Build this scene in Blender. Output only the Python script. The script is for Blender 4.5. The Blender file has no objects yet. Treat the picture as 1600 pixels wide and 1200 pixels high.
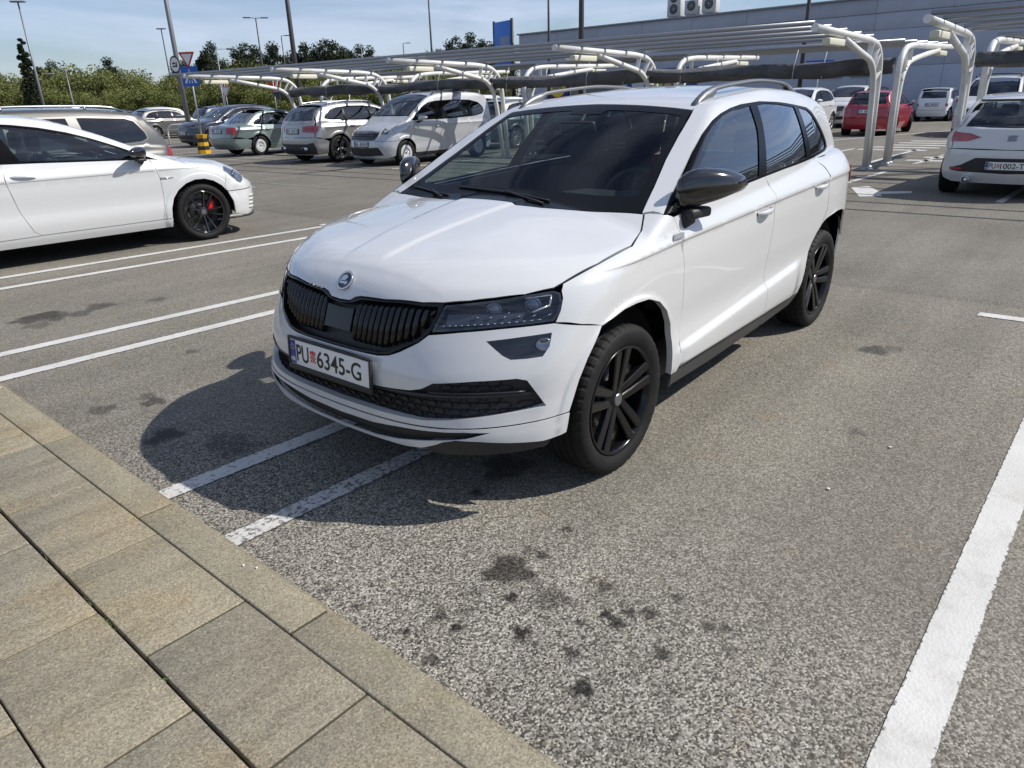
import bpy, bmesh, math, random
import numpy as np
from mathutils import Vector, Matrix, Euler
from mathutils.geometry import delaunay_2d_cdt

R = math.radians
random.seed(7); rng = np.random.default_rng(7)
scn = bpy.context.scene
COL = scn.collection
# ---------------------------------------------------------------- camera (x: away from the kerb, y: along the kerb, z up; metres)
cam_d = bpy.data.cameras.new('camera'); cam = bpy.data.objects.new('camera', cam_d); COL.objects.link(cam)
_yaw, _pit, _rol = 0.6994, 0.3817, -0.0294
_f = Vector((math.cos(_yaw)*math.cos(_pit), math.sin(_yaw)*math.cos(_pit), -math.sin(_pit)))
_r = Vector((math.sin(_yaw), -math.cos(_yaw), 0)); _u = _r.cross(_f)
_r2 = math.cos(_rol)*_r + math.sin(_rol)*_u; _u2 = -math.sin(_rol)*_r + math.cos(_rol)*_u
cam.matrix_world = Matrix(((_r2.x, _u2.x, -_f.x, -1.6123), (_r2.y, _u2.y, -_f.y, -2.3478), (_r2.z, _u2.z, -_f.z, 1.5667), (0, 0, 0, 1)))
cam_d.sensor_width = 36; cam_d.sensor_fit = 'HORIZONTAL'; cam_d.lens = 1113.9/1600*36
cam_d.clip_start = .05; cam_d.clip_end = 3000
scn.camera = cam
# ---------------------------------------------------------------- daylight
SUN_EL = R(45); SUN_AZ = (0.64, -0.77)          # direction towards the sun in the ground plane
world = bpy.data.worlds.new('World'); scn.world = world; world.use_nodes = True
wn = world.node_tree.nodes; wl = world.node_tree.links; wn.clear()
sky = wn.new('ShaderNodeTexSky'); sky.sky_type = 'NISHITA'; sky.sun_disc = False
sky.sun_elevation = SUN_EL; sky.sun_rotation = math.atan2(SUN_AZ[0], SUN_AZ[1]); sky.air_density = 1.0; sky.dust_density = .6; sky.ozone_density = 2.5
tc = wn.new('ShaderNodeTexCoord'); mp = wn.new('ShaderNodeMapping'); mp.inputs['Scale'].default_value = (1.0, 1.6, 7.0); mp.inputs['Rotation'].default_value = (0.15, 0, .5)
nz = wn.new('ShaderNodeTexNoise'); nz.inputs['Scale'].default_value = 2.1; nz.inputs['Detail'].default_value = 7; nz.inputs['Roughness'].default_value = .55; nz.inputs['Distortion'].default_value = .6
rp_ = wn.new('ShaderNodeValToRGB'); rp_.color_ramp.elements[0].position = .40; rp_.color_ramp.elements[0].color = (.06, .06, .06, 1); rp_.color_ramp.elements[1].position = .66; rp_.color_ramp.elements[1].color = (.72, .72, .72, 1)
cl = wn.new('ShaderNodeMixRGB'); cl.inputs['Color2'].default_value = (7.4, 7.9, 8.7, 1)
bg = wn.new('ShaderNodeBackground'); bg.inputs['Strength'].default_value = .092
wo = wn.new('ShaderNodeOutputWorld')
wl.new(tc.outputs['Generated'], mp.inputs['Vector']); wl.new(mp.outputs['Vector'], nz.inputs['Vector']); wl.new(nz.outputs['Fac'], rp_.inputs['Fac'])
wl.new(rp_.outputs['Color'], cl.inputs['Fac']); wl.new(sky.outputs['Color'], cl.inputs['Color1']); tint = wn.new('ShaderNodeMixRGB'); tint.blend_type = 'MULTIPLY'; tint.inputs['Fac'].default_value = 1; tint.inputs['Color2'].default_value = (.95, 1.0, 1.14, 1)
wl.new(cl.outputs['Color'], tint.inputs['Color1']); wl.new(tint.outputs['Color'], bg.inputs['Color']); wl.new(bg.outputs['Background'], wo.inputs['Surface'])
sun_d = bpy.data.lights.new('sun', 'SUN'); sun_d.energy = 5.0; sun_d.angle = R(.53); sun_d.color = (1, .955, .89)
sun = bpy.data.objects.new('sun', sun_d); COL.objects.link(sun)
sun.rotation_euler = Vector((SUN_AZ[0]*math.cos(SUN_EL), SUN_AZ[1]*math.cos(SUN_EL), math.sin(SUN_EL))).to_track_quat('Z', 'Y').to_euler()
vs = scn.view_settings; vs.view_transform = 'Standard'; vs.look = 'None'; vs.gamma = 1; vs.exposure = .1; vs.use_curve_mapping = False
scn.cycles.max_bounces = 10; scn.cycles.transparent_max_bounces = 16
# ---------------------------------------------------------------- materials
MATS = {}
def mat(name, col=(.5,.5,.5), rough=.5, metal=0., coat=0., spec=.5, emit=None, trans=0., ior=1.5, back=None, coat_rough=.03):
    if name in MATS: return MATS[name]
    m = bpy.data.materials.new(name); m.use_nodes = True; MATS[name] = m
    b = m.node_tree.nodes['Principled BSDF']
    b.inputs['Base Color'].default_value = (*col, 1); b.inputs['Roughness'].default_value = rough; b.inputs['Metallic'].default_value = metal
    b.inputs['Coat Weight'].default_value = coat; b.inputs['Coat Roughness'].default_value = coat_rough
    b.inputs['Specular IOR Level'].default_value = spec; b.inputs['IOR'].default_value = ior
    b.inputs['Transmission Weight'].default_value = trans
    if emit: b.inputs['Emission Color'].default_value = (*emit[:3], 1); b.inputs['Emission Strength'].default_value = emit[3]
    return m
class NT:
    """tiny helper for node graphs"""
    def __init__(self, m): self.t = m.node_tree; self.n = self.t.nodes; self.l = self.t.links; self.b = self.n.get('Principled BSDF'); self.out = self.n.get('Material Output')
    def new(self, kind, **kw):
        d = self.n.new(kind)
        for k, v in kw.items():
            if k in d.inputs.keys() if hasattr(d.inputs, 'keys') else False: d.inputs[k].default_value = v
            else: setattr(d, k, v)
        return d
    def noise(self, vec, scale, detail=4, rough=.55, dist=0.):
        d = self.n.new('ShaderNodeTexNoise'); d.inputs['Scale'].default_value = scale; d.inputs['Detail'].default_value = detail; d.inputs['Roughness'].default_value = rough; d.inputs['Distortion'].default_value = dist
        if vec: self.l.new(vec, d.inputs['Vector'])
        return d.outputs['Fac']
    def voro(self, vec, scale, feature='F1', out='Distance', rnd_=1.):
        d = self.n.new('ShaderNodeTexVoronoi'); d.feature = feature; d.inputs['Scale'].default_value = scale; d.inputs['Randomness'].default_value = rnd_
        if vec: self.l.new(vec, d.inputs['Vector'])
        return d.outputs[out]
    def ramp(self, fac, stops, interp='LINEAR'):
        d = self.n.new('ShaderNodeValToRGB'); e = d.color_ramp.elements; d.color_ramp.interpolation = interp
        while len(e) < len(stops): e.new(.5)
        for el, (p, c) in zip(e, stops):
            el.position = p; el.color = (*c, 1) if len(c) == 3 else c
        self.l.new(fac, d.inputs['Fac']); return d.outputs['Color']
    def mix(self, a, b, fac, mode='MIX'):
        d = self.n.new('ShaderNodeMixRGB'); d.blend_type = mode
        for s, v in (('Color1', a), ('Color2', b), ('Fac', fac)):
            if isinstance(v, (int, float)): d.inputs[s].default_value = v if s == 'Fac' else (v, v, v, 1)
            elif isinstance(v, tuple): d.inputs[s].default_value = (*v, 1)
            else: self.l.new(v, d.inputs[s])
        return d.outputs['Color']
    def math(self, op, a, b=0., clamp=False):
        d = self.n.new('ShaderNodeMath'); d.operation = op; d.use_clamp = clamp
        for i, v in enumerate((a, b)):
            if isinstance(v, (int, float)): d.inputs[i].default_value = v
            else: self.l.new(v, d.inputs[i])
        return d.outputs[0]
    def coord(self, kind='Object', scale=None, rot=None):
        d = self.n.new('ShaderNodeTexCoord'); o = d.outputs[kind]
        if scale or rot:
            p = self.n.new('ShaderNodeMapping'); self.l.new(o, p.inputs['Vector'])
            if scale: p.inputs['Scale'].default_value = scale
            if rot: p.inputs['Rotation'].default_value = rot
            o = p.outputs['Vector']
        return o
    def attr(self, name, out='Fac'):
        d = self.n.new('ShaderNodeAttribute'); d.attribute_name = name; return d.outputs[out]
    def set(self, sock, v): self.l.new(v, self.b.inputs[sock])
    def bump(self, h, strength=.3, dist=.01, normal=None):
        d = self.n.new('ShaderNodeBump'); d.inputs['Strength'].default_value = strength; d.inputs['Distance'].default_value = dist
        self.l.new(h, d.inputs['Height'])
        if normal: self.l.new(normal, d.inputs['Normal'])
        self.l.new(d.outputs['Normal'], self.b.inputs['Normal']); return d.outputs['Normal']
    def objrand(self):
        return self.n.new('ShaderNodeObjectInfo').outputs['Random']

def paint(name, col, rough=.35, metal=0., flake=0.):
    """two-sided car paint: clear-coated outside, dark trim inside"""
    if name in MATS: return MATS[name]
    m = mat(name, col, rough, metal, coat=1., coat_rough=.035); g = NT(m)
    c = g.coord('Object')
    d1 = g.noise(c, 1.7, 5, .6); d2 = g.noise(c, 46, 2, .6)
    dirt = g.math('MULTIPLY', g.ramp(d1, [(.38, (0,0,0)), (.75, (1,1,1))]), d2)
    base = g.mix(col, tuple(x*.82 + .02 for x in col), g.math('MULTIPLY', dirt, .22))
    g.set('Base Color', base)
    g.set('Roughness', g.ramp(d1, [(.3, (rough,)*3), (.8, (min(1, rough+.1),)*3)]))
    if metal:
        fl = g.voro(c, 900, out='Color'); g.bump(fl, .06, .0006)
    trim = g.n.new('ShaderNodeBsdfDiffuse'); trim.inputs['Color'].default_value = (.018, .018, .02, 1)
    geo = g.n.new('ShaderNodeNewGeometry'); mx = g.n.new('ShaderNodeMixShader')
    g.l.new(geo.outputs['Backfacing'], mx.inputs['Fac']); g.l.new(g.b.outputs[0], mx.inputs[1]); g.l.new(trim.outputs[0], mx.inputs[2]); g.l.new(mx.outputs[0], g.out.inputs['Surface'])
    return m
def glass(name, tint=(.62,.72,.68), refl=1.):
    if name in MATS: return MATS[name]
    m = bpy.data.materials.new(name); m.use_nodes = True; MATS[name] = m; g = NT(m)
    g.n.remove(g.b)
    tr = g.n.new('ShaderNodeBsdfTransparent'); tr.inputs['Color'].default_value = (*tint, 1)
    gl = g.n.new('ShaderNodeBsdfGlossy'); gl.inputs['Roughness'].default_value = .004; gl.inputs['Color'].default_value = (.95, .97, 1, 1)
    fr = g.n.new('ShaderNodeFresnel'); fr.inputs['IOR'].default_value = 1.5
    geo = g.n.new('ShaderNodeNewGeometry')
    k = g.math('MULTIPLY', g.math('MULTIPLY', fr.outputs[0], 1.7*refl, True), g.math('SUBTRACT', 1., geo.outputs['Backfacing']))
    mx = g.n.new('ShaderNodeMixShader'); g.l.new(k, mx.inputs['Fac']); g.l.new(tr.outputs[0], mx.inputs[1]); g.l.new(gl.outputs[0], mx.inputs[2]); g.l.new(mx.outputs[0], g.out.inputs['Surface'])
    return m
def rubber():
    if 'rubber' in MATS: return MATS['rubber']
    m = mat('rubber', (.012,.0115,.011), .72, spec=.3); g = NT(m); c = g.coord('Object')
    n = g.noise(c, 9, 5); g.set('Base Color', g.ramp(n, [(.3, (.005,.005,.005)), (.8, (.014,.0135,.013))]))
    g.bump(g.noise(c, 160, 3), .12, .001); return m
M_BLACKGLOSS = lambda: mat('gloss_black', (.006,.006,.007), .12, coat=1.)
M_PLASTIC = lambda: mat('black_plastic', (.016,.016,.017), .55)
M_GREYPL = lambda: mat('grey_plastic', (.055,.057,.06), .5)
M_CHROME = lambda: mat('chrome', (.75,.76,.78), .12, 1.)
M_ALU = lambda: mat('satin_aluminium', (.42,.43,.44), .34, 1.)
M_CABIN = lambda: mat('cabin_trim', (.012,.012,.014), .7)
M_DASH = lambda: mat('dashboard_trim', (.022,.022,.025), .6)
M_LENS = lambda: glass('lamp_lens', (.9,.93,.95))
M_RED = lambda: mat('red_lens', (.30,.006,.010), .15, coat=1.)
M_WHITEPL = lambda: mat('plate_white', (.72,.72,.70), .4)
M_PLATEBLUE = lambda: mat('plate_blue', (.01,.035,.25), .4)
M_INK = lambda: mat('plate_ink', (.012,.012,.012), .5)
# ---------------------------------------------------------------- objects
def link(name, me, m=None, parent=None, smooth=None):
    o = bpy.data.objects.new(name, me); COL.objects.link(o)
    if m is not None:
        me.materials.clear()
        for q in (m if isinstance(m, (list, tuple)) else [m]): me.materials.append(q)
    if parent is not None: o.parent = parent
    return o
def mesh(name, V, F, N=None, smooth=True, mi=None):
    me = bpy.data.meshes.new(name)
    me.from_pydata([tuple(map(float, v)) for v in V], [], [tuple(int(i) for i in f) for f in F])
    if smooth: me.polygons.foreach_set('use_smooth', [True]*len(me.polygons))
    if mi is not None: me.polygons.foreach_set('material_index', [int(i) for i in mi])
    me.update()
    if N is not None: me.normals_split_custom_set_from_vertices([tuple(map(float, n)) for n in N])
    return me
def empty(name, loc=(0,0,0), rz=0., label=None, cat=None, group=None):
    o = bpy.data.objects.new(name, None); COL.objects.link(o); o.location = loc; o.rotation_euler = (0, 0, rz); o.empty_display_size = .3
    tag(o, label, cat, group); return o
def tag(o, label=None, cat=None, group=None, kind=None):
    if label: o['label'] = label
    if cat: o['category'] = cat
    if group: o['group'] = group
    if kind: o['kind'] = kind
    return o
class MB:
    """collects simple solids into one mesh"""
    def __init__(self): self.V = []; self.F = []; self.M = []; self.S = []
    def add(self, V, F, mi=0, smooth=False):
        k = len(self.V); self.V += [tuple(v) for v in V]
        for f in F: self.F.append(tuple(i+k for i in f)); self.M.append(mi); self.S.append(smooth)
        return self
    def box(self, c, s, rz=0., mi=0, taper=1., rot=None):
        x, y, z = s[0]/2, s[1]/2, s[2]/2; V = []
        for k, (a, b, d) in enumerate([(-1,-1,-1),(1,-1,-1),(1,1,-1),(-1,1,-1),(-1,-1,1),(1,-1,1),(1,1,1),(-1,1,1)]):
            t = taper if d > 0 else 1.
            p = Vector((a*x*t, b*y*t, d*z))
            if rot is not None: p = rot @ p
            elif rz: p = Matrix.Rotation(rz, 3, 'Z') @ p
            V.append((p.x+c[0], p.y+c[1], p.z+c[2]))
        return self.add(V, [(0,3,2,1),(4,5,6,7),(0,1,5,4),(1,2,6,5),(2,3,7,6),(3,0,4,7)], mi)
    def bbox(self, c, s, b=.01, rz=0., mi=0, rot=None, seg=2):
        """box with rounded edges"""
        bm = bmesh.new(); bmesh.ops.create_cube(bm, size=1)
        for v in bm.verts: v.co = Vector((v.co.x*s[0], v.co.y*s[1], v.co.z*s[2]))
        bmesh.ops.bevel(bm, geom=bm.edges[:], offset=min(b, min(s)*.49), segments=seg, affect='EDGES', profile=.5)
        Mx = rot if rot is not None else Matrix.Rotation(rz, 3, 'Z')
        bm.verts.index_update()
        V = [tuple((Mx @ v.co) + Vector(c)) for v in bm.verts]; F = [[v.index for v in f.verts] for f in bm.faces]; bm.free()
        return self.add(V, F, mi, True)
    def tube(self, P, r, n=10, mi=0, cap=True, smooth=True):
        P = [Vector(p) for p in P]; rs = r if hasattr(r, '__len__') else [r]*len(P); V = []; F = []; up = None
        for i, p in enumerate(P):
            t = (P[min(i+1, len(P)-1)] - P[max(i-1, 0)]).normalized()
            if up is None:
                up = Vector((0,0,1)) if abs(t.z) < .9 else Vector((1,0,0))
            a = t.cross(up).normalized(); b = a.cross(t).normalized(); up = b
            for k in range(n):
                q = 2*math.pi*k/n; V.append(p + a*rs[i]*math.cos(q) + b*rs[i]*math.sin(q))
        for i in range(len(P)-1):
            for k in range(n):
                k2 = (k+1) % n; F.append((i*n+k, i*n+k2, (i+1)*n+k2, (i+1)*n+k))
        self.add(V, F, mi, smooth)
        if cap:
            self.add(V[:n], [tuple(range(n))[::-1]] if True else [], mi); self.add(V[-n:], [tuple(range(n))], mi)
        return self
    def lathe(self, prof, c=(0,0,0), n=24, axis='Z', mi=0, smooth=True, flip=False):
        V = []; F = []; m = len(prof)
        for k in range(n):
            q = 2*math.pi*k/n; cs, sn = math.cos(q), math.sin(q)
            for r, h in prof:
                p = (r*cs, r*sn, h) if axis == 'Z' else ((r*cs, h, r*sn) if axis == 'Y' else (h, r*cs, r*sn))
                V.append((p[0]+c[0], p[1]+c[1], p[2]+c[2]))
        for k in range(n):
            k2 = (k+1) % n
            for j in range(m-1):
                f = (k*m+j, k2*m+j, k2*m+j+1, k*m+j+1); F.append(f[::-1] if flip else f)
        return self.add(V, F, mi, smooth)
    def prism(self, poly, z0, z1, mi=0, xf=None):
        n = len(poly); V = [(p[0], p[1], z0) for p in poly] + [(p[0], p[1], z1) for p in poly]
        if xf: V = [xf(v) for v in V]
        F = [tuple(range(n))[::-1], tuple(range(n, 2*n))] + [(i, (i+1) % n, n+(i+1) % n, n+i) for i in range(n)]
        return self.add(V, F, mi)
    def mesh(self, name, recalc=False):
        me = bpy.data.meshes.new(name); me.from_pydata(self.V, [], self.F)
        me.polygons.foreach_set('use_smooth', self.S); me.polygons.foreach_set('material_index', self.M)
        if recalc:
            bm = bmesh.new(); bm.from_mesh(me); bmesh.ops.remove_doubles(bm, verts=bm.verts, dist=1e-5); bmesh.ops.recalc_face_normals(bm, faces=bm.faces); bm.to_mesh(me); bm.free()
        me.update(); return me
    def build(self, name, m, parent=None, recalc=True):
        return link(name, self.mesh(name, recalc), m, parent)
_TXT = {}
def text_mesh(s, size=1., depth=0., sx=1., bold=0.):
    """lettering as a flat mesh in the XY plane, centred"""
    k = (s, size, depth, sx, bold)
    if k in _TXT: return _TXT[k]
    cu = bpy.data.curves.new('lettering', 'FONT'); cu.body = s; cu.size = size; cu.extrude = depth; cu.align_x = 'CENTER'; cu.align_y = 'CENTER'; cu.offset = bold; cu.resolution_u = 4
    o = bpy.data.objects.new('lettering', cu); COL.objects.link(o)
    dg = bpy.context.evaluated_depsgraph_get(); me = bpy.data.meshes.new_from_object(o.evaluated_get(dg)); bpy.data.objects.remove(o)
    if sx != 1.:
        for v in me.vertices: v.co.x *= sx
    _TXT[k] = me; return me
# ---------------------------------------------------------------- car surface engine (numpy)
def sstep(a, b, x):
    t = np.clip((x - a) / (b - a), 0, 1)
    return t * t * (3 - 2 * t)

class Spl:
    """monotone cubic curve through points, linear beyond the ends"""
    def __init__(self, pts):
        p = np.array(sorted(pts), float)
        self.x, self.y = p[:, 0], p[:, 1]
        h = np.diff(self.x); d = np.diff(self.y) / h
        m = np.zeros(len(p)); m[0] = d[0]; m[-1] = d[-1]
        for i in range(1, len(p) - 1):
            if d[i-1] * d[i] > 0:
                w1 = 2*h[i] + h[i-1]; w2 = h[i] + 2*h[i-1]
                m[i] = (w1 + w2) / (w1 / d[i-1] + w2 / d[i])
        self.m = m; self.h = h
    def __call__(self, q):
        q = np.asarray(q, float)
        i = np.clip(np.searchsorted(self.x, q) - 1, 0, len(self.h) - 1)
        h = self.h[i]; t = (q - self.x[i]) / h; tc = np.clip(t, 0, 1)
        a = self.y[i]; b = self.y[i+1]; m0 = self.m[i] * h; m1 = self.m[i+1] * h
        t2 = tc*tc; t3 = t2*tc
        v = a*(2*t3-3*t2+1) + m0*(t3-2*t2+tc) + b*(3*t2-2*t3) + m1*(t3-t2)
        return v + np.where(t < 0, t*m0, 0) + np.where(t > 1, (t-1)*m1, 0)
    def slope(self, q):
        return (self(q + .004) - self(q - .004)) / .008

def smax(a, b, k):
    h = np.maximum(k - np.abs(a - b), 0) / k
    return np.maximum(a, b) + h*h*k*.25

class Shape:
    """Closed car surface: x runs rearward from the nose, y across, z up."""
    def __init__(self, L, W, wplan, zprof, fz, fa, fp, rz, ra, rp, zt, crown, wb, tumble, tcurve, zg, gcrown, cw, cr,
                 wheels, zc=None, flare=.010, fr=.44, kh=.09, kf=.06, kr=.06, kg=.07, kcut=.05, swage=None, ridge=None, cfront=None, gw=0.):
        self.__dict__.update(locals()); self.creases = (.952, .9585, .966, .980)
    def F(self, P):
        s = self
        x = P[:, 0]; ay = np.sqrt(P[:, 1]**2 + 1e-8); z = P[:, 2]
        zz = z if s.zc is None else z - s.zc(x)
        W = s.wplan(x) + s.zprof(zz)
        for (wx, wz) in s.wheels:
            r = np.hypot(x - wx, z - wz)
            W = W + s.flare * (1 - sstep(s.fr, s.fr + .016, r))
        if s.swage is not None:
            x0, x1, z0, sl, amt = s.swage
            zs = z0 + sl*(x - x0)
            W = W + amt * (1 - sstep(zs - .022, zs + .022, z)) * sstep(.345, .365, z) * sstep(x0 - .12, x0 + .06, x) * (1 - sstep(x1 - .15, x1 + .05, x))
        fs = ay - W
        hw = s.W / 2
        u = np.clip(ay / hw, 0, 1.3)
        a = s.fa(z); p = s.fp(z)
        sl = a * p / hw * np.maximum(u, 1e-3)**(p - 1)
        ff = (s.fz(z) + a * u**p - x) / np.sqrt(1 + sl*sl)
        sl = s.ra * s.rp / hw * np.maximum(u, 1e-3)**(s.rp - 1)
        fr = (x - (s.rz(z) - s.ra * u**s.rp)) / np.sqrt(1 + sl*sl)
        m = s.zt.slope(x)
        cr = s.crown(x) * u*u
        top = s.zt(x) - cr
        if s.ridge is not None:
            x0, y0, x1, y1, amt = s.ridge
            yr = y0 + (y1 - y0) * np.clip((x - x0)/(x1 - x0), 0, 1.2)
            top = top + amt * (1 - sstep(yr - .020, yr + .020, ay)) * sstep(x0 - .02, x0 + .14, x)
        ft = (z - top) / np.sqrt(1 + m*m)
        b = smax(smax(smax(fs, ff, s.kf), ft, s.kh), fr, s.kr)
        # greenhouse
        dz = z - s.zt(x)
        Wg = s.wb(x) - s.tumble * dz - s.tcurve * np.maximum(dz, 0)**2
        gs = (ay - Wg) / np.sqrt(1 + s.tumble**2)
        xm = s.zg.x[np.argmax(s.zg.y)]
        k = np.clip((xm - x) / 1.0, -1, 1)
        xp = x - np.where(k > 0, s.cw, s.cr) * k * ay*ay
        m = s.zg.slope(xp)
        gt = (z - s.zg(xp) + (s.gcrown(x) if callable(s.gcrown) else s.gcrown) * ay*ay) / np.sqrt(1 + m*m)
        g = smax(gs, gt, s.kg)
        if s.kcut:
            g = smax(g, fr - .01, s.kcut)
        g = np.maximum(np.maximum(g, -dz - .12), s.zg.x[0] - x)
        h = np.maximum(.012 - np.abs(b - g), 0) / .012
        return np.minimum(b, g) - h*h*.003
    def cast(self, O, D, n=80):
        t = np.zeros(len(O)); act = np.arange(len(O))
        for i in range(n):
            f = self.F(O[act] + D[act] * t[act, None])
            t[act] = np.minimum(t[act] + np.clip(f, -.08, .25) * (.9 if i < n - 12 else .6), 9.)
            act = act[(np.abs(f) > 2e-4) & (t[act] < 8.9)]
            if not len(act): break
        return O + D * t[:, None]
    def normal(self, P, e=.003):
        N = np.stack([self.F(P + np.eye(3)[i]*e) - self.F(P - np.eye(3)[i]*e) for i in range(3)], 1)
        return N / np.maximum(np.linalg.norm(N, axis=1, keepdims=True), 1e-9)
    def pts(self, items, s=-1):
        """('s',x,z) seen from the side, ('f',y,z) from the front, ('r',y,z) rear, ('t',x,y) top, ('p',x,y,z) along the 45 degree line -> points on the surface"""
        O = []; D = []
        for it in items:
            k = it[0]
            if k == 's': O.append((it[1], s*3, it[2])); D.append((0, -s, 0))
            elif k == 'f': O.append((-2, s*it[1], it[2])); D.append((1, 0, 0))
            elif k == 'r': O.append((self.L + 2, s*it[1], it[2])); D.append((-1, 0, 0))
            elif k == 't': O.append((it[1], s*it[2], 3.5)); D.append((0, 0, -1))
            elif k == 'c': O.append((it[1] - 1.2, s*it[2] + s*1.5, it[3])); D.append((.6247, -s*.7809, 0))
            elif k == 'p':
                d = np.array([0, -s*.6, -.8]); O.append(tuple(np.array([it[1], s*it[2], it[3]]) - 2*d)); D.append(tuple(d))
        return self.cast(np.array(O, float), np.array(D, float))

def feature_lines(S):
    """crease and arch-flare lines on the left flank that the panel meshes follow"""
    out = []
    xs = np.linspace(.6, S.L-.5, 160)
    for d in S.creases: out.append([('s', x, d + (S.zc(x) if S.zc else 0)) for x in xs])
    for wx, wz in S.wheels:
        for rr in (S.fr, S.fr + .005, S.fr + .011, S.fr + .016): out.append([('s', wx + rr*math.cos(q), wz + rr*math.sin(q)) for q in np.linspace(-.3, math.pi+.3, 90)])
    if S.swage is not None:
        x0, x1, z0, sl, amt = S.swage
        for d in (-.022, -.011, 0, .011, .022): out.append([('s', x, z0 + sl*(x-x0) + d) for x in np.linspace(x0-.1, x1+.05, 100)])
    return [S.pts(l, 1) for l in out]
class Obl:
    """parallel projection along d; plane axes e1, e2"""
    def __init__(self, d, e1, e2):
        self.d = np.array(d, float) / np.linalg.norm(d)
        self.e1 = np.array(e1, float) / np.linalg.norm(e1); self.e2 = np.array(e2, float) / np.linalg.norm(e2)
        c = np.array([2.2, 0, .8]); self.c = c - self.d * np.dot(c, self.d)
    def rays(self, Q):
        O = Q[:, :1]*self.e1 + Q[:, 1:2]*self.e2 - self.d*(5 if abs(self.d[0]) > .5 else 3.2) + self.d*np.dot(self.d, (2.2, 0, .8))
        return O, np.repeat(self.d[None], len(Q), 0)
    def inv(self, P):
        return np.stack([P @ self.e1, P @ self.e2], 1)

class Wrap:
    """horizontal rays towards a stadium-shaped spine: goes round nose, flank and tail in one sheet; 2D = (path length, z)"""
    def __init__(self, xa, xb, R=.9):
        self.xa, self.xb, self.R = xa, xb, R; self.q = R*math.pi/2
    def rays(self, Q):
        s = Q[:, 0]; a = np.abs(s); sg = np.where(s < 0, -1., 1.)
        ln = self.xb - self.xa
        th = np.clip(a / self.R, 0, math.pi/2) + np.clip((a - self.q - ln)/self.R, 0, math.pi/2)
        x = self.xa + np.clip(a - self.q, 0, ln)
        dx = -np.cos(th); dy = np.sin(th)*sg
        D = np.stack([-dx, -dy, 0*x], 1)
        O = np.stack([x, 0*x, Q[:, 1]], 1) - D*3
        return O, D
    def inv(self, P):
        x = P[:, 0]; y = P[:, 1]; sg = np.where(y < 0, -1., 1.)
        a = np.where(x < self.xa, self.R*np.arctan2(np.abs(y), np.maximum(self.xa - x, 1e-9)),
            np.where(x > self.xb, self.q + self.xb - self.xa + self.R*np.arctan2(np.maximum(x - self.xb, 0), np.maximum(np.abs(y), 1e-9)), self.q + x - self.xa))
        return np.stack([a*sg, P[:, 2]], 1)

def inpoly(pts, poly):
    x, y = pts[:, 0], pts[:, 1]; c = np.zeros(len(pts), bool)
    x0, y0 = poly[:, 0], poly[:, 1]; x1, y1 = np.roll(x0, -1), np.roll(y0, -1)
    for i in range(len(poly)):
        if y0[i] == y1[i]: continue
        m = (y0[i] > y) != (y1[i] > y)
        c ^= m & (x < (x1[i]-x0[i])*(y - y0[i])/(y1[i]-y0[i]) + x0[i])
    return c

def dens(poly, h, closed=True):
    P = np.asarray(poly, float); out = []
    n = len(P)
    for i in range(n if closed else n-1):
        a = P[i]; b = P[(i+1) % n]; k = max(1, int(math.ceil(np.linalg.norm(b-a)/h)))
        for j in range(k): out.append(a + (b-a)*j/k)
    if not closed: out.append(P[-1])
    return np.array(out)

def rnd(poly, r, n=4, skip=()):
    """round the corners of a closed polygon"""
    P = np.asarray(poly, float); out = []; N = len(P)
    for i in range(N):
        a, b, c = P[i-1], P[i], P[(i+1) % N]
        la, lc = np.linalg.norm(a-b), np.linalg.norm(c-b)
        rr = min(r, la*.45, lc*.45)
        if i in skip or rr < 1e-5: out.append(b); continue
        p = b + (a-b)/la*rr; q = b + (c-b)/lc*rr
        for j in range(n+1):
            t = j/n; out.append((1-t)**2*p + 2*t*(1-t)*b + t*t*q)
    return np.array(out)

def inset(poly, d):
    P = np.asarray(poly, float); n = len(P)
    x, y = P[:, 0], P[:, 1]
    area = .5*np.sum(x*np.roll(y, -1) - np.roll(x, -1)*y)
    sg = 1 if area > 0 else -1
    e = np.roll(P, -1, 0) - P; e /= np.maximum(np.linalg.norm(e, axis=1, keepdims=True), 1e-9)
    nn = np.stack([-e[:, 1], e[:, 0]], 1)*sg
    v = nn + np.roll(nn, 1, 0); l = np.linalg.norm(v, axis=1, keepdims=True)
    v = v/np.maximum(l, .5)
    k = np.clip(2/np.maximum(l, .8), 1, 2)
    return P + v*d*k

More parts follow.
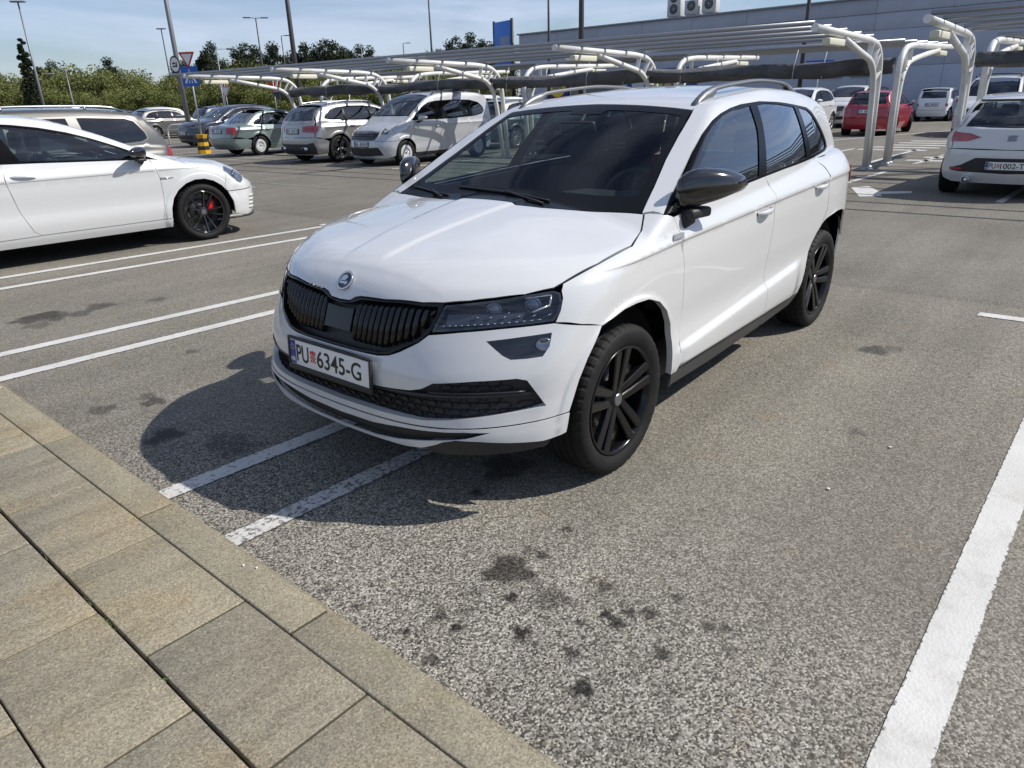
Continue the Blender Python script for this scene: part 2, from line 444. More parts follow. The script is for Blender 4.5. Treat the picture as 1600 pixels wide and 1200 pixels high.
def sheet(shape, proj, poly, h=.03, holes=(), off=0., flange=.012, gap=.002, offs=None, h2=None, lines=()):
    """cut a panel out of the car surface -> (verts, tris/quads, normals)"""
    poly = inset(poly, gap) if gap else np.asarray(poly, float)
    loops = [dens(poly, h)] + [dens(inset(q, -gap) if gap else q, h) for q in holes]
    lo = loops[0].min(0); hi = loops[0].max(0)
    hh = h2 or h
    gx = np.arange(lo[0], hi[0], hh); gy = np.arange(lo[1], hi[1], hh)
    G = np.stack(np.meshgrid(gx, gy), -1); G[1::2, :, 0] += hh*.5; G = G.reshape(-1, 2)
    m = inpoly(G, loops[0])
    for q in loops[1:]: m &= ~inpoly(G, q)
    G = G[m]
    B = np.concatenate(loops)
    if len(G):
        keep = np.ones(len(G), bool)
        for c in range(0, len(G), 2000):
            d = ((G[c:c+2000, None] - B[None])**2).sum(-1).min(1); keep[c:c+2000] = d > (.45*h)**2
        G = G[keep]
    LP = []; LE = []
    for ln in lines:
        q = dens(ln, hh*.9, False); ok = inpoly(q, loops[0])
        for r_ in loops[1:]: ok &= ~inpoly(q, r_)
        if ok.any():
            dB = np.sqrt(np.concatenate([((q[c:c+500, None] - B[None])**2).sum(-1).min(1) for c in range(0, len(q), 500)])); ok &= dB > .35*h
        prev = None
        for j, o_ in enumerate(ok):
            if not o_: prev = None; continue
            LP.append(q[j])
            if prev is not None: LE.append((prev, len(LP)-1))
            prev = len(LP)-1
    if LP:
        LPa = np.array(LP)
        if len(G):
            keep = np.ones(len(G), bool)
            for c in range(0, len(G), 2000): keep[c:c+2000] = ((G[c:c+2000, None] - LPa[None])**2).sum(-1).min(1) > (.5*hh)**2
            G = G[keep]
        B2 = np.concatenate([B, LPa])
    else: B2 = B
    V = np.concatenate([B2, G]); E = [(len(B)+a, len(B)+b) for a, b in LE]; k = 0
    for q in loops:
        n = len(q); E += [(k+i, k+(i+1) % n) for i in range(n)]; k += n
    vo, eo, fo, *_ = delaunay_2d_cdt([Vector((float(a), float(b))) for a, b in V], E, [], 0, 1e-6)
    V = np.array([(v.x, v.y) for v in vo]); assert any(len(f) == 3 for f in fo), (len(loops[0]), loops[0][:6]); T = np.array([f for f in fo if len(f) == 3], int)
    cen = V[T].mean(1); m = inpoly(cen, loops[0])
    for q in loops[1:]: m &= ~inpoly(cen, q)
    T = T[m]
    used, inv = np.unique(T, return_inverse=True); T = inv.reshape(T.shape); V = V[used]
    O, D = proj.rays(V)
    P = shape.cast(O, D); N = shape.normal(P)
    a = np.cross(P[T[:, 1]] - P[T[:, 0]], P[T[:, 2]] - P[T[:, 0]])
    flip = (a * N[T].mean(1)).sum(1) < 0
    T[flip] = T[flip][:, ::-1]
    o = off if offs is None else offs(P)
    P = P + N * (np.asarray(o)[:, None] if np.ndim(o) else o)
    faces = [tuple(t) for t in T]
    if flange:
        cnt = {}
        for t in T:
            for i in range(3):
                e = (t[i], t[(i+1) % 3]); cnt[e] = 1
        bd = [e for e in cnt if (e[1], e[0]) not in cnt]
        idx = sorted({i for e in bd for i in e}); mp = {v: j for j, v in enumerate(idx)}
        n0 = len(P); k = len(idx)
        out = np.zeros((k, 3))
        for a_, b_ in bd:
            d = np.cross(P[b_] - P[a_], N[a_]); d /= max(np.linalg.norm(d), 1e-9)
            out[mp[a_]] += d; out[mp[b_]] += d
        out /= np.maximum(np.linalg.norm(out, axis=1, keepdims=True), 1e-9)
        A = P[idx]; Bq = A - N[idx]*flange
        P = np.concatenate([P, A, Bq]); N = np.concatenate([N, out, out])
        for a_, b_ in bd:
            i, j = n0 + mp[a_], n0 + mp[b_]
            faces.append((j, i, i + k, j + k))
    return P, faces, N
def hero_shape():
    return Shape(L=4.382, W=1.84,
        wplan=Spl([(0,.885),(.5,.905),(.868,.916),(1.3,.905),(2,.905),(3,.908),(3.506,.916),(3.9,.885),(4.38,.78)]),
        zprof=Spl([(.15,-.09),(.22,-.05),(.30,-.02),(.36,-.006),(.45,0),(.55,-.006),(.7,.004),(.86,.009),(.925,.006),(.952,.0045),(.966,.0155),(.980,.0115),(1.03,-.018),(1.10,-.066),(1.2,-.13)]),
        fz=Spl([(.18,.20),(.24,.095),(.27,.066),(.31,.053),(.36,.048),(.40,.046),(.5,.032),(.576,.026),(.66,.04),(.75,.065),(.835,.094),(.90,.135),(.95,.19),(1.1,.35)]),
        fa=Spl([(.2,.44),(.4,.43),(.6,.44),(.8,.49),(.9,.52)]), fp=Spl([(.2,4.6),(.36,4.5),(.5,3.4),(.8,2.75),(.9,2.7)]),
        rz=Spl([(.2,4.25),(.4,4.36),(.6,4.38),(.75,4.34),(1.0,4.30),(1.1,4.27),(1.3,4.18)]), ra=.50, rp=2.5,
        zt=Spl([(.02,.70),(.096,.838),(.134,.900),(.195,.952),(.215,.964),(.240,.971),(.30,.984),(.5,1.030),(.75,1.071),(1.03,1.108),(1.2,1.118),(2.0,1.125),(2.7,1.148),(3.4,1.175),(3.8,1.20),(4.4,1.20)]),
        crown=Spl([(.1,.03),(.3,.05),(.56,.09),(.8,.10),(1.1,.10),(1.28,.085),(1.6,.02),(4.4,.02)]),
        wb=Spl([(.9,.87),(1.2,.875),(2,.868),(2.8,.85),(3.4,.80),(3.8,.74),(4.3,.70)]), tumble=.25, tcurve=.62,
        zg=Spl([(.75,.93),(1.0,1.05),(1.2,1.142),(1.5,1.292),(1.8,1.440),(1.93,1.498),(2.03,1.534),(2.25,1.574),(2.55,1.598),(2.85,1.61),(3.2,1.60),(3.6,1.565),(3.85,1.525),(4.0,1.46),(4.1,1.34),(4.24,1.10)]),
        gcrown=lambda x: .02 + .07*sstep(1.75, 2.5, x), cw=.10, cr=.10,
        wheels=[(.868,.333),(3.506,.333)], zc=lambda x: .034*(x-1.3)-.0, flare=.013, fr=.455, kh=.07, kf=.07, kr=.08, kg=.035, kcut=.04,
        swage=(1.36,2.95,.455,.075,.024), ridge=(.2,.10,1.03,.17,.007), cfront=None)
# ---------------------------------------------------------------- car assembly
A3 = lambda L: np.array(L, float)
def mirror_half(H):
    """closed outline from a half outline that runs from the centreline out and back to it"""
    H = A3(H); M = H[::-1].copy(); M[:, 1] *= -1
    if abs(H[-1, 1]) < 1e-6: M = M[1:]
    if abs(H[0, 1]) < 1e-6: M = M[:-1]
    return np.concatenate([H, M])
class Car:
    def __init__(self, shape, root, h=.03):
        self.S = shape; self.root = root; self.h = h; self.feat = None
        self.wrap = Wrap(.95, shape.L - .95)
        self.hoodp = Obl((.55, 0, -.83), (0, 1, 0), (.83, 0, .55))
        self.top = Obl((0, 0, -1), (1, 0, 0), (0, 1, 0))
        self.wsp = Obl((.42, 0, -.9), (0, 1, 0), (.9, 0, .42))
        self.side = Obl((0, -1, 0), (1, 0, 0), (0, 0, 1))
        d = np.array((-.38, -.66, -.65)); d /= np.linalg.norm(d); e = np.array((1., 0, 0)); e -= d*(d @ e); e /= np.linalg.norm(e)
        self.cant = Obl(d, e, np.cross(e, d))
        self.rear = Obl((-1, 0, -.12), (0, 1, 0), (-.12, 0, 1))
    def put(self, name, proj, poly3, m, both=False, holes=(), parent=None, mirror=True, round_=0., **kw):
        kw.setdefault('h', self.h)
        Q = proj.inv(A3(poly3)); Hs = [proj.inv(A3(q)) for q in holes]
        if round_: Q = rnd(Q, round_)
        if name in ('fender', 'front_door', 'rear_door', 'sliding_door', 'body_side', 'front_bumper'):
            if self.feat is None: self.feat = feature_lines(self.S)
            kw['lines'] = [proj.inv(l) for l in self.feat] + ([proj.inv(l*(1,-1,1)) for l in self.feat] if name == 'front_bumper' else [])
        P, F, N = sheet(self.S, proj, Q, holes=Hs, **kw)
        objs = []
        if mirror:      # authored at y > 0; the copy on the other flank is its mirror image
            me = mesh(name, P*(1,-1,1), [f[::-1] for f in F], N*(1,-1,1)); objs.append(link(name, me, m, parent or self.root))
            if both:
                me = mesh(name, P, F, N); objs.append(link(name, me, m, (both if isinstance(both, bpy.types.Object) else parent) or self.root))
        else:
            me = mesh(name, P, F, N); objs.append(link(name, me, m, parent or self.root))
        return objs
    def on(self, items, off=0.):
        P = self.S.pts(items, 1); N = self.S.normal(P); return P + N*off, N
def frame_from(n, up=Vector((0,0,1))):
    """matrix with local z along n, local y as far up as possible"""
    n = Vector(n).normalized(); x = up.cross(n).normalized(); y = n.cross(x)
    return Matrix((x, y, n)).transposed()

_WH = {}
def make_wheel(kind, r=.336, w=.215, rr=.238, rimmat=None, n=5, style='pair', treads=True, caliper=None):
    if kind in _WH: return _WH[kind]
    tw = w/2
    prof = [(rr-.012, -tw*.80), (rr+.002, -tw*.86), (rr+.02, -tw*.97), ((rr+r)/2, -tw*1.02), (r-.030, -tw*.99), (r-.014, -tw*.93), (r-.005, -tw*.80)]
    gro = [(-.52, .010), (-.18, .010), (.18, .010), (.52, .010)]
    x = []
    for g, wd in gro:
        c = g*tw; x += [(r-.001, c-wd*.75), (r-.009, c-wd*.5), (r-.009, c+wd*.5), (r-.001, c+wd*.75)]
    prof += [(r-.002, -tw*.70)] + x + [(r-.002, tw*.70)]
    prof += [(a, -b) for a, b in prof[:7][::-1]]
    N = 180 if treads else 56
    V = []; F = []; m = len(prof)
    for k in range(N):
        q = 2*math.pi*k/N; cs, sn = math.cos(q), math.sin(q); low = treads and (k % 4 == 0)
        for j, (a, b) in enumerate(prof):
            a2 = a
            if treads and a > r-.016 and abs(b) > tw*.56: a2 = a - (.0045 if low else 0)
            elif treads and a > r-.003 and k % 6 == 0: a2 = a - .002
            if treads and abs(a-(r-.030)) < 1e-6 and (k//3) % 5 == 0: a2 = a + .003
            V.append((a2*cs, b, a2*sn))
    for k in range(N):
        k2 = (k+1) % N
        for j in range(m-1): F.append((k*m+j, k*m+j+1, k2*m+j+1, k2*m+j))
    tyre = mesh('tyre', V, F)
    for pol in tyre.polygons:
        if treads and min(math.hypot(tyre.vertices[i].co.x, tyre.vertices[i].co.z) for i in pol.vertices) > r - .020: pol.use_smooth = False
    tyre.materials.append(rubber())
    b = MB()
    b.lathe([(rr-.002, -tw*.83), (rr+.003, -tw*.90), (rr-.006, -tw*.93), (rr-.014, -tw*.86), (rr-.022, -tw*.55), (rr-.028, tw*.2), (rr-.02, tw*.8)], n=64, axis='Y', smooth=True)
    yh, yr = -tw*.62, -tw*.90
    def beam(a, off, wh, wr, r0=.035, r1=None, dep=.03, mi=0, bend=0.):
        r1 = r1 or rr-.012
        ca, sa = math.cos(a), math.sin(a); rows = []
        for t in (0, .33, .66, 1.):
            rad = r0 + (r1-r0)*t; wd = (wh + (wr-wh)*t)/2; o = off*(1 + bend*t)
            yo = yh + (yr-yh)*(t**.8) ; bev = .005
            row = []
            for s, yy in ((-1, yo+dep), (-1, yo+bev), (-.72, yo), (.72, yo), (1, yo+bev), (1, yo+dep)):
                u = o + s*wd; row.append((rad*ca - u*sa, yy, rad*sa + u*ca))
            rows.append(row)
        VV = [p for row in rows for p in row]; FF = []
        for i in range(3):
            for j in range(5): FF.append((i*6+j, i*6+j+1, (i+1)*6+j+1, (i+1)*6+j))
        b.add(VV, FF, mi, False)
    for i in range(n):
        a = math.pi/2 + 2*math.pi*i/n
        if style == 'pair':
            for s in (-1, 1): beam(a + s*.055, s*.019, .034, .050, .03, bend=.35)
        elif style == 'vee':
            for s in (-1, 1): beam(a + s*.16, s*.006, .016, .020, .03, bend=1.)
        elif style == 'star':
            beam(a, 0, .075, .030, .02)
            for s in (-1, 1): beam(a + s*.09, s*.012, .012, .014, .06, mi=1)
        elif style == 'cover':
            beam(a, 0, .05, .090, .02)
        else: beam(a, 0, .05, .045, .02)
    if style == 'cover':
        b.lathe([(rr-.012, yr), (rr-.05, yr-.008), (rr-.075, yr-.004)], n=40, axis='Y'); b.lathe([(0.001, yh-.006), (rr*.55, yh-.002), (rr*.58, yh+.01)], n=40, axis='Y')
    b.lathe([(0.0, yh-.010), (.034, yh-.008), (.045, yh-.001), (.070, yh+.004), (.072, yh+.05)], n=30, axis='Y')
    rim = b.mesh('rim', True); 
    for q in (rimmat if isinstance(rimmat, (list, tuple)) else [rimmat or M_BLACKGLOSS(), rimmat or M_BLACKGLOSS()]): rim.materials.append(q)
    c = MB(); c.lathe([(0.001, yh-.0125), (.026, yh-.0125), (.029, yh-.009)], n=24, axis='Y', smooth=False)
    cap = c.mesh('hub_cap', True); cap.materials.append(mat('cap_grey', (.22,.22,.23), .35, .8))
    d = MB(); d.lathe([(.05, -.012), (.145, -.012), (.147, .0), (.05, .0)], n=40, axis='Y'); d.lathe([(.05, -.03), (.072, -.03), (.075, 0)], n=24, axis='Y')
    d.lathe([(.146, .012), (rr-.03, .012)], n=40, axis='Y')
    disc = d.mesh('brake_disc', True); disc.materials.append(mat('brake_steel', (.10,.10,.10), .45, .9))
    e = MB(); e.bbox((.115, -.022, .055), (.055, .05, .14), .014, rot=Matrix.Rotation(R(25), 3, 'Y'))
    cal = e.mesh('caliper', True); cal.materials.append(caliper or M_PLASTIC())
    _WH[kind] = (tyre, rim, cap, disc, cal); return _WH[kind]
def place_wheel(kind, root, x, y, z, steer=0., spin=0.):
    tyre, rim, cap, disc, cal = _WH[kind]
    right = y > 0
    t = link('wheel', tyre, None, root); t.location = (x, y, z); t.rotation_euler = (0, 0, steer + (math.pi if right else 0))
    for me, nm in ((rim, 'rim'), (cap, 'hub_cap'), (disc, 'brake_disc'), (cal, 'caliper')):
        o = link(nm, me, None, t)
        if nm in ('rim', 'hub_cap'): o.rotation_euler = (0, spin, 0)
    return t

def add_plate(root, c, n, text, w=.52, h=.11, up=Vector((0,0,1)), detail=2, frame=True):
    """Croatian registration plate: blue EU band, letters, chequered shield, digits"""
    Mx = frame_from(n, up); c = Vector(c)
    def at(x, y, z): return c + Mx @ Vector((x, y, z))
    b = MB(); b.bbox((0,0,0), (w, h, .004), .006)
    p = b.build('license_plate', M_WHITEPL(), root); p.location = c; p.rotation_euler = Mx.to_euler()
    def sub(name, bb, m):
        o = bb.build(name, m, p); return o
    if frame:
        f = MB(); t = .013
        for cx, cy, sx, sy in ((0, h/2+t/2, w+2*t, t), (0, -h/2-t*.9, w+2*t, t*1.8), (-w/2-t/2, 0, t, h), (w/2+t/2, 0, t, h)): f.bbox((cx, cy, -.001), (sx-.0006, sy-.0006, .014), .003)
        sub('plate_frame', f, M_PLASTIC())
    e = MB(); e.box((-w/2+.021, 0, .0028), (.036, h-.008, .0012)); sub('blue_band', e, M_PLATEBLUE())
    if detail == 0:
        g = MB()
        for i, x in enumerate((-.185, -.125, -.02, .035, .09, .145, .215)): g.box((x, 0, .003), (.030, .07, .001))
        sub('plate_lettering', g, M_INK()); return p
    s = {2: text, 1: text}[detail]; left, right = s.split(' ')
    def word(txt, x, width, height):
        me = text_mesh(txt, .1, 0., 1., .0012); xs = [v.co.x for v in me.vertices]; ys = [v.co.y for v in me.vertices]
        kx = width/(max(xs)-min(xs)); ky = height/(max(ys)-min(ys)); cx = (max(xs)+min(xs))/2; cy = (max(ys)+min(ys))/2
        bb = MB(); bb.add([((v.co.x-cx)*kx*w/.52 + x*w/.52, (v.co.y-cy)*ky*h/.11, .0032) for v in me.vertices], [tuple(f.vertices) for f in me.polygons]); sub('plate_lettering', bb, M_INK())
    word(left, -.172, .084, .074); word(right, .070, .285, .074)
    k = MB(); sz = .0072
    for i in range(5):
        for j in range(5):
            if (i + j) % 2 == 0: k.box((-.100*w/.52 + (i-2)*sz, -.004 + (j-2)*sz*1.15, .003), (sz, sz*1.15, .001))
    for i in range(5): k.box((-.100*w/.52 + (i-2)*sz, .020 + (.003 if i == 2 else 0), .003), (sz*.9, .009, .001), mi=1)
    sub('plate_shield', k, [mat('shield_red', (.55,.02,.02), .5), M_PLATEBLUE()])
    t = MB(); me = text_mesh('HR', .026, 0., .9, .0006)
    t.add([(v.co.x - w/2 + .021, v.co.y - .032, .0036) for v in me.vertices], [tuple(f.vertices) for f in me.polygons])
    sub('country_mark', t, M_WHITEPL()); t = MB()
    for i in range(12):
        q = 2*math.pi*i/12; t.box((-w/2+.021 + .011*math.cos(q), .022 + .011*math.sin(q), .0036), (.003, .003, .0006))
    o = sub('star_ring', t, mat('star_yellow', (.8,.6,.05), .5)); o['kind'] = 'stuff'
    return p

def add_cabin(root, cowl, belt, roof, seat_x, rear_x, hw, detail=1, wheel_side=-1):
    """dashboard, steering wheel, seats"""
    z0 = belt
    b = MB(); x0 = cowl
    V = []; prof = [(x0+.02, z0-.04), (x0+.35, z0-.005), (x0+.47, z0-.03), (x0+.52, z0-.12), (x0+.45, z0-.28), (x0+.42, z0-.55)]
    ys = [-hw, -hw*.75, -hw*.55, -hw*.30, 0, hw*.30, hw*.55, hw*.75, hw]
    for y in ys:
        k = .035 if (wheel_side*y > hw*.25 and wheel_side*y < hw*.7) else 0.
        for i, (px, pz) in enumerate(prof): V.append((px, y, pz + (k if i in (1, 2) else 0) - (.04 if abs(y) == hw else 0)))
    n = len(prof); F = [(i*n+j, i*n+j+1, (i+1)*n+j+1, (i+1)*n+j) for i in range(len(ys)-1) for j in range(n-1)]
    b.add(V, F, 0, True); b.build('dashboard', M_DASH(), root)
    for s in (-1, 1):      # door cards
        d = MB(); xa, xb, yy = x0+.02, rear_x+.45, s*(hw+.115); P = [(xa, z0-.45), (xb, z0-.45), (xb, z0+.075), (xb-.5, z0+.055), (x0+.35, z0+.005), (xa, z0-.02)]
        n = len(P); V = [(x, yy, z) for x, z in P] + [(x, yy - s*.05, z) for x, z in P]
        d.add(V, [tuple(range(n)), tuple(range(n, 2*n))[::-1]] + [(i, n+i, n+(i+1) % n, (i+1) % n) for i in range(n)]); d.build('door_card', M_CABIN(), root)
    def seat(x, y, w, zt, head=True):
        s = MB(); zb = belt - .48
        s.bbox((x-.24, y, zb), (.52, w, .16), .05, seg=3)
        s.bbox((x+.09, y, (zb+zt-.20)/2+.02), (.14, w*.96, zt-.20-zb), .06, rot=Matrix.Rotation(R(14), 3, 'Y'), seg=3)
        o = s.build('seat', M_CABIN(), root)
        for hy in ((y,) if w < .7 else (y-.42, y+.42)):
            hb = MB(); hb.bbox((x+.20, hy, zt-.06), (.10, .25, .19), .045, seg=3); hb.tube([(x+.19, hy-.05, zt-.25), (x+.2, hy-.05, zt-.1)], .006, 6); hb.tube([(x+.19, hy+.05, zt-.25), (x+.2, hy+.05, zt-.1)], .006, 6)
            hb.build('headrest', M_CABIN(), o)
    for s in (-1, 1): seat(seat_x, s*hw*.47, .50, roof-.16)
    seat(rear_x, 0, hw*1.55, roof-.20)
    sw = MB(); r = .18; cx, cy, cz = x0+.60, wheel_side*hw*.47, z0-.06; rot = Matrix.Rotation(R(-62), 3, 'Y')
    P = [Vector((r*math.cos(q), r*math.sin(q), 0)) for q in np.linspace(0, 2*math.pi, 29)]
    P = [rot @ p + Vector((cx, cy, cz)) for p in P]; sw.tube(P, .015, 8, cap=False)
    for q in (0, math.pi, math.pi*1.5):
        a = rot @ Vector((.05*math.cos(q), .05*math.sin(q), .01)) + Vector((cx, cy, cz)); c2 = rot @ Vector((r*math.cos(q), r*math.sin(q), 0)) + Vector((cx, cy, cz)); sw.tube([a, c2], .016, 6)
    sw.bbox((cx, cy, cz), (.13, .13, .05), .02, rot=rot)
    sw.build('steering_wheel', M_DASH(), root)
    f = MB(); f.box(((cowl+rear_x)/2+.2, 0, belt-.72), (rear_x-cowl+.9, hw*1.9, .02)); f.build('cabin_floor', M_CABIN(), root)

def add_under(root, L, hw, wheels, r, z=.24):
    """floor pan with added light-blocking boxes, and wheel housings"""
    b = MB(); xs = [.50]
    for wx, wz in wheels: xs += [wx-r-.07, wx+r+.07]
    xs.append(L-.38)
    for i in range(0, len(xs), 2): b.box(((xs[i]+xs[i+1])/2, 0, z+.10), (xs[i+1]-xs[i], hw*1.66, .20))
    b.box((wheels[0][0]*.5+.20, 0, .50), (wheels[0][0]*.62, hw*1.36, .36)); b.box((L-.62, 0, .48), (.62, hw*1.40, .30))  # unseen boxes inside the body, added to block sun leaking through
    b.build('floor_pan_light_block', M_PLASTIC(), root)
    for wx, wz in wheels:
        for s in (-1, 1):
            m = MB(); V = []; n = 18
            for k in range(n+1):
                q = math.pi*(-.02 + 1.04*k/n); rr = r + .075
                V += [(wx + rr*math.cos(q), s*(hw-.11), wz + rr*math.sin(q)), (wx + rr*math.cos(q), s*(hw-.34), wz + rr*math.sin(q))]
            F = [(2*k, 2*k+1, 2*k+3, 2*k+2) for k in range(n)]
            m.add(V, F, 0, True); m.add([V[2*k+1] for k in range(n+1)], [tuple(range(n+1))])
            m.build('wheel_housing', M_PLASTIC(), root)

def add_mirror(root, x, y, z, m, base, sc=1., parent=None):
    """door mirror: shell, lower trim and stalk on both doors; (x, y, z) is the shell's centre at y > 0"""
    for s in (-1, 1):
        V = []; n, k = 20, 12
        for i in range(k+1):
            t = i/k; yy = -.085 + .17*t                # along the shell
            fat = max(0, (1 - abs(2*t-1)**(3.4 if t < .5 else 2.6)))**.55
            for j in range(n):
                q = 2*math.pi*j/n; c_, s_ = math.cos(q), math.sin(q)
                e = .72
                px = math.copysign(abs(c_)**e, c_); pz = math.copysign(abs(s_)**e, s_)
                top = .074*(1 - .62*max(0, t-.28)**1.2); bot = .082*(1 - .62*t)
                dx = px*(.080 if px < 0 else .045)*fat; dz = (pz*top if pz > 0 else max(pz*bot, -bot*.86))*fat + .012*t
                V.append((x + sc*(dx + .20*(t-.5)), s*(y + sc*yy), z + sc*dz))
        F = [(i*n+j, i*n+(j+1) % n, (i+1)*n+(j+1) % n, (i+1)*n+j) for i in range(k) for j in range(n)] + [tuple(range(n)), tuple(range(k*n, k*n+n))]
        b = MB(); b.add(V, F, 0, True)
        o = b.build('door_mirror', m, root)
        b = MB(); yb = base
        b.add([], []); b.bbox((x - sc*.05, s*(y - sc*.045), z - sc*.074), (sc*.12, sc*.08, sc*.035), .014, rot=Matrix.Rotation(s*R(8), 3, 'Z'))
        b.tube([(x - .10*sc, s*(yb-.02), z - sc*.10), (x - .05*sc, s*(y - sc*.05), z - sc*.09)], [.04*sc, .026*sc], 8)
        b.build('mirror_stalk', M_PLASTIC(), o)

def add_handle(car, parent, x0, z0, x1, z1, m, side, lift=.028):
    P, N = car.on([('s', x0, z0), ('s', (x0+x1)/2, (z0+z1)/2), ('s', x1, z1)])
    n = N.mean(0); b = MB(); pts = []
    for t in np.linspace(0, 1, 9):
        p = P[0]*(1-t) + P[2]*t; pts.append(p + n*(lift*math.sin(math.pi*min(1, max(0, t*1.0)))**.5 if 0 < t < 1 else n*0)*1.0 if False else p + n*lift*(math.sin(math.pi*t)**.5 if 0 < t < 1 else 0.))
    V = []
    for i, p in enumerate(pts):
        hgt = .017 - .006*abs(i/4-1)
        for dz, dn in ((-hgt, -.004), (-hgt*.7, .006), (hgt*.7, .006), (hgt, -.004)): V.append((p[0] + n[0]*dn, (p[1] + n[1]*dn)*side, p[2] + dz))
    F = [(i*4+j, i*4+j+1, (i+1)*4+j+1, (i+1)*4+j) for i in range(8) for j in range(3)] + [(i*4+3, i*4, (i+1)*4, (i+1)*4+3) for i in range(8)]
    b.add(V, F, 0, True); return b.build('handle', m, parent)
# ---------------------------------------------------------------- the white car in the middle
def build_hero():
    S = hero_shape(); W = paint('white_paint', (.585, .588, .582), .30)
    root = empty('suv_car', (0, 0, 0), 0, 'white crossover car with black grille and plate PU 6345-G parked across the painted double line', 'car')
    c = Car(S, root, .028)
    BP, BG = M_PLASTIC(), M_BLACKGLOSS()
    # hood
    hood = [(1.03,0,1.11),(1.028,.165,1.106),(1.012,.195,1.103),(1.035,.33,1.096),(1.092,.475,1.09),(1.130,.62,1.087),(1.152,.72,1.085),(1.162,.785,1.083),
        (1.062,.832,1.035),(.914,.875,.995),(.694,.858,.960),(.524,.810,.913),(.494,.798,.900),(.40,.732,.891),(.319,.649,.880),(.26,.580,.872),(.205,.497,.864),(.169,.42,.862),(.131,.25,.857),(.121,.115,.853),(.117,.085,.846),(.109,.058,.830),(.107,0,.828)]
    for i in range(8, 12): hood[i] = tuple(S.pts([('t', hood[i][0], hood[i][1])], 1)[0])
    hs = [tuple(S.pts([('t', hood[i][0] + .002, hood[i][1] + .004)], 1)[0]) for i in range(7, 12)]
    ob = c.put('hood', c.hoodp, mirror_half(hood), W, mirror=False, h=.022, h2=.013, gap=.002, flange=.014)[0]
    # front bumper
    arch = [(.640,.921,.741),(.60,.92,.700),(.545,.916,.629),(.505,.907,.555),(.478,.902,.49),(.456,.895,.435)]
    grl = [(.043,0,.652),(.045,.17,.653),(.056,.27,.655),(.066,.326,.664),(.085,.37,.683),(.115,.44,.722),(.140,.473,.752)]
    hl_b = [(.203,.580,.765),(.292,.692,.775),(.444,.832,.784)]
    bump = grl + hl_b + [(.538,.893,.763)] + arch + [(.39,.868,.428),(.28,.79,.420),(.175,.68,.412),(.087,.529,.404),(.055,.34,.394),(.047,.15,.386),(.046,0,.384)]
    intake = [(.037,0,.531),(.043,.27,.532),(.066,.43,.541),(.078,.478,.553),(.099,.520,.578),(.179,.655,.591),(.285,.775,.596),(.312,.801,.587),(.363,.848,.482),(.261,.768,.466),(.163,.661,.452),(.100,.553,.438),(.073,.475,.428),(.048,.29,.421),(.045,0,.413)]
    fog = [(.249,.667,.732),(.33,.757,.741),(.425,.833,.749),(.405,.836,.705),(.374,.829,.672),(.33,.79,.668),(.287,.747,.668),(.270,.722,.684)]
    foglip = [(.236,.65,.738),(.33,.757,.749),(.437,.839,.757),(.415,.842,.705),(.380,.834,.664),(.33,.79,.658),(.283,.744,.657),(.262,.714,.677)]
    neg = lambda L: [(x, -y, z) for x, y, z in L]
    bumper = c.put('front_bumper', c.wrap, mirror_half(bump), W, mirror=False, h=.024, holes=[mirror_half(intake), fog, neg(fog)], flange=.03, gap=.0018)[0]
    lip_t = [(.046,0,.382),(.047,.15,.384),(.055,.34,.392),(.087,.529,.402),(.175,.68,.410),(.28,.79,.418),(.39,.868,.426),(.456,.893,.432)]
    lip = lip_t + [(.448,.888,.38),(.442,.886,.352),(.40,.866,.342),(.349,.846,.338),(.25,.77,.348),(.168,.68,.360),(.114,.607,.362),(.095,.56,.349),(.085,.53,.333),(.072,.464,.306),(.064,.385,.294),(.061,.17,.281),(.06,0,.276)]
    slot = [(.049,0,.349),(.049,.21,.356),(.054,.37,.376),(.085,.529,.388),(.134,.637,.395),(.191,.716,.395),(.14,.637,.372),(.083,.527,.352),(.055,.335,.316),(.055,.2,.298),(.056,0,.291)]
    lipo = c.put('front_lip', c.wrap, mirror_half(lip), W, mirror=False, h=.022, holes=[mirror_half(slot)], flange=.006, gap=.0012, off=.004)[0]
    c.put('lip_grille', c.wrap, mirror_half([(x, y, z+.004) if i < 6 else (x, y, z-.004) for i, (x, y, z) in enumerate(slot)]), BP, mirror=False, parent=lipo, off=-.022, gap=0, flange=0)
    c.put('corner_flap', c.wrap, [(.074,.468,.309),(.087,.53,.338),(.118,.607,.367),(.18,.68,.366),(.25,.77,.354),(.349,.846,.343),(.40,.866,.346),(.36,.85,.312),(.27,.78,.302),(.16,.66,.298),(.09,.53,.288)], mat('satin_black', (.02,.02,.021), .38), both=lipo, parent=lipo, gap=0, off=-.003, h=.03)
    # lower intake mesh and its ledges
    lg = c.put('lower_grille', c.wrap, mirror_half([(x, y*1.0, z) for x, y, z in intake]), BP, mirror=False, off=-.034, gap=-.006, flange=0)[0]
    bars = MB()
    def strip(pts, r=.006, off=-.016, mi=0, n=6, bb=bars):
        P, N = c.on(pts, off)
        for s in (-1, 1): bb.tube([tuple(p*(1, s, 1)) for p in P], r, n, mi)
    ys = np.linspace(0, .82, 26)
    strip([('f', y, .524 + .010*sstep(.4, .8, y)) for y in ys], .009, -.014)
    strip([('f', y, .540 + .005*sstep(.4, .8, y)) for y in np.linspace(.50, .80, 14)], .004, -.006)
    bars.build('grille_bar', mat('satin_black', (.02,.02,.021), .38), lg)
    hexb = MB()     # honeycomb cells
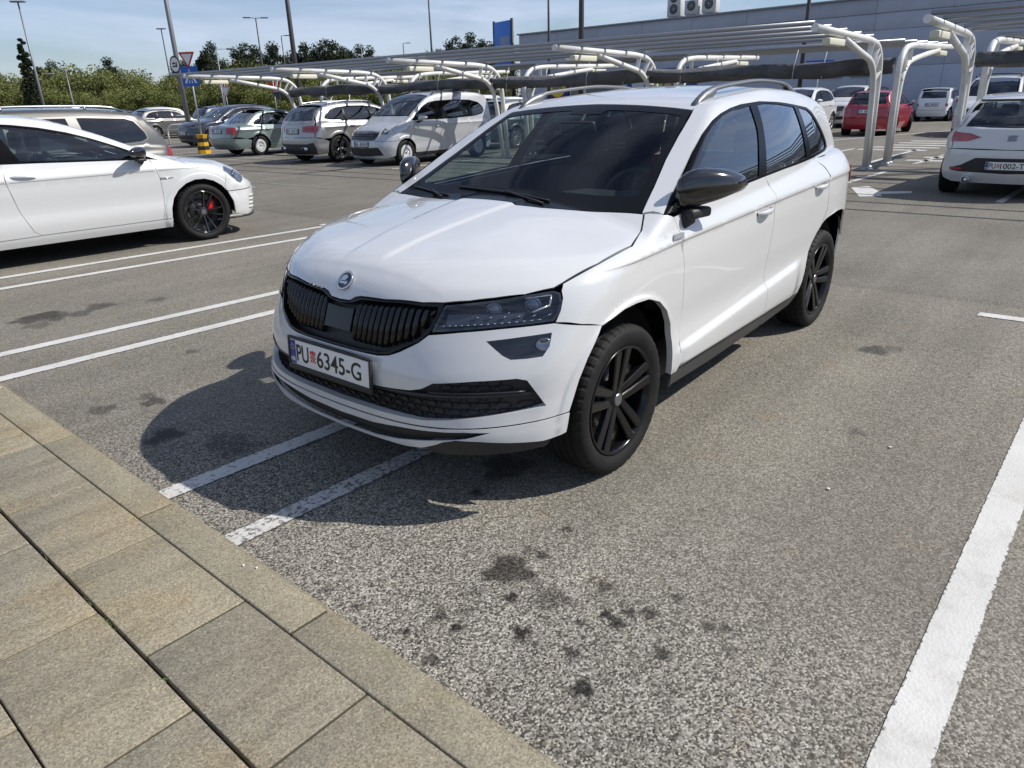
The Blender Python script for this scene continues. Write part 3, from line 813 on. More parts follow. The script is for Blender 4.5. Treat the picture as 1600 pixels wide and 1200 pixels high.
    for row, z in enumerate((.438, .462, .486, .510, .556, .578)):
        for i in range(-26, 27):
            y = i*.062 + (.031 if row % 2 else 0); ay = abs(y)
            lim = .83 if z < .5 else .79
            if ay > lim - .02 or (z > .53 and ay < .53) or (z < .46 and ay > .68) or (z < .48 and ay > .79): continue
            P, N = c.on([('f', ay+dy, z+dz) for dy, dz in ((-.026,0),(-.016,.0115),(.016,.0115),(.026,0),(.016,-.0115),(-.016,-.0115))], -.026)
            P = P*(1, 1 if y > 0 else -1, 1); k = len(hexb.V); Q = [tuple(p) for p in P]; In = [tuple(p + np.array((.014, 0, 0)) + (P.mean(0)-p)*.16) for p in P]
            hexb.add(Q + In, [(a, (a+1) % 6, 6+(a+1) % 6, 6+a) for a in range(6)], 0, False)
    ho = hexb.build('honeycomb', mat('honeycomb_black', (.024,.024,.025), .45), lg); ho['kind'] = 'stuff'
    # upper grille
    gout = [(.107,0,.824),(.109,.058,.826),(.117,.085,.842),(.121,.115,.849),(.131,.25,.853),(.169,.42,.858),(.207,.500,.860),(.190,.508,.83),(.16,.490,.775),(.142,.470,.748),(.115,.436,.719),(.085,.367,.681),(.066,.324,.663),(.056,.268,.655),(.045,.17,.653),(.043,0,.652)]
    gin = [(.107,0,.806),(.110,.075,.818),(.12,.125,.834),(.131,.25,.840),(.165,.42,.845),(.19,.482,.846),(.18,.485,.82),(.155,.470,.775),(.13,.445,.742),(.108,.418,.718),(.085,.362,.692),(.066,.32,.675),(.056,.266,.667),(.045,.17,.665),(.043,0,.664)]
    gr = c.put('radiator_grille', c.hoodp, mirror_half(gout), mat('grille_black', (.005,.005,.006), .28, spec=.35), mirror=False, holes=[mirror_half(gin)], h=.02, off=-.002, flange=.035, gap=.001)[0]
    c.put('grille_backing', c.hoodp, mirror_half(gin), BP, mirror=False, parent=gr, off=-.045, gap=-.008, flange=0, h=.05)
    c.put('radar_cover', c.hoodp, mirror_half([(.1,0,.792),(.1,.083,.800),(.08,.083,.69),(.08,0,.69)]), mat('radar_black', (.010,.010,.011), .3), mirror=False, parent=gr, off=-.012, gap=0, h=.02)
    for y in np.linspace(.108, .462, 13):
        zt = .828 + .014*sstep(.09, .4, y); zb = .672 + max(0, y-.27)*.36 + max(0, y-.40)*.9
        P, N = c.on([('f', y, zb), ('f', y, zb+.02), ('f', y, (zb+zt)/2), ('f', y, zt-.012), ('f', y, zt)])
        for s in (-1, 1):
            V = []
            for p, d in zip(P, (-.035, -.010, -.006, -.010, -.035)):
                for dy, dd in ((-.0065, -.03), (-.0045, 0), (.002, 0), (.0065, -.03)): V.append((p[0] - (d+dd), s*(p[1]+dy), p[2]))
            b = MB(); b.add(V, [(i*4+j, i*4+j+1, (i+1)*4+j+1, (i+1)*4+j) for i in range(4) for j in range(3)], 0, True)
            b.build('slat', mat('slat_black', (.008,.008,.009), .22), gr)
    # emblem: round chrome badge with a plain winged arrow
    P, N = c.on([('f', 0, .893)], .004); Mx = frame_from(N[0])
    b = MB(); b.lathe([(.041, 0), (.044, .004), (.040, .0065), (.0355, .005), (.035, .003)], n=40)
    em = b.build('emblem', M_CHROME(), root); em.location = tuple(P[0]); em.rotation_euler = Mx.to_euler()
    b = MB(); b.lathe([(.0001, .0042), (.0355, .0036)], n=32); b.build('emblem_disc', mat('emblem_black', (.01,.011,.013), .15, coat=1.), em)
    b = MB()
    for poly in ([(-.024,-.016),(.012,-.016),(.012,-.022),(.026,-.011),(.012,0),(.012,-.007),(-.024,-.007)], [(-.022,-.004),(-.006,-.003),(.008,.020),(-.002,.026)], [(-.012,-.003),(.002,-.003),(.016,.015),(.010,.019)], [(-.028,-.006),(-.018,-.005),(-.008,.022),(-.016,.020)]): b.prism(poly, .0040, .0060)
    b.build('emblem_mark', M_CHROME(), em)
    # licence plate
    add_plate(root, (.012, 0, .582), (-1, 0, .07), 'PU 6345-G')
    # fog lamps
    for s in (1, -1):
        f = [(x, s*y, z) for x, y, z in fog]
        hold = c.put('fog_lamp', c.wrap, f, BG, mirror=False, off=-.012, flange=0, gap=-.003, h=.02)[0]
        P, N = c.on([('c', .40, .815, .712)], -.006); Mx = frame_from(N[0]*(1, s, 1))
        b = MB(); b.lathe([(.026, 0), (.029, .004), (.022, .003), (.012, -.001), (.0001, -.002)], n=20)
        o = b.build('fog_reflector', mat('dark_chrome', (.25,.26,.28), .12, 1.), hold); o.location = tuple(P[0]*(1, s, 1)); o.rotation_euler = Mx.to_euler(); o.scale = (1.15, .9, 1)
    # headlamps
    hl = [(.215,.500,.857),(.26,.583,.865),(.319,.649,.873),(.40,.732,.885),(.487,.797,.894),(.503,.818,.885),(.496,.827,.86),(.474,.832,.82),(.446,.832,.791),(.36,.762,.785),(.292,.692,.781),(.203,.580,.771),(.150,.482,.762),(.165,.486,.79)]
    for s in (1, -1):
        q = [(x, s*y, z) for x, y, z in hl]
        lens = c.put('headlamp', c.wrap, q, glass('headlamp_lens', (.80,.83,.86), .8), mirror=False, h=.02, flange=0, gap=.001, off=.0)[0]
        c.put('lamp_housing', c.wrap, q, mat('lamp_dark', (.012,.013,.016), .3), mirror=False, parent=lens, off=-.055, gap=-.004, flange=-.055, h=.03)
        c.put('lamp_bezel', c.wrap, q, BG, mirror=False, parent=lens, h=.02, flange=0, gap=.0, off=-.003, holes=[Wrapin(c, q, .0075)])
        det = MB(); grey = mat('lamp_grey', (.10,.105,.115), .35, .7)
        def L3(items, off):
            P, N = c.on(items, off); return P*(1, s, 1), N*(1, s, 1)
        # light guide along the bottom edge
        P, N = L3([('f', y, .783 + .016*(y-.49)/.3) for y in np.linspace(.50, .80, 16)], -.012)
        for i in range(15): det.tube([tuple(P[i]), tuple(P[i+1])], .0035, 6, 1)
        # faceted reflector: slanted fins and the two lamp modules
        for k, y in enumerate(np.linspace(.525, .70, 9)):
            P, N = L3([('f', y, .845+.02*(y-.5)), ('f', y+.014, .80)], -.035); det.tube([tuple(P[0]), tuple(P[1])], .004, 5, 1 if k % 2 else 0)
        for k, y in enumerate(np.linspace(.60, .80, 6)):
            P, N = L3([('f', y, .806), ('f', y+.022, .818)], -.016); det.tube([tuple(P[0]), tuple(P[1])], .003, 5, 1)
        P, N = L3([('f', y, z) for z in (.788, .828) for y in (.52, .60, .68, .75)], -.020)
        det.add([tuple(p) for p in P], [(0, 1, 5, 4), (1, 2, 6, 5), (2, 3, 7, 6)], 2)  # pale panel: the bright reflection inside the lamp put into its colour
        det.build('lamp_optics', [grey, mat('lamp_clear', (.75,.78,.82), .15, .6), mat('painted_reflection', (.72,.73,.74), .4)], lens)
        for y, z, r in ((.765, .855, .026), (.66, .846, .024)):
            P, N = L3([('f', y, z)], -.030); Mx = frame_from(Vector((-.86, s*.5, .06)))
            b = MB(); b.lathe([(r+.006, .0), (r+.004, .010), (r, .006), (r*.8, .012), (r*.4, .017), (.0001, .018)], n=22)
            o = b.build('projector', mat('projector_glass', (.10,.12,.17), .06, .5, coat=1.), lens); o.location = tuple(P[0]); o.rotation_euler = Mx.to_euler()
        b = MB()
        for (y0, z0, y1, z1) in ((.735,.878,.800,.884),(.800,.884,.808,.848),(.808,.848,.77,.828)):
            P, N = L3([('f', y0, z0), ('f', (y0+y1)/2, (z0+z1)/2), ('f', y1, z1)], -.012); b.tube([tuple(p) for p in P], .004, 6)
        b.build('daytime_lamp', mat('lamp_clear', (.75,.78,.82), .15, .6), lens)
    # fenders
    archf = [(.640,.921,.741),(.70,.93,.755),(.78,.93,.769),(.868,.934,.775),(.973,.932,.768),(1.08,.928,.733),(1.16,.92,.672),(1.215,.915,.60),(1.242,.912,.50),(1.252,.912,.40),(1.262,.908,.335)]
    doorf = [(1.318,.907,.335),(1.335,.914,.45),(1.346,.905,.649),(1.320,.913,.850),(1.284,.912,.979),(1.243,.887,1.068)]
    fend = archf + doorf + [(1.19,.866,1.083),(1.176,.80,1.082)] + hs + [(.507,.822,.892),(.500,.830,.865),(.476,.836,.822),(.448,.836,.786),(.538,.893,.765)]
    fo = c.put('fender', Obl((.15, -.75, -.64), (.98, .196, 0), (.125, -.627, .764)), fend, W, both=True, h=.018, h2=.012, flange=.03, gap=.001)
    P, N = c.on([('s', 1.245, .985)], .003)
    for s, par in ((-1, fo[0]), (1, fo[1])):
        Mx = frame_from(N[0]*(1, s, 1)); b = MB(); b.prism([(-.055,-.012),(.040,-.012),(.055,.012),(-.035,.012)] if s < 0 else [(.055,-.012),(-.040,-.012),(-.055,.012),(.035,.012)], 0, .004)
        b.prism([(-.044,-.0085),(.034,-.0085),(.044,.0085),(-.030,.0085)], .004, .0055, 1)
        o = b.build('side_badge', [mat('badge_frame', (.22,.225,.23), .4, .8), mat('badge_black', (.01,.01,.011), .3)], par); o.location = tuple(P[0]*(1, s, 1)); o.rotation_euler = Mx.to_euler()
    # doors
    belt = [(2.326,.862,1.137),(2.045,.868,1.124),(1.75,.875,1.107),(1.483,.881,1.093),(1.243,.887,1.072)]
    doorb = [(2.326,.865,1.137),(2.368,.89,1.075),(2.385,.903,1.033),(2.383,.913,.884),(2.365,.907,.70),(2.356,.901,.623),(2.368,.921,.526),(2.366,.921,.40),(2.376,.898,.335)]
    fd = c.put('front_door', c.wrap, doorf[::-1] + [(1.6,.907,.338),(2.0,.907,.342)] + doorb[::-1] + belt[1:-1], W, both=True, h=.02, h2=.013, gap=.0018)
    doorr = [(3.225,.820,1.166),(3.25,.87,1.10),(3.264,.905,1.062),(3.287,.923,.967),(3.305,.920,.842)]
    archr = [(3.239,.914,.745),(3.188,.912,.713),(3.128,.908,.655),(3.085,.905,.60),(3.056,.907,.532),(3.04,.90,.43),(3.03,.90,.345)]
    rd = c.put('rear_door', c.wrap, doorb + [(2.6,.89,.338),(2.85,.89,.342)] + archr[::-1] + doorr[::-1] + [(2.95,.836,1.158),(2.621,.854,1.149)], W, both=True, h=.02, h2=.013, gap=.0018)
    for (objs, h0) in ((fd, (2.135,.962,2.325,.968)), (rd, (3.035,1.000,3.215,1.006))):
        for s, par in ((-1, objs[0]), (1, objs[1])):
            add_handle(c, par, *h0, W, s, .034)
            P, N = c.on([('s', h0[0]+.085, h0[1]+.001)], .0008); b = MB(); b.lathe([(.0001, .0), (.034, .0)], n=20, flip=False)
            o = b.build('handle_cup', mat('cup_white', (.45,.45,.46), .5), par); o.location = tuple(P[0]*(1, s, 1)); o.rotation_euler = frame_from(N[0]*(1, s, 1)).to_euler(); o.scale = (1.15, .8, 1)
    c.put('sill_trim', c.wrap, [(1.262,.9,.333),(2.0,.9,.338),(2.9,.89,.340),(3.03,.89,.343),(2.96,.88,.275),(2.5,.87,.245),(1.8,.87,.235),(1.30,.87,.25)], mat('sill_grey', (.045,.047,.05), .45), both=True, gap=.001, off=.002)
    # body side: pillars, roof rail strip and rear quarter
    dlo = [(1.190,.864,1.085),(1.282,.840,1.133),(1.487,.797,1.241),(1.63,.77,1.317),(1.763,.746,1.381),(1.904,.727,1.434),(2.032,.712,1.464),(2.18,.698,1.487),(2.332,.688,1.501),(2.601,.682,1.510),(2.879,.686,1.500),(3.179,.685,1.477),(3.40,.68,1.457),(3.475,.69,1.435),(3.53,.705,1.389),(3.66,.745,1.245),(3.675,.755,1.212),(3.655,.765,1.196),(3.555,.779,1.180),(3.283,.813,1.169),(2.95,.836,1.160),(2.621,.854,1.152),(2.326,.862,1.137),(2.045,.868,1.124),(1.75,.875,1.107),(1.483,.881,1.093)]
    tail = c.S.pts([('r', .60, 1.47), ('r', .63, 1.38), ('r', .665, 1.25), ('r', .70, 1.12), ('r', .735, 1.10), ('s', 3.98, 1.055), ('s', 4.0, .96), ('s', 4.08, .90), ('r', .74, .86), ('r', .74, .72)], 1)
    ditch = [(2.02,.585,1.52),(2.2,.58,1.54),(2.6,.575,1.55),(3.0,.57,1.55),(3.4,.56,1.54),(3.75,.55,1.515),(3.93,.54,1.48)]
    arch2 = [(3.97,.90,.62),(3.93,.90,.70),(3.87,.91,.755),(3.78,.92,.79),(3.66,.925,.808),(3.54,.93,.812),(3.42,.93,.800),(3.33,.92,.782),(3.285,.915,.768),(3.247,.915,.751)]
    ws = [(1.167,.774,1.087),(1.346,.730,1.177),(1.534,.681,1.277),(1.722,.644,1.374),(1.956,.598,1.484)]
    i0 = 18   # dlo index of the rear lower corner
    side = [(1.185,.80,1.083)] + ws + ditch + [tuple(t) for t in tail] + arch2 + [(3.310,.92,.842),(3.291,.923,.967),(3.268,.905,1.062),(3.254,.87,1.10),(3.229,.822,1.164)]
    side = [(1.19,.864,1.083)] + side + [dlo[i] for i in range(19, 17, -1)] + [dlo[i] for i in range(17, 0, -1)]
    bs = c.put('body_side', c.cant, side, W, both=True, h=.024, h2=.018, gap=.001, flange=.012)
    tr = mat('window_trim', (.003,.003,.0035), .2, spec=.12)
    gF = [(1.24,.855,1.098),(1.489,.803,1.228),(1.759,.756,1.366),(1.882,.739,1.411),(2.05,.722,1.450),(2.18,.71,1.472),(2.305,.70,1.484),(2.395,.70,1.40),(2.33,.80,1.25),(2.275,.865,1.150),(2.031,.865,1.139),(1.6,.87,1.114)]
    gR = [(2.480,.696,1.492),(2.65,.696,1.494),(2.833,.696,1.490),(3.095,.694,1.472),(3.12,.71,1.40),(3.10,.78,1.26),(3.065,.829,1.176),(2.75,.85,1.165),(2.395,.859,1.153),(2.42,.80,1.28),(2.455,.74,1.40)]
    gQ = [(3.165,.696,1.463),(3.30,.69,1.453),(3.40,.689,1.439),(3.455,.70,1.405),(3.52,.73,1.325),(3.61,.76,1.228),(3.56,.77,1.198),(3.40,.79,1.190),(3.175,.814,1.182),(3.19,.78,1.25),(3.195,.72,1.38)]
    def xz(L): return [(x, 0, z) for x, y, z in L]
    # B-pillar runs slanted: fix the pane edges in side view
    gF = xz([(1.245,0,1.098),(1.489,0,1.226),(1.63,0,1.303),(1.759,0,1.366),(1.882,0,1.412),(2.05,0,1.452),(2.20,0,1.474),(2.435,0,1.487),(2.39,0,1.37),(2.30,0,1.25),(2.235,0,1.146),(2.031,0,1.137),(1.6,0,1.112)])
    gR = xz([(2.545,0,1.494),(2.70,0,1.496),(2.87,0,1.488),(3.125,0,1.466),(3.10,0,1.35),(3.06,0,1.180),(2.75,0,1.166),(2.345,0,1.150),(2.41,0,1.26),(2.49,0,1.39)])
    gQ = xz([(3.205,0,1.461),(3.30,0,1.453),(3.39,0,1.440),(3.452,0,1.412),(3.50,0,1.36),(3.625,0,1.228),(3.59,0,1.203),(3.40,0,1.192),(3.16,0,1.184),(3.19,0,1.33)])
    dl = xz(dlo)
    c.put('window_trim', c.side, dl, tr, both=True, holes=[gF, gR, gQ], h=.024, gap=.002, off=.001, flange=.008)
    for nm, q, gm in (('front_window', gF, glass('side_glass', (.60,.70,.68))), ('rear_window', gR, glass('privacy_glass', (.10,.12,.13), 1.25)), ('quarter_window', gQ, glass('privacy_glass', (.10,.12,.13), 1.25))):
        c.put(nm, c.side, q, gm, both=True, gap=-.004, off=-.004, flange=0, h=.03)
    # windscreen
    wsb = [(1.06,0,1.112),(1.058,.17,1.108),(1.045,.21,1.103),(1.065,.33,1.098),(1.12,.475,1.09),(1.150,.62,1.087),(1.165,.72,1.085),(1.173,.770,1.087)]
    wst = [(1.346,.726,1.177),(1.534,.677,1.277),(1.722,.640,1.374),(1.950,.594,1.484),(1.963,.475,1.496),(1.973,.281,1.509),(1.982,.03,1.517),(1.983,0,1.518)]
    wsb[0:0] = []
    hwin = [(1.035+.0,0,1.11),(1.032,.168,1.106),(1.016,.198,1.103),(1.04,.33,1.096),(1.097,.475,1.09),(1.135,.62,1.087),(1.157,.72,1.085),(1.168,.772,1.086)] + wst
    pane = [(1.215,0,1.145),(1.22,.25,1.143),(1.235,.50,1.13),(1.262,.66,1.125),(1.29,.690,1.14),(1.44,.655,1.225),(1.60,.622,1.31),(1.78,.590,1.40),(1.885,.568,1.455),(1.90,.50,1.47),(1.91,.30,1.482),(1.915,.115,1.486),(1.87,.10,1.47),(1.865,0,1.468)]
    cw = c.put('windscreen_surround', c.wsp, mirror_half(hwin), tr, mirror=False, holes=[mirror_half(pane)], h=.026, gap=.001, flange=.006)[0]
    c.put('windscreen', c.wsp, mirror_half(pane), glass('screen_glass', (.60,.68,.67), .3), mirror=False, gap=-.003, off=-.002, flange=0, h=.04)
    # roof and rails
    roof = [(1.987,0,1.52),(1.977,.281,1.509),(1.967,.475,1.496),(1.958,.594,1.484),(2.02,.583,1.52),(2.2,.578,1.54),(2.6,.573,1.55),(3.0,.568,1.55),(3.4,.558,1.54),(3.75,.548,1.515),(3.92,.538,1.48),(3.96,.35,1.47),(3.98,0,1.47)]
    ro = c.put('roof', c.top, mirror_half(roof), W, mirror=False, h=.035, gap=.001)[0]
    for s in (-1, 1):
        b = MB(); V = []; xs = np.linspace(2.0, 3.50, 25)
        base = c.S.pts([('t', x, .572 - .01*(x-2)) for x in xs], 1)
        for i, (x, p) in enumerate(zip(xs, base)):
            t = i/24; up = .050*(1 - abs(2*t-1)**7); th = .020 + .012*abs(2*t-1)**4
            up = max(up, .002)
            lo = up - th if .14 < t < .88 else -.012
            for dy, dz in ((-.017, lo), (-.020, (up+lo)/2), (-.012, up), (.010, up-.003), (.019, (up+lo)/2), (.017, lo)): V.append((p[0], s*(p[1]+dy), p[2]+dz))
        F = [(i*6+j, i*6+(j+1) % 6, (i+1)*6+(j+1) % 6, (i+1)*6+j) for i in range(24) for j in range(6)] + [tuple(range(6)), tuple(range(144, 150))]
        b.add(V, F, 0, True); b.build('roof_rail', mat('rail_grey', (.16,.165,.17), .42, .6), root)
    P, N = c.on([('t', 3.72, 0)]); b = MB(); b.add([(3.64, -.02, P[0][2]-.01), (3.64, .02, P[0][2]-.01), (3.80, .024, P[0][2]-.012), (3.80, -.024, P[0][2]-.012), (3.765, -.004, P[0][2]+.055), (3.765, .004, P[0][2]+.055), (3.80, .004, P[0][2]+.05), (3.80, -.004, P[0][2]+.05)], [(0,1,5,4),(1,2,6,5),(2,3,7,6),(3,0,4,7),(4,5,6,7)], 0); b.build('roof_antenna', BG, root)
    # tail
    tl = c.S.pts([('s', 3.84, 1.062), ('r', .735, 1.095), ('r', .60, 1.085), ('r', .56, 1.0), ('r', .60, .95), ('r', .735, .865), ('s', 3.97, .905), ('s', 3.87, .962)], 1)
    c.put('tail_lamp', c.wrap, tl, M_RED(), both=True, off=.022, gap=.002, flange=.02)
    hat = c.S.pts([('r', 0, 1.455), ('r', .58, 1.455), ('r', .625, 1.38), ('r', .66, 1.25), ('r', .695, 1.12), ('r', .595, 1.09), ('r', .555, 1.0), ('r', .595, .945), ('r', .733, .862), ('r', .735, .72), ('r', .70, .705), ('r', .665, .60), ('r', 0, .60)], 1)
    win = c.S.pts([('r', 0, 1.42), ('r', .54, 1.415), ('r', .60, 1.25), ('r', .64, 1.14), ('r', .5, 1.12), ('r', 0, 1.11)], 1)
    hat[0][1] = hat[-1][1] = win[0][1] = win[-1][1] = 0
    tg = c.put('tailgate', c.rear, mirror_half(hat), W, mirror=False, holes=[mirror_half(win)], h=.05, gap=.003)[0]
    c.put('tailgate_window', c.rear, mirror_half(win), glass('privacy_glass', (.10,.12,.13), 1.25), mirror=False, parent=tg, off=-.004, gap=-.004, flange=0, h=.07)
    rb = c.S.pts([('r', 0, .595), ('r', .665, .595), ('r', .70, .71), ('r', .735, .715), ('r', .82, .70), ('s', 3.985, .60), ('s', 3.985, .50), ('s', 3.97, .40), ('s', 3.94, .30), ('r', .70, .28), ('r', 0, .28)], 1); rb[0][1] = rb[-1][1] = 0
    c.put('rear_bumper', c.wrap, [(x, max(y, .0005), z) for x, y, z in rb], W, both=True, h=.05, gap=0)
    # mirrors, wipers, cabin
    add_mirror(root, 1.455, .962, 1.166, BG, .885, 1.28)
    for (x0, y0, x1, y1) in ((1.135, -.30, 1.20, .34), (1.115, .34, 1.215, .70)):
        P, N = c.on([('t', x0+(x1-x0)*t, abs(y0+(y1-y0)*t)) for t in np.linspace(0, 1, 12)], .006)
        b = MB(); b.tube([(p[0], y0+(y1-y0)*t, p[2]) for p, t in zip(P, np.linspace(0, 1, 12))], .005, 6)
        P2, N2 = c.on([('t', x0-.05, abs(y0))], .006); b.tube([tuple(P2[0]*(1, 1 if y0 > 0 else -1, 1)), (P[5][0], y0+(y1-y0)*5/11, P[5][2]+.006)], .006, 6); b.build('wiper', BP, root)
    add_cabin(root, 1.22, 1.09, 1.50, 2.18, 3.02, .70)
    b = MB(); b.bbox((1.80, 0, 1.405), (.035, .23, .07), .016, rot=Matrix.Rotation(R(-15), 3, 'Y')); b.tube([(1.80, 0, 1.42), (1.875, 0, 1.465)], .012, 8); b.build('rear_view_mirror', BP, root)
    add_under(root, 4.38, .92, S.wheels, .345)
    make_wheel('hero', .336, .215, .245, mat('rim_gloss_black', (.004,.004,.0045), .22, spec=.4), 5, 'pair')
    for x, y, st, sp in ((.868, -.7875, -.01, R(2)), (.868, .7875, -.01, .3), (3.506, -.765, 0, R(20)), (3.506, .765, 0, .7)): place_wheel('hero', root, x, y, .333, st, sp)
    return root
def Wrapin(c, q, d):
    """3D ring lying d inside a closed outline on the wrap sheet"""
    Q = inset(dens(c.wrap.inv(A3(q)), .02), d); O, D = c.wrap.rays(Q); return [tuple(p) for p in c.S.cast(O, D)]
hero = build_hero()
# ---------------------------------------------------------------- the other parked cars, from side-view measurements
def gshape(L, W, wheels, zt, zg, zh, wb=None, tumble=.30, tcurve=.5, cw=.12, fa=.42, fp=2.9, ra=.40, rp=2.8, rz=None, r=.32, gcr=(.02, .07), crown=.07):
    hw = W/2; x1, x2 = wheels
    cowl = zg[1][0]
    wb = wb or [(cowl-.2, hw-.055), (cowl+1, hw-.06), (L*.68, hw-.075), (L*.86, hw-.14), (L, hw-.22)]
    zb = Spl(zt)(cowl+.8)
    S_ = Shape(L=L, W=W, wplan=Spl([(0, hw-.04), (x1, hw-.006), (x1+.6, hw-.014), (L*.6, hw-.012), (x2, hw-.004), (L-.45, hw-.04), (L, hw-.13)]),
        zprof=Spl([(.12,-.09),(.2,-.05),(.30,-.015),(.42,.0),(.52,-.008),(.66,.0),(zb-.25,.004),(zb-.145,.003),(zb-.13,.0105),(zb-.11,.006),(zb-.06,-.018),(zb,-.06),(zb+.1,-.13)]),
        fz=Spl([(.15,.16),(.22,.06),(.34,.025),(.50,.0),(.60,.008),(zh-.08,.05),(zh,.12),(zh+.2,.4)]),
        fa=Spl([(.2,fa),(.9,fa+.05)]), fp=Spl([(.2,fp+.6),(.9,fp)]),
        rz=Spl(rz or [(.2,L-.12),(.4,L-.01),(.6,L),(.8,L-.03),(1.0,L-.07),(1.3,L-.14),(1.9,L-.24)]), ra=ra, rp=rp,
        zt=Spl(zt), crown=Spl([(.1,.03),(.5,crown),(cowl,crown),(cowl+.5,.02),(L,.02)]), wb=Spl(wb), tumble=tumble, tcurve=tcurve,
        zg=Spl(zg), gcrown=lambda x, a=cowl+.55, b=cowl+1.3, g=gcr: g[0] + g[1]*sstep(a, b, x), cw=cw, cr=.08,
        wheels=[(x1, r), (x2, r)], flare=.008, fr=r+.11, kh=.09, kf=.07, kr=.09, kg=.05, kcut=.05)
    S_.creases = (zb-.145, zb-.137, zb-.13, zb-.11); return S_
def archpts(x, r, z0, a0=-20, a1=200, n=14, ra=None):
    ra = ra or r+.055
    return [(x + ra*math.cos(q), r + ra*math.sin(q)) for q in np.radians(np.linspace(a1, a0, n)) if r + ra*math.sin(q) > z0]
def gen_car(name, label, loc, rz, S, wheels, r, dlo, panes, gaps, pcol, hl, tl, zh, zbump, cowl, roofx, yws, ydit, wheel, group=None, grille=None, intake=None, trim=None, side_glass=(.30,.34,.34), back_glass=(.10,.12,.13), plate=None, rplate=None, rplate_z=.62, mirror=None, handles=(), rails=None, seats=(2.0, 2.9), sill_black=False, bumper_black=None, h=.07, door_names=('front_door','rear_door'), rz_win=None, cat='car', steer=0., mirror_mat=None, interior=True, hood_front=None, rear_bump=.60, rearw=None, bar_mat=None):
    root = empty(name, loc, rz, label, cat, group)
    c = Car(S, root, h); L = S.L; hw = S.W/2; x1, x2 = wheels
    pts = lambda items: [tuple(p) for p in S.pts(items, 1)]
    def half(items):
        P = S.pts(items, 1); P[0][1] = P[-1][1] = 0; return mirror_half(P)
    BP = M_PLASTIC(); tr = trim or mat('window_trim', (.003,.003,.0035), .2, spec=.12); zc = Spl(S.zt.__dict__ and list(zip(S.zt.x, S.zt.y)))(cowl)
    yh = hw*.80
    # hood: rear edge at the cowl, sides along the fender shoulder, nose edge
    hx = [cowl - .02, cowl*.75, cowl*.5, cowl*.30]
    hoodedge = [('t', cowl+.02, 0), ('t', cowl+.04, yh*.6), ('t', cowl+.10, yh)] + [('t', x, yh*(1 if i < 2 else .97 - .05*(i-2))) for i, x in enumerate(hx)] + [('f', yh*.80, zh+.015), ('f', yh*.5, zh-.0), ('f', 0, zh-.005)]
    c.put('hood', c.hoodp, half(hoodedge), pcol, mirror=False, gap=.003)
    sill = .30
    af = archpts(x1, r, sill); ar = archpts(x2, r, sill)
    iF = int(np.argmax([z for x, z in af])); iR = int(np.argmax([z for x, z in ar]))
    xb = x1 - math.sqrt(max((r+.055)**2 - (zbump-r)**2, .0004))           # where bumper, fender and nose panel meet on the arch
    afB = [(x, z) for x, z in af[:iF] if z < zbump]; afF = [(x, z) for x, z in af if (x, z) not in afB]
    bum = [('f', 0, zbump+.02), ('f', yh*.55, zbump+.02), ('f', yh*.85, zbump), ('c', x1-r*1.25, hw*.9, zbump-.005)] + [('s', xb, zbump-.004)] + [('s', x, z) for x, z in afB[::-1]] + [('s', x1-r-.06, .26), ('f', hw*.80, .20), ('f', hw*.5, .18), ('f', 0, .17)]
    hol = []
    if intake: hol.append(half([('f', y, z) for y, z in intake]))
    c.put('front_bumper', c.wrap, half(bum), bumper_black or pcol, mirror=False, gap=.002, holes=hol, flange=.02)
    if intake: c.put('lower_grille', c.wrap, half([('f', y, z) for y, z in intake]), BP, mirror=False, off=-.03, gap=-.008, flange=0)
    # nose panel between bumper and hood: grille, lamps and the painted rest
    nose = [('f', 0, zh-.007), ('f', yh*.5, zh-.002), ('f', yh*.80, zh+.013), ('t', hx[3], yh*.87), ('t', hx[2], yh*.92)]
    HL = pts(hl); 
    npoly = nose + [('s', x1-r*.9, zbump+.06)] + [('s', xb-.003, zbump+.0), ('c', x1-r*1.25, hw*.9, zbump), ('f', yh*.85, zbump+.005), ('f', yh*.55, zbump+.025), ('f', 0, zbump+.025)]
    holes = [HL, [(a, -b, d) for a, b, d in HL]]
    if grille: holes.append(half([('f', y, z) for y, z in grille]))
    c.put('front_panel', c.wrap, half(npoly), pcol, mirror=False, gap=.002, holes=holes)
    if grille:
        g = c.put('radiator_grille', c.wrap, half([('f', y, z) for y, z in grille]), M_BLACKGLOSS(), mirror=False, off=-.012, gap=-.003, flange=0)[0]
        b = MB(); zs = [z for y, z in grille]; z0, z1 = min(zs), max(zs); ym = max(y for y, z in grille)
        for z in np.linspace(z0, z1, 5)[1:-1]:
            P, N = c.on([('f', y, z) for y in np.linspace(0, ym*.94, 8)], -.006)
            for s in (-1, 1): b.tube([tuple(p*(1, s, 1)) for p in P], .006, 5)
        sl = b.build('grille_bar', bar_mat or mat('dark_chrome', (.25,.26,.28), .12, 1.), g)
    for s in (1, -1):
        q = [(a, s*b, d) for a, b, d in HL]
        ln = c.put('headlamp', c.wrap, q, glass('lamp_lens', (.85,.88,.9)), mirror=False, flange=0, gap=0)[0]
        c.put('lamp_housing', c.wrap, q, mat('lamp_silver', (.20,.205,.215), .3, .7), mirror=False, parent=ln, off=-.03, gap=-.004, flange=-.03)
        cen = np.mean(q, 0); b = MB(); b.lathe([(.045, 0), (.05, .012), (.04, .008), (.02, .018), (.0001, .02)], n=16)
        o = b.build('projector', mat('dark_chrome', (.25,.26,.28), .12, 1.), ln); P = S.cast(np.array([[cen[0]-1.2, cen[1]+s*.7, cen[2]]]), np.array([[.8638, -s*.5038, 0.]])); o.location = tuple(P[0] + np.array((.022, -s*.012, 0))); o.rotation_euler = frame_from((-.86, s*.5, .05)).to_euler()
    # fender
    xd = gaps[0]
    belt = lambda x: float(np.interp(x, *zip(*sorted((a, b) for a, b in dlo_low))))
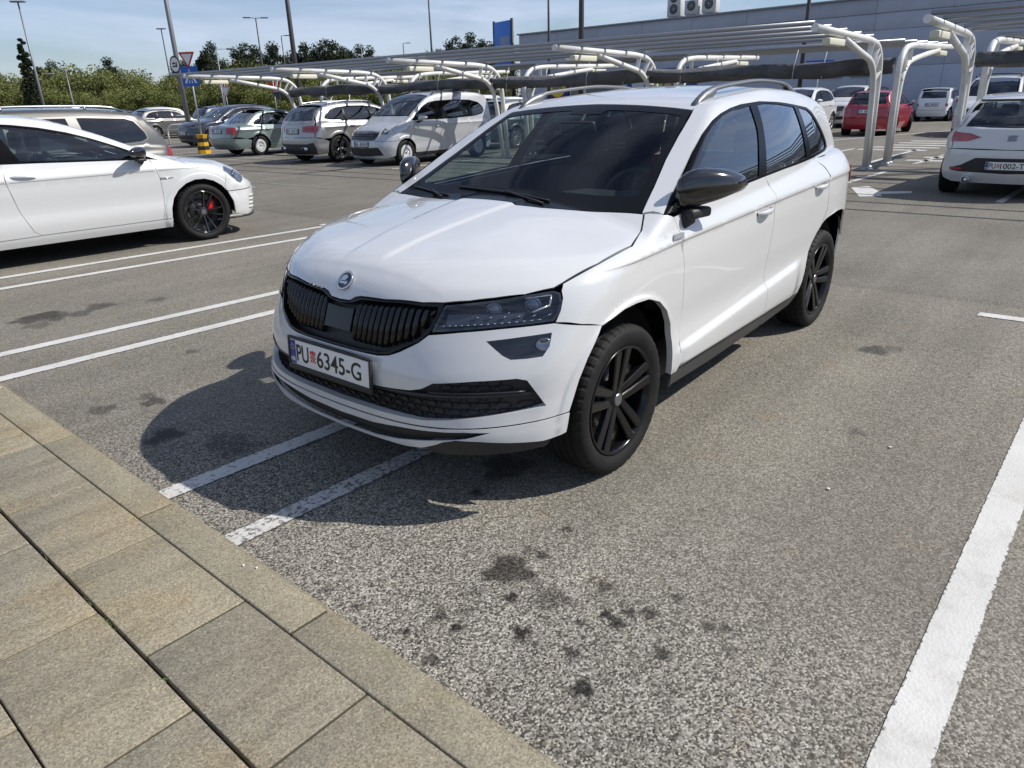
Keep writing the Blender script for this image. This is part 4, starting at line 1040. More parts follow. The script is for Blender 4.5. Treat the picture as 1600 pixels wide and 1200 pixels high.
    i_front = int(np.argmin([x for x, z in dlo])); i_rear = int(np.argmax([x for x, z in dlo]))
    # dlo runs clockwise seen from the left: front corner, over the top, rear, back along the belt
    D = dlo[i_front:] + dlo[:i_front]; ir = int(np.argmax([x for x, z in D])); top = D[:ir+1]; low = D[ir:] + [D[0]]; dlo_low = low
    xcl = lambda z, g: float(np.interp(z, [b for a, b in g], [a for a, b in g]))
    fgap = gaps[0]     # list of (x, z) from the sill up to the belt
    fend = [('s', x, z) for x, z in afF] + [('s', x, z) for x, z in fgap] + [('s', D[0][0]-.02, D[0][1]-.005), ('t', cowl+.10, yh+.012)] + [('t', x, yh*(1 if i < 2 else .97 - .05*(i-2)) + .006) for i, x in enumerate(hx[:3])] + [('t', hx[2], yh*.92+.004), ('s', x1-r*.9, zbump+.06), ('s', xb, zbump+.002)]
    c.put('fender', c.wrap, pts(fend), pcol, both=True, gap=.002)
    # doors between successive gaps
    dobjs = []
    for k in range(len(gaps)-1):
        g0, g1 = gaps[k], gaps[k+1]; last = k == len(gaps)-2
        poly = [('s', x, z) for x, z in g0[::-1]] + [('s', x, z) for x, z in g1]
        xt0, xt1 = g0[-1][0], g1[-1][0]
        mid = [('s', x, belt(x)) for x in np.linspace(xt1, xt0, 6)[1:-1]]
        dobjs.append(c.put(door_names[min(k, len(door_names)-1)], c.wrap, pts(poly + mid), pcol, both=True, gap=.0025))
    c.put('sill_trim', c.wrap, pts([('s', x1+r*1.15, sill+.0), ('s', (x1+x2)/2, sill), ('s', x2-r*1.15, sill), ('s', x2-r*1.17, .20), ('s', x1+r*1.17, .20)]), BP if sill_black else pcol, both=True, gap=.001, off=-.004)
    for k, x0_, z0_, x1_, z1_ in handles:
        for s, par in ((-1, dobjs[k][0]), (1, dobjs[k][1])): add_handle(c, par, x0_, z0_, x1_, z1_, pcol, s)
    # pillars, cant rail and rear quarter
    wsx = np.linspace(cowl+.09, roofx[0], 5); wsy = np.linspace(yws[0], yws[1], 5)
    side = [('s', D[0][0]-.015, D[0][1]-.004), ('t', cowl+.095, yws[0]+.03)] + [('t', x, y) for x, y in zip(wsx, wsy)] + [('t', x, ydit) for x in np.linspace(roofx[0]+.15, roofx[1], 5)]
    zr1 = S.pts([('t', roofx[1], ydit)], 1)[0][2]
    rzs = rearw or [(ydit+.01, zr1-.10), (ydit+.06, zr1-.25), (hw-.17, Spl(zt_of(S))(L-.2)-.02), (hw-.15, zbump+.10)]
    side += [('r', y, z) for y, z in rzs] + [('r', hw-.15, rear_bump+.03), ('s', x2+r*1.5, rear_bump+.0)]
    arR = [(x, z) for x, z in ar[::-1] if (x > x2 and z < rear_bump+.001) is False]
    gl = gaps[-1]
    arU = [(x, z) for x, z in arR if x > gl_x(gl, z)]
    if len(gaps) > 2 or True:
        side += [('s', x, z) for x, z in arU]
    side += [('s', x, z) for x, z in gl if not arU or z > arU[-1][1] + .02 or arU[-1][0] - gl_x(gl, arU[-1][1]) > .1]
    P3 = pts(side) + [tuple(q) for q in S.pts([('s', x, z) for x, z in ([p for p in low[::-1] if p[0] > gl[-1][0] + .02] or [(D[ir][0], belt(D[ir][0]))])], 1)] + [tuple(q) for q in S.pts([('s', x, z) for x, z in top[:-1][::-1][:-1]], 1)]
    c.put('body_side', c.cant, P3, pcol, both=True, gap=.001)
    q3 = lambda Lq: [(x, 0, z) for x, z in Lq]
    c.put('window_trim', c.side, q3(D), tr, both=True, holes=[q3(p) for p in panes], gap=.002, off=.001, flange=.008)
    for i, p in enumerate(panes):
        c.put('side_window', c.side, q3(p), glass('glass_%d_%d' % (side_glass[0]*100, 0) if i == 0 else 'glass_%d_%d' % (back_glass[0]*100, 1), side_glass if i == 0 else back_glass, 1.15), both=True, gap=-.004, off=-.004, flange=0)
    # windscreen, roof, tail
    wsh = [('t', cowl+.03, 0), ('t', cowl+.05, yws[0]*.6), ('t', cowl+.092, yws[0]-.005)] + [('t', x, y-.004) for x, y in zip(wsx[1:], wsy[1:])] + [('t', roofx[0]+.03, yws[1]*.5), ('t', roofx[0]+.04, 0)]
    wsp_ = half(wsh); Q = inset(c.wsp.inv(A3(wsp_)), .045); O, Dr = c.wsp.rays(Q); pane = [tuple(p) for p in S.cast(O, Dr)]
    su = c.put('windscreen_surround', c.wsp, wsp_, tr, mirror=False, holes=[pane], gap=.001)[0]
    c.put('windscreen', c.wsp, pane, glass('screen_glass_b', (.60,.68,.67), .8), mirror=False, gap=-.003, off=-.002, flange=0)
    rf = [('t', roofx[0]+.045, 0), ('t', roofx[0]+.035, yws[1]*.5), ('t', roofx[0]+.005, yws[1]-.003)] + [('t', x, ydit-.003) for x in np.linspace(roofx[0]+.15, roofx[1], 5)] + [('t', roofx[1]+.02, ydit*.5), ('t', roofx[1]+.03, 0)]
    c.put('roof', c.top, half(rf), pcol, mirror=False, gap=.001)
    hat = [('r', 0, zr1-.06), ('r', ydit+.004, zr1-.10)] + [('r', y-.006, z) for y, z in rzs[1:]] + [('r', hw-.156, rear_bump+.03), ('r', 0, rear_bump+.03)]
    TL = pts(tl); TLn = [(a, -b, d) for a, b, d in TL]
    win = half([('r', y, z) for y, z in rz_win])
    tg = c.put('tailgate', c.rear, half(hat), pcol, mirror=False, holes=[win], gap=.003)[0]
    c.put('rear_window', c.rear, win, glass('back_glass', (.14,.16,.17), 1.1), mirror=False, parent=tg, off=-.004, gap=-.004, flange=0)
    c.put('tail_lamp', c.wrap, TL, M_RED(), both=True, off=.008, gap=0, flange=.02, h=min(h, .04))
    rb = pts([('r', .0005, rear_bump+.025), ('r', hw-.17, rear_bump+.025), ('s', L-.30, rear_bump+.0), ('s', x2+r*1.5, rear_bump-.004)] + [('s', x, z) for x, z in ar[::-1] if x > x2 and z < rear_bump-.01][::-1] + [('s', x2+r+.06, .27), ('r', hw*.75, .22), ('r', .0005, .22)])
    c.put('rear_bumper', c.wrap, rb, bumper_black or pcol, both=True, gap=0)
    for pl, rear in ((plate, False), (rplate, True)):
        if pl is None: continue
        if rear:
            P, N = c.on([('r', 0, rplate_z)], .012); n = (1, 0, max(-.1, min(.25, N[0][2])))
        else:
            P, N = c.on([('f', 0, pl[1])], .012); n = (-1, 0, 0)
        t = pl[0]; add_plate(root, tuple(P[0]), n, t, detail=2 if t else 0)
    if mirror: add_mirror(root, mirror[0], mirror[1], mirror[2], mirror_mat or pcol, hw-.06, .9)
    if rails:
        for s in (-1, 1):
            b = MB(); xs = np.linspace(rails[0], rails[1], 13); Pq = S.pts([('t', x, ydit-.01) for x in xs], 1)
            b.tube([(p[0], s*p[1], p[2] + (.045 if 0 < i < 12 else 0.)) for i, p in enumerate(Pq)], .017, 8)
            for i in (3, 9): b.tube([(Pq[i][0], s*Pq[i][1], Pq[i][2]-.01), (Pq[i][0], s*Pq[i][1], Pq[i][2]+.04)], .015, 6)
            b.build('roof_rail', rails[2], root)
    if interior: add_cabin(root, cowl+.18, zc-.01, S.zg.y.max()-.06, seats[0], seats[1], hw-.20, wheel_side=-1)
    add_under(root, L, hw, [(x1, r), (x2, r)], r)
    for x, st in ((x1, steer), (x2, 0)):
        for s in (-1, 1): place_wheel(wheel, root, x, s*(hw-.125), r, st, rng.random()*6)
    return root, c
def zt_of(S): return list(zip(S.zt.x, S.zt.y))
def gl_x(g, z): return float(np.interp(z, [b for a, b in g], [a for a, b in g]))
def place(nose_x, yc, rz): return (nose_x, yc, 0)
WHITE = paint('white_paint_b', (.585, .59, .583), .32)
def car_golf():
    L = 4.27; r = .322
    S = gshape(L, 1.80, (.87, 3.50), [(.0,.58),(.05,.69),(.14,.785),(.35,.855),(.7,.91),(1.0,.942),(1.25,.958),(2.0,.965),(3.0,.985),(3.6,1.01),(4.3,1.0)],
        [(.8,.84),(1.0,.93),(1.2,1.01),(1.5,1.14),(1.8,1.275),(2.05,1.37),(2.25,1.42),(2.55,1.452),(2.9,1.455),(3.3,1.435),(3.65,1.40),(3.85,1.34),(4.0,1.20),(4.17,.95)], .69, r=r, fa=.36, fp=3.0)
    dlo = [(1.30,.945),(1.46,1.015),(1.63,1.095),(1.86,1.19),(2.07,1.26),(2.3,1.315),(2.52,1.35),(2.73,1.37),(3.0,1.375),(3.3,1.36),(3.55,1.30),(3.66,1.20),(3.70,1.08),(3.4,1.045),(2.68,1.0),(2.2,.98),(1.7,.96)]
    panes = [[(1.50,.972),(1.50,1.01),(1.65,1.08),(1.87,1.175),(2.08,1.24),(2.31,1.295),(2.52,1.33),(2.72,1.348),(2.64,1.20),(2.57,1.02),(2.2,1.0),(1.7,.978)],
             [(2.88,1.353),(3.0,1.355),(3.28,1.34),(3.50,1.285),(3.60,1.19),(3.63,1.10),(3.4,1.065),(2.80,1.03),(2.85,1.2)]]
    gaps = [[(1.345,.30),(1.315,.40),(1.295,.55),(1.30,.73),(1.315,.80),(1.36,.95)], [(2.56,.30),(2.62,.34),(2.70,.55),(2.75,.82),(2.745,.90),(2.735,1.0)]]
    make_wheel('golf', r, .225, .240, M_BLACKGLOSS(), 5, 'vee', True, mat('caliper_red', (.45,.01,.01), .4))
    hl = [('s',.30,.62),('s',.36,.61),('s',.46,.68),('s',.54,.765),('s',.49,.80),('s',.38,.79),('f',.62,.73),('f',.60,.66)]
    tl = [('s',4.02,.95),('r',.62,.93),('r',.56,.82),('r',.70,.79),('s',4.06,.80)]
    root, c = gen_car('hatchback_car', 'white three-door hatchback with black spoke wheels and red brake calipers at the left edge', (3.93, 7.29, 0), math.pi - .07, S, (.87, 3.50), r, dlo, panes, gaps, WHITE, hl, tl, .69, .53, 1.18, (2.12, 3.80), (.70, .58), .56, 'golf',
        grille=[(0,.66),(.5,.665),(.52,.61),(0,.60)], intake=[(0,.42),(.62,.42),(.66,.30),(0,.26)], side_glass=(.58,.67,.65), back_glass=(.02,.02,.022), mirror=(1.53, .985, 1.02), mirror_mat=M_BLACKGLOSS(),
        handles=[(0, 2.49, .86, 2.70, .875)], rz_win=[(0,1.31),(.50,1.30),(.60,1.05),(0,1.03)], rear_bump=.58, h=.045, door_names=('front_door',), seats=(2.1, 2.95), rplate=(None,))
    root.scale = (1.07, 1.07, 1.07)
    # front canards in the bumper corner and the fender badge
    for s in (-1, 1):
        for k, z in enumerate((.44, .395, .35, .305)):
            P, N = c.on([('f', y, z) for y in np.linspace(.66, .80, 6)], .006); b = MB(); b.tube([tuple(p*(1, s, 1)) for p in P], [.004, .011, .012, .012, .010, .004], 6); b.build('bumper_fin', WHITE, root)
        P, N = c.on([('s', 1.16, .742), ('s', 1.23, .742), ('s', 1.295, .745)], .004); b = MB(); b.tube([tuple(p*(1, s, 1)) for p in P], [.003, .008, .010], 6); b.build('side_badge', M_CHROME(), root)
        P, N = c.on([('f', y, .235-.02*y) for y in np.linspace(.1, .86, 14)], .008); b = MB(); b.tube([tuple(p*(1, s, 1)) for p in P], .014, 6); b.build('front_splitter', mat('satin_black', (.02,.02,.021), .38), root)
    P, N = c.on([('s', 2.83, 1.06)], .006); b = MB(); b.lathe([(.022, 0), (.0001, .002)], n=20); o = b.build('round_sticker', mat('sticker', (.6,.62,.65), .5), root); o.location = tuple(P[0]*(1,1,1)); o.rotation_euler = frame_from(N[0]).to_euler()
    return root
car_golf()
SILVER = paint('silver_paint', (.36, .355, .345), .36, .7); BEIGE = paint('champagne_paint', (.088, .085, .078), .40, .4); GREY = paint('graphite_paint', (.17, .165, .16), .34, .7)
GREEN = paint('sage_paint', (.215, .265, .255), .34, .5); RED = paint('red_paint', (.33, .012, .03), .3); NAVY = paint('navy_paint', (.012, .016, .035), .3); BLUEGREY = paint('slate_paint', (.05, .055, .075), .32, .6)
OFFW = paint('ivory_paint', (.72, .74, .74), .4); DARK = paint('anthracite_paint', (.03, .031, .034), .3, .5)
STEEL = mat('wheel_silver', (.45, .455, .46), .32, .85); COVER = mat('wheel_cover', (.55, .56, .56), .4, .3); TWO = [mat('rim_black', (.012,.012,.013), .25, coat=.6), STEEL]
make_wheel('alloy', .335, .215, .225, STEEL, 5, 'pair', False); make_wheel('multi', .36, .23, .240, TWO, 5, 'star', False); make_wheel('cover', .315, .19, .195, COVER, 9, 'cover', False); make_wheel('vee_silver', .33, .21, .225, STEEL, 10, 'vee', False)
def std_gaps(xf, xm, xr, arch_x, dlo_low, lean=.03):
    bz = lambda x: float(np.interp(x, [p[0] for p in dlo_low], [p[1] for p in dlo_low]))
    return [[(xf, .30), (xf+.0, .55), (xf-.03, .80), (xf-.04, bz(xf))], [(xm, .30), (xm, .6), (xm+.02, bz(xm)-.02), (xm+.01, bz(xm))], [(arch_x, .30), (arch_x+.03, .45), (xr-.06, .68), (xr, .85), (xr-.03, bz(xr-.03))]]
def inset_panes(D, cuts, d=.035):
    """split a daylight opening at slanted pillars [(x_low, x_high, width)] into panes"""
    P = inset(dens(D, .08), d); out = []; z0, z1 = P[:, 1].min(), P[:, 1].max()
    edges = [(-9, -9, 0)] + list(cuts) + [(99, 99, 0)]
    def clip(P, xl, xh, keep_right):
        f = lambda p: (p[0] - (xl + (xh-xl)*(p[1]-z0)/(z1-z0)))*(1 if keep_right else -1)
        R_ = []
        for i in range(len(P)):
            a, b = P[i-1], P[i]; fa, fb = f(a), f(b)
            if fa*fb < 0: R_.append(a + (b-a)*fa/(fa-fb))
            if fb >= 0: R_.append(b)
        return np.array(R_)
    for (a0, a1, aw), (b0, b1, bw) in zip(edges[:-1], edges[1:]):
        Q = clip(P, a0+aw/2, a1+aw/2, True)
        if len(Q) > 2: Q = clip(Q, b0-bw/2, b1-bw/2, False)
        if len(Q) > 2: out.append([tuple(q) for q in Q])
    return out
HEAD = math.pi   # nose pointing away from the kerb

def car_mpv():      # the champagne people carrier beyond the white hatchback
    L = 4.70; r = .33; wh = (.95, 3.78)
    S = gshape(L, 1.81, wh, [(.0,.60),(.08,.72),(.2,.82),(.5,.93),(.9,1.02),(1.1,1.06),(2.0,1.02),(3.5,1.05),(4.2,1.08),(4.7,1.05)],
        [(.5,.85),(.72,.98),(1.0,1.16),(1.4,1.40),(1.7,1.53),(2.0,1.585),(2.6,1.62),(3.4,1.61),(3.95,1.575),(4.2,1.52),(4.38,1.36),(4.58,1.05)], .78, r=r, tumble=.16, tcurve=.35, wb=[(.5,.84),(2,.845),(3.4,.835),(4.2,.80),(4.7,.74)], ra=.22, rp=3.0)
    dlo = [(1.05,1.06),(1.30,1.19),(1.6,1.34),(1.85,1.43),(2.1,1.475),(2.7,1.50),(3.4,1.495),(3.95,1.465),(4.08,1.42),(4.20,1.25),(4.22,1.14),(4.10,1.09),(3.5,1.06),(2.4,1.03),(1.6,1.035)]
    root, c = gen_car('estate_car', 'champagne seven-seat estate car with silver roof rails behind the three-door white hatchback', (-.58, 9.9, 0), -.04, S, wh, r, dlo, inset_panes(dlo, [(2.42,2.42,.06),(3.30,3.24,.14)], .03), std_gaps(1.42, 2.40, 3.42, 3.36, [(1.05,1.06),(1.6,1.035),(2.4,1.03),(3.5,1.06)]), BEIGE,
        [('s',.28,.72),('s',.42,.74),('s',.62,.86),('s',.5,.88),('f',.62,.80),('f',.58,.72)], [('s',4.47,1.02),('r',.71,1.02),('r',.66,.84),('r',.70,.68),('s',4.46,.70),('s',4.40,.86)], .78, .60, .92, (1.95, 4.05), (.76,.62), .61, 'alloy',
        grille=[(0,.76),(.5,.77),(.45,.64),(0,.63)], intake=[(0,.42),(.55,.42),(.5,.30),(0,.28)], mirror=(1.28,1.0,1.10), rz_win=[(0,1.46),(.56,1.45),(.66,1.10),(0,1.08)], rails=(1.95, 4.0, M_ALU()), seats=(1.95, 2.85), rear_bump=.62, rplate=(None,), side_glass=(.30,.34,.33), back_glass=(.16,.18,.18), trim=mat('window_trim_grey', (.16,.155,.15), .4, .4))
    return root
def car_sedan():
    L = 4.68; r = .315; wh = (.92, 3.62)
    S = gshape(L, 1.74, wh, [(.0,.55),(.06,.64),(.15,.72),(.4,.80),(.8,.86),(1.2,.92),(1.5,.95),(2.5,.94),(3.5,.955),(3.9,.985),(4.3,.975),(4.55,.955),(4.68,.93)],
        [(1.0,.80),(1.25,.90),(1.5,1.02),(1.8,1.19),(2.1,1.33),(2.35,1.41),(2.7,1.455),(3.1,1.45),(3.5,1.37),(3.8,1.21),(4.05,1.05),(4.3,.90)], .68, r=r, ra=.20, rp=3.2, rz=[(.2,4.5),(.4,4.66),(.55,4.68),(.8,4.64),(.95,4.60),(1.3,4.5)], wb=[(1,.815),(2.5,.82),(3.3,.80),(4.0,.74),(4.6,.66)])
    dlo = [(1.50,.95),(1.8,1.10),(2.1,1.23),(2.35,1.31),(2.75,1.345),(3.1,1.335),(3.4,1.26),(3.62,1.13),(3.74,1.02),(3.70,.985),(3.3,.965),(2.4,.95)]
    root, c = gen_car('saloon_car', 'pale blue-green saloon with white wheel covers parked next to the striped bollard', (11.38+4.68-.02, 20.95, 0), HEAD, S, wh, r, dlo, inset_panes(dlo, [(2.52,2.58,.06),(3.40,3.28,.05)], .03), std_gaps(1.46, 2.50, 3.45, 3.24, [(1.5,.95),(2.4,.95),(3.3,.965),(3.7,.985)]), GREEN,
        [('s',.22,.60),('s',.30,.61),('s',.42,.71),('f',.66,.71),('f',.50,.66),('f',.50,.58)], [('s',4.42,.90),('r',.70,.905),('r',.50,.90),('r',.50,.72),('r',.70,.70),('s',4.46,.70),('s',4.40,.78)], .68, .52, 1.42, (2.30, 3.15), (.70,.56), .55, 'cover',
        grille=[(0,.66),(.3,.66),(.27,.57),(0,.57)], intake=[(0,.42),(.6,.42),(.6,.32),(0,.32)], mirror=(1.70,.96,1.0), rz_win=[(0,1.34),(.52,1.32),(.60,1.04),(0,1.02)], rearw=[(.57,1.33),(.62,1.18),(.66,1.0),(.70,.92)], seats=(2.3,3.1), rear_bump=.56, rplate=(None,), rplate_z=.80, side_glass=(.45,.54,.53), back_glass=(.45,.54,.53), handles=[(0,2.26,.80,2.44,.805),(1,3.2,.82,3.36,.825)])
    return root
def car_suv(nm, label, loc, rz, col, wheel='multi', r=.36, sc=(4.66, 1.89, 1.64), grille=True, **kw):
    L, W, H = sc; a = L/4.66; b = H/1.64; wh = (.86*a, 3.73*a)
    z = lambda pts: [(x*a, y*b) for x, y in pts]
    S = gshape(L, W, wh, z([(.0,.66),(.07,.80),(.2,.92),(.5,1.00),(.9,1.05),(1.3,1.09),(2.0,1.07),(3.4,1.10),(4.0,1.13),(4.66,1.1)]),
        z([(.85,.95),(1.10,1.06),(1.4,1.21),(1.7,1.37),(1.95,1.49),(2.2,1.56),(2.6,1.61),(3.1,1.615),(3.7,1.575),(4.05,1.52),(4.25,1.40),(4.50,1.10)]), .86*b, r=r, ra=.30, rp=2.8, fa=.40)
    dlo = z([(1.38,1.09),(1.7,1.25),(1.95,1.36),(2.2,1.435),(2.6,1.485),(3.1,1.49),(3.6,1.455),(3.85,1.40),(4.05,1.25),(4.08,1.17),(3.9,1.14),(3.2,1.11),(2.2,1.085)])
    g = std_gaps(1.40*a, 2.42*a, 3.42*a, 3.30*a, z([(1.38,1.09),(2.2,1.085),(3.2,1.11),(3.9,1.14)]))
    kk = dict(grille=[(0,.83*b),(.40,.84*b),(.36,.66*b),(0,.63*b)], intake=[(0,.45*b),(.6,.46*b),(.62,.34*b),(0,.32*b)], mirror=(1.55*a, W/2+.10, 1.13*b), rz_win=[(0,1.48*b),(W/2-.40,1.47*b),(W/2-.28,1.14*b),(0,1.10*b)], seats=(2.3*a,3.1*a), rear_bump=.62*b, rplate=(None,), plate=(None, .56*b), rplate_z=.86*b, handles=[(0,2.18*a,.93*b,2.36*a,.935*b),(1,3.16*a,.96*b,3.33*a,.965*b)])
    kk.update(kw)
    return gen_car(nm, label, loc, rz, S, wh, r, dlo, inset_panes(dlo, [(2.46*a,2.50*a,.07),(3.42*a,3.36*a,.06)], .03), g, col,
        [('s',.26*a,.76*b),('s',.36*a,.76*b),('s',.52*a,.90*b),('s',.42*a,.915*b),('f',.66,.88*b),('f',.52,.86*b),('f',.52,.76*b)], [('s',4.36*a,.98*b),('r',W/2-.20,1.0*b),('r',.42,.98*b),('r',.42,.84*b),('r',W/2-.20,.82*b),('s',4.38*a,.86*b)], .86*b, .60*b, 1.28*a, (2.10*a, 3.95*a), (.74*W/1.89,.62*W/1.89), .60*W/1.89, wheel, **kk)
def car_van(nm, label, loc, rz, col, L, H, wheel, passenger=True, roofbars=None, r=.31, **kw):
    a = L/4.36; b = H/1.81; wh = (.80*a, 3.61*a); W = 1.75
    z = lambda pts: [(x*a, y*b) for x, y in pts]
    S = gshape(L, W, wh, z([(.0,.62),(.06,.76),(.2,.90),(.5,1.00),(.8,1.06),(1.1,1.11),(2.0,1.08),(3.4,1.08),(4.36,1.08)]),
        z([(.55,.93),(.78,1.06),(1.0,1.20),(1.3,1.40),(1.55,1.56),(1.8,1.68),(2.15,1.76),(2.7,1.80),(3.5,1.79),(4.0,1.74),(4.18,1.66),(4.27,1.4),(4.34,1.0)]), .82*b, r=r, tumble=.10, tcurve=.20, ra=.14, rp=4., rz=[(.2,L-.1),(.4,L-.01),(.7,L),(1.2,L-.03),(1.9,L-.12)], wb=[(.5,.80),(2,.825),(3.4,.825),(4.3*a,.80)])
    if passenger: dlo = z([(1.08,1.09),(1.3,1.26),(1.5,1.40),(1.75,1.505),(2.05,1.55),(2.8,1.57),(3.4,1.55),(3.75,1.48),(3.92,1.36),(3.95,1.25),(3.85,1.17),(3.5,1.12),(2.4,1.09)]); cuts = [(2.10*a,2.10*a,.26),(3.28*a,3.28*a,.07)]
    else: dlo = z([(1.08,1.09),(1.3,1.26),(1.5,1.40),(1.75,1.505),(2.05,1.54),(2.12,1.5),(2.12,1.12),(2.08,1.09),(1.6,1.09)]); cuts = []
    g = std_gaps(1.12*a, 2.08*a, 3.26*a, 3.14*a, z([(1.08,1.09),(2.4,1.09),(3.5,1.12),(4.0,1.12)]))
    kk = dict(bar_mat=M_PLASTIC(), grille=[(0,.835*b),(.50,.845*b),(.52,.76*b),(.46,.66*b),(.25,.64*b),(0,.64*b)], intake=[(0,.46*b),(.55,.47*b),(.64,.28*b),(0,.24*b)], mirror=(1.34*a, .98, 1.14*b), rz_win=[(0,1.56*b),(.60,1.55*b),(.66,1.12*b),(0,1.10*b)], seats=(1.95*a,2.8*a), rear_bump=.55, plate=(None, .55*b), handles=[(0,1.90*a,.92*b,2.04*a,.922*b)], sill_black=True)
    kk.update(kw)
    root, c = gen_car(nm, label, loc, rz, S, wh, r, dlo, inset_panes(dlo, cuts, .03), g, col,
        [('f',.54,.79*b),('f',.70,.78*b),('s',.36*a,.83*b),('s',.50*a,.95*b),('s',.46*a,.985*b),('f',.70,.93*b),('f',.55,.87*b)], [('s',4.28*a,1.12*b),('r',.74,1.12*b),('r',.74,.78*b),('s',4.29*a,.78*b)], .86*b, .62*b, .98*a, (1.92*a, 4.02*a), (.72,.62), .63, wheel, door_names=('front_door','sliding_door'), **kk)
    if roofbars:
        b_ = MB(); z0 = S.pts([('t', 2.4*a, .6)], 1)[0][2]
        for s in (-1, 1): b_.tube([(1.95*a, s*.62, z0-.02), (2.0*a, s*.62, z0+.07), (3.6*a, s*.62, z0+.06), (3.66*a, s*.62, z0-.03)], .018, 8)
        for x in (2.4*a, 3.2*a): b_.tube([(x, -.66, z0+.09), (x, .66, z0+.09)], .016, 6)
        b_.build('roof_rack', M_PLASTIC(), root)
    return root, c
def car_leon():
    L = 4.26; r = .32; wh = (.86, 3.49)
    S = gshape(L, 1.82, wh, [(.0,.56),(.06,.66),(.16,.745),(.35,.81),(.7,.88),(1.0,.93),(1.25,.95),(2.0,.95),(3.0,.985),(3.6,1.01),(4.3,1.0)],
        [(.8,.84),(1.0,.93),(1.2,1.01),(1.5,1.135),(1.8,1.265),(2.05,1.36),(2.25,1.41),(2.55,1.44),(2.9,1.445),(3.3,1.425),(3.60,1.38),(3.78,1.32),(3.95,1.18),(4.15,.95)], .69, r=r, fa=.36, fp=3.0, ra=.34, rp=2.6)
    dlo = [(1.30,.945),(1.46,1.015),(1.63,1.095),(1.86,1.19),(2.07,1.26),(2.3,1.315),(2.52,1.35),(2.9,1.37),(3.3,1.33),(3.55,1.25),(3.68,1.14),(3.70,1.08),(3.4,1.03),(2.68,.99),(1.7,.96)]
    hw = .91
    root, c = gen_car('hatchback_car', 'white five-door hatchback seen from behind with plate PU 1002-T at the right edge', (10.95+L, -1.05, 0), HEAD, S, wh, r, dlo, inset_panes(dlo, [(2.42,2.46,.07),(3.22,3.14,.05)], .025), std_gaps(1.36, 2.40, 3.28, 3.12, [(1.3,.945),(1.7,.96),(2.68,.99),(3.4,1.03)]), WHITE,
        [('s',.26,.60),('s',.36,.60),('s',.50,.73),('s',.42,.755),('f',.62,.70),('f',.55,.64)], [('s',3.97,.915),('r',.76,.925),('r',.52,.90),('r',.38,.855),('r',.56,.795),('r',.76,.79),('s',4.0,.79)], .69, .53, 1.18, (2.12, 3.72), (.70,.58), .56, 'golf',
        grille=[(0,.66),(.4,.66),(.36,.56),(0,.56)], intake=[(0,.42),(.6,.42),(.62,.30),(0,.28)], mirror=(1.53,.995,1.01), mirror_mat=M_BLACKGLOSS(), rz_win=[(0,1.325),(.46,1.30),(.63,1.0),(.3,.985),(0,.98)], rear_bump=.66, rplate=('PU 1002-T',), rplate_z=.475, h=.05, back_glass=(.04,.045,.05), rearw=[(.57,1.30),(.62,1.17),(.68,1.02),(.755,.95)])
    P, N = c.on([('r', 0, .845)], .004); b = MB()
    for poly in ([(-.055,.014),(.055,.014),(.055,.038),(-.03,.038),(-.055,.026)], [(-.055,-.038),(.03,-.038),(.055,-.026),(.055,-.014),(-.055,-.014)], [(-.055,-.008),(.055,-.008),(.02,.008),(-.055,.008)]): b.prism(poly, 0, .006)
    o = b.build('badge', mat('badge_grey', (.20,.205,.21), .2, 1.), root); o.location = tuple(P[0]); o.rotation_euler = frame_from(N[0]).to_euler()
    hwp = lambda L_: mirror_half([tuple(p) for p in S.pts(L_, 1)])
    dif = S.pts([('r',.0005,.575),('r',.40,.575),('r',.58,.47),('r',.70,.43),('r',.72,.39),('r',.60,.375),('r',.0005,.365)], 1)
    c.put('diffuser', c.rear, dif, M_PLASTIC(), both=True, off=.004, gap=0)
    rf = S.pts([('r',.56,.430),('r',.73,.432),('r',.73,.40),('r',.56,.40)], 1); c.put('reflector', c.rear, rf, M_RED(), both=True, off=.010, gap=0)
    for s in (-1, 1):
        b = MB(); b.lathe([(.045,-.10),(.05,-.10),(.05,.06),(.042,.06),(.042,-.06),(.0001,-.06)], axis='X', n=18); o = b.build('exhaust_pipe', M_CHROME(), root); o.location = (L-.10, s*.48, .27); o.rotation_euler = (0, 0, math.pi)
    b = MB()
    P, N = c.on([('r', y, 1.335) for y in np.linspace(0, .54, 8)], .01)
    for s in (-1, 1): b.tube([tuple(p*(1, s, 1)) for p in P], .014, 6)
    b.build('spoiler_edge', M_BLACKGLOSS(), root)
    return root
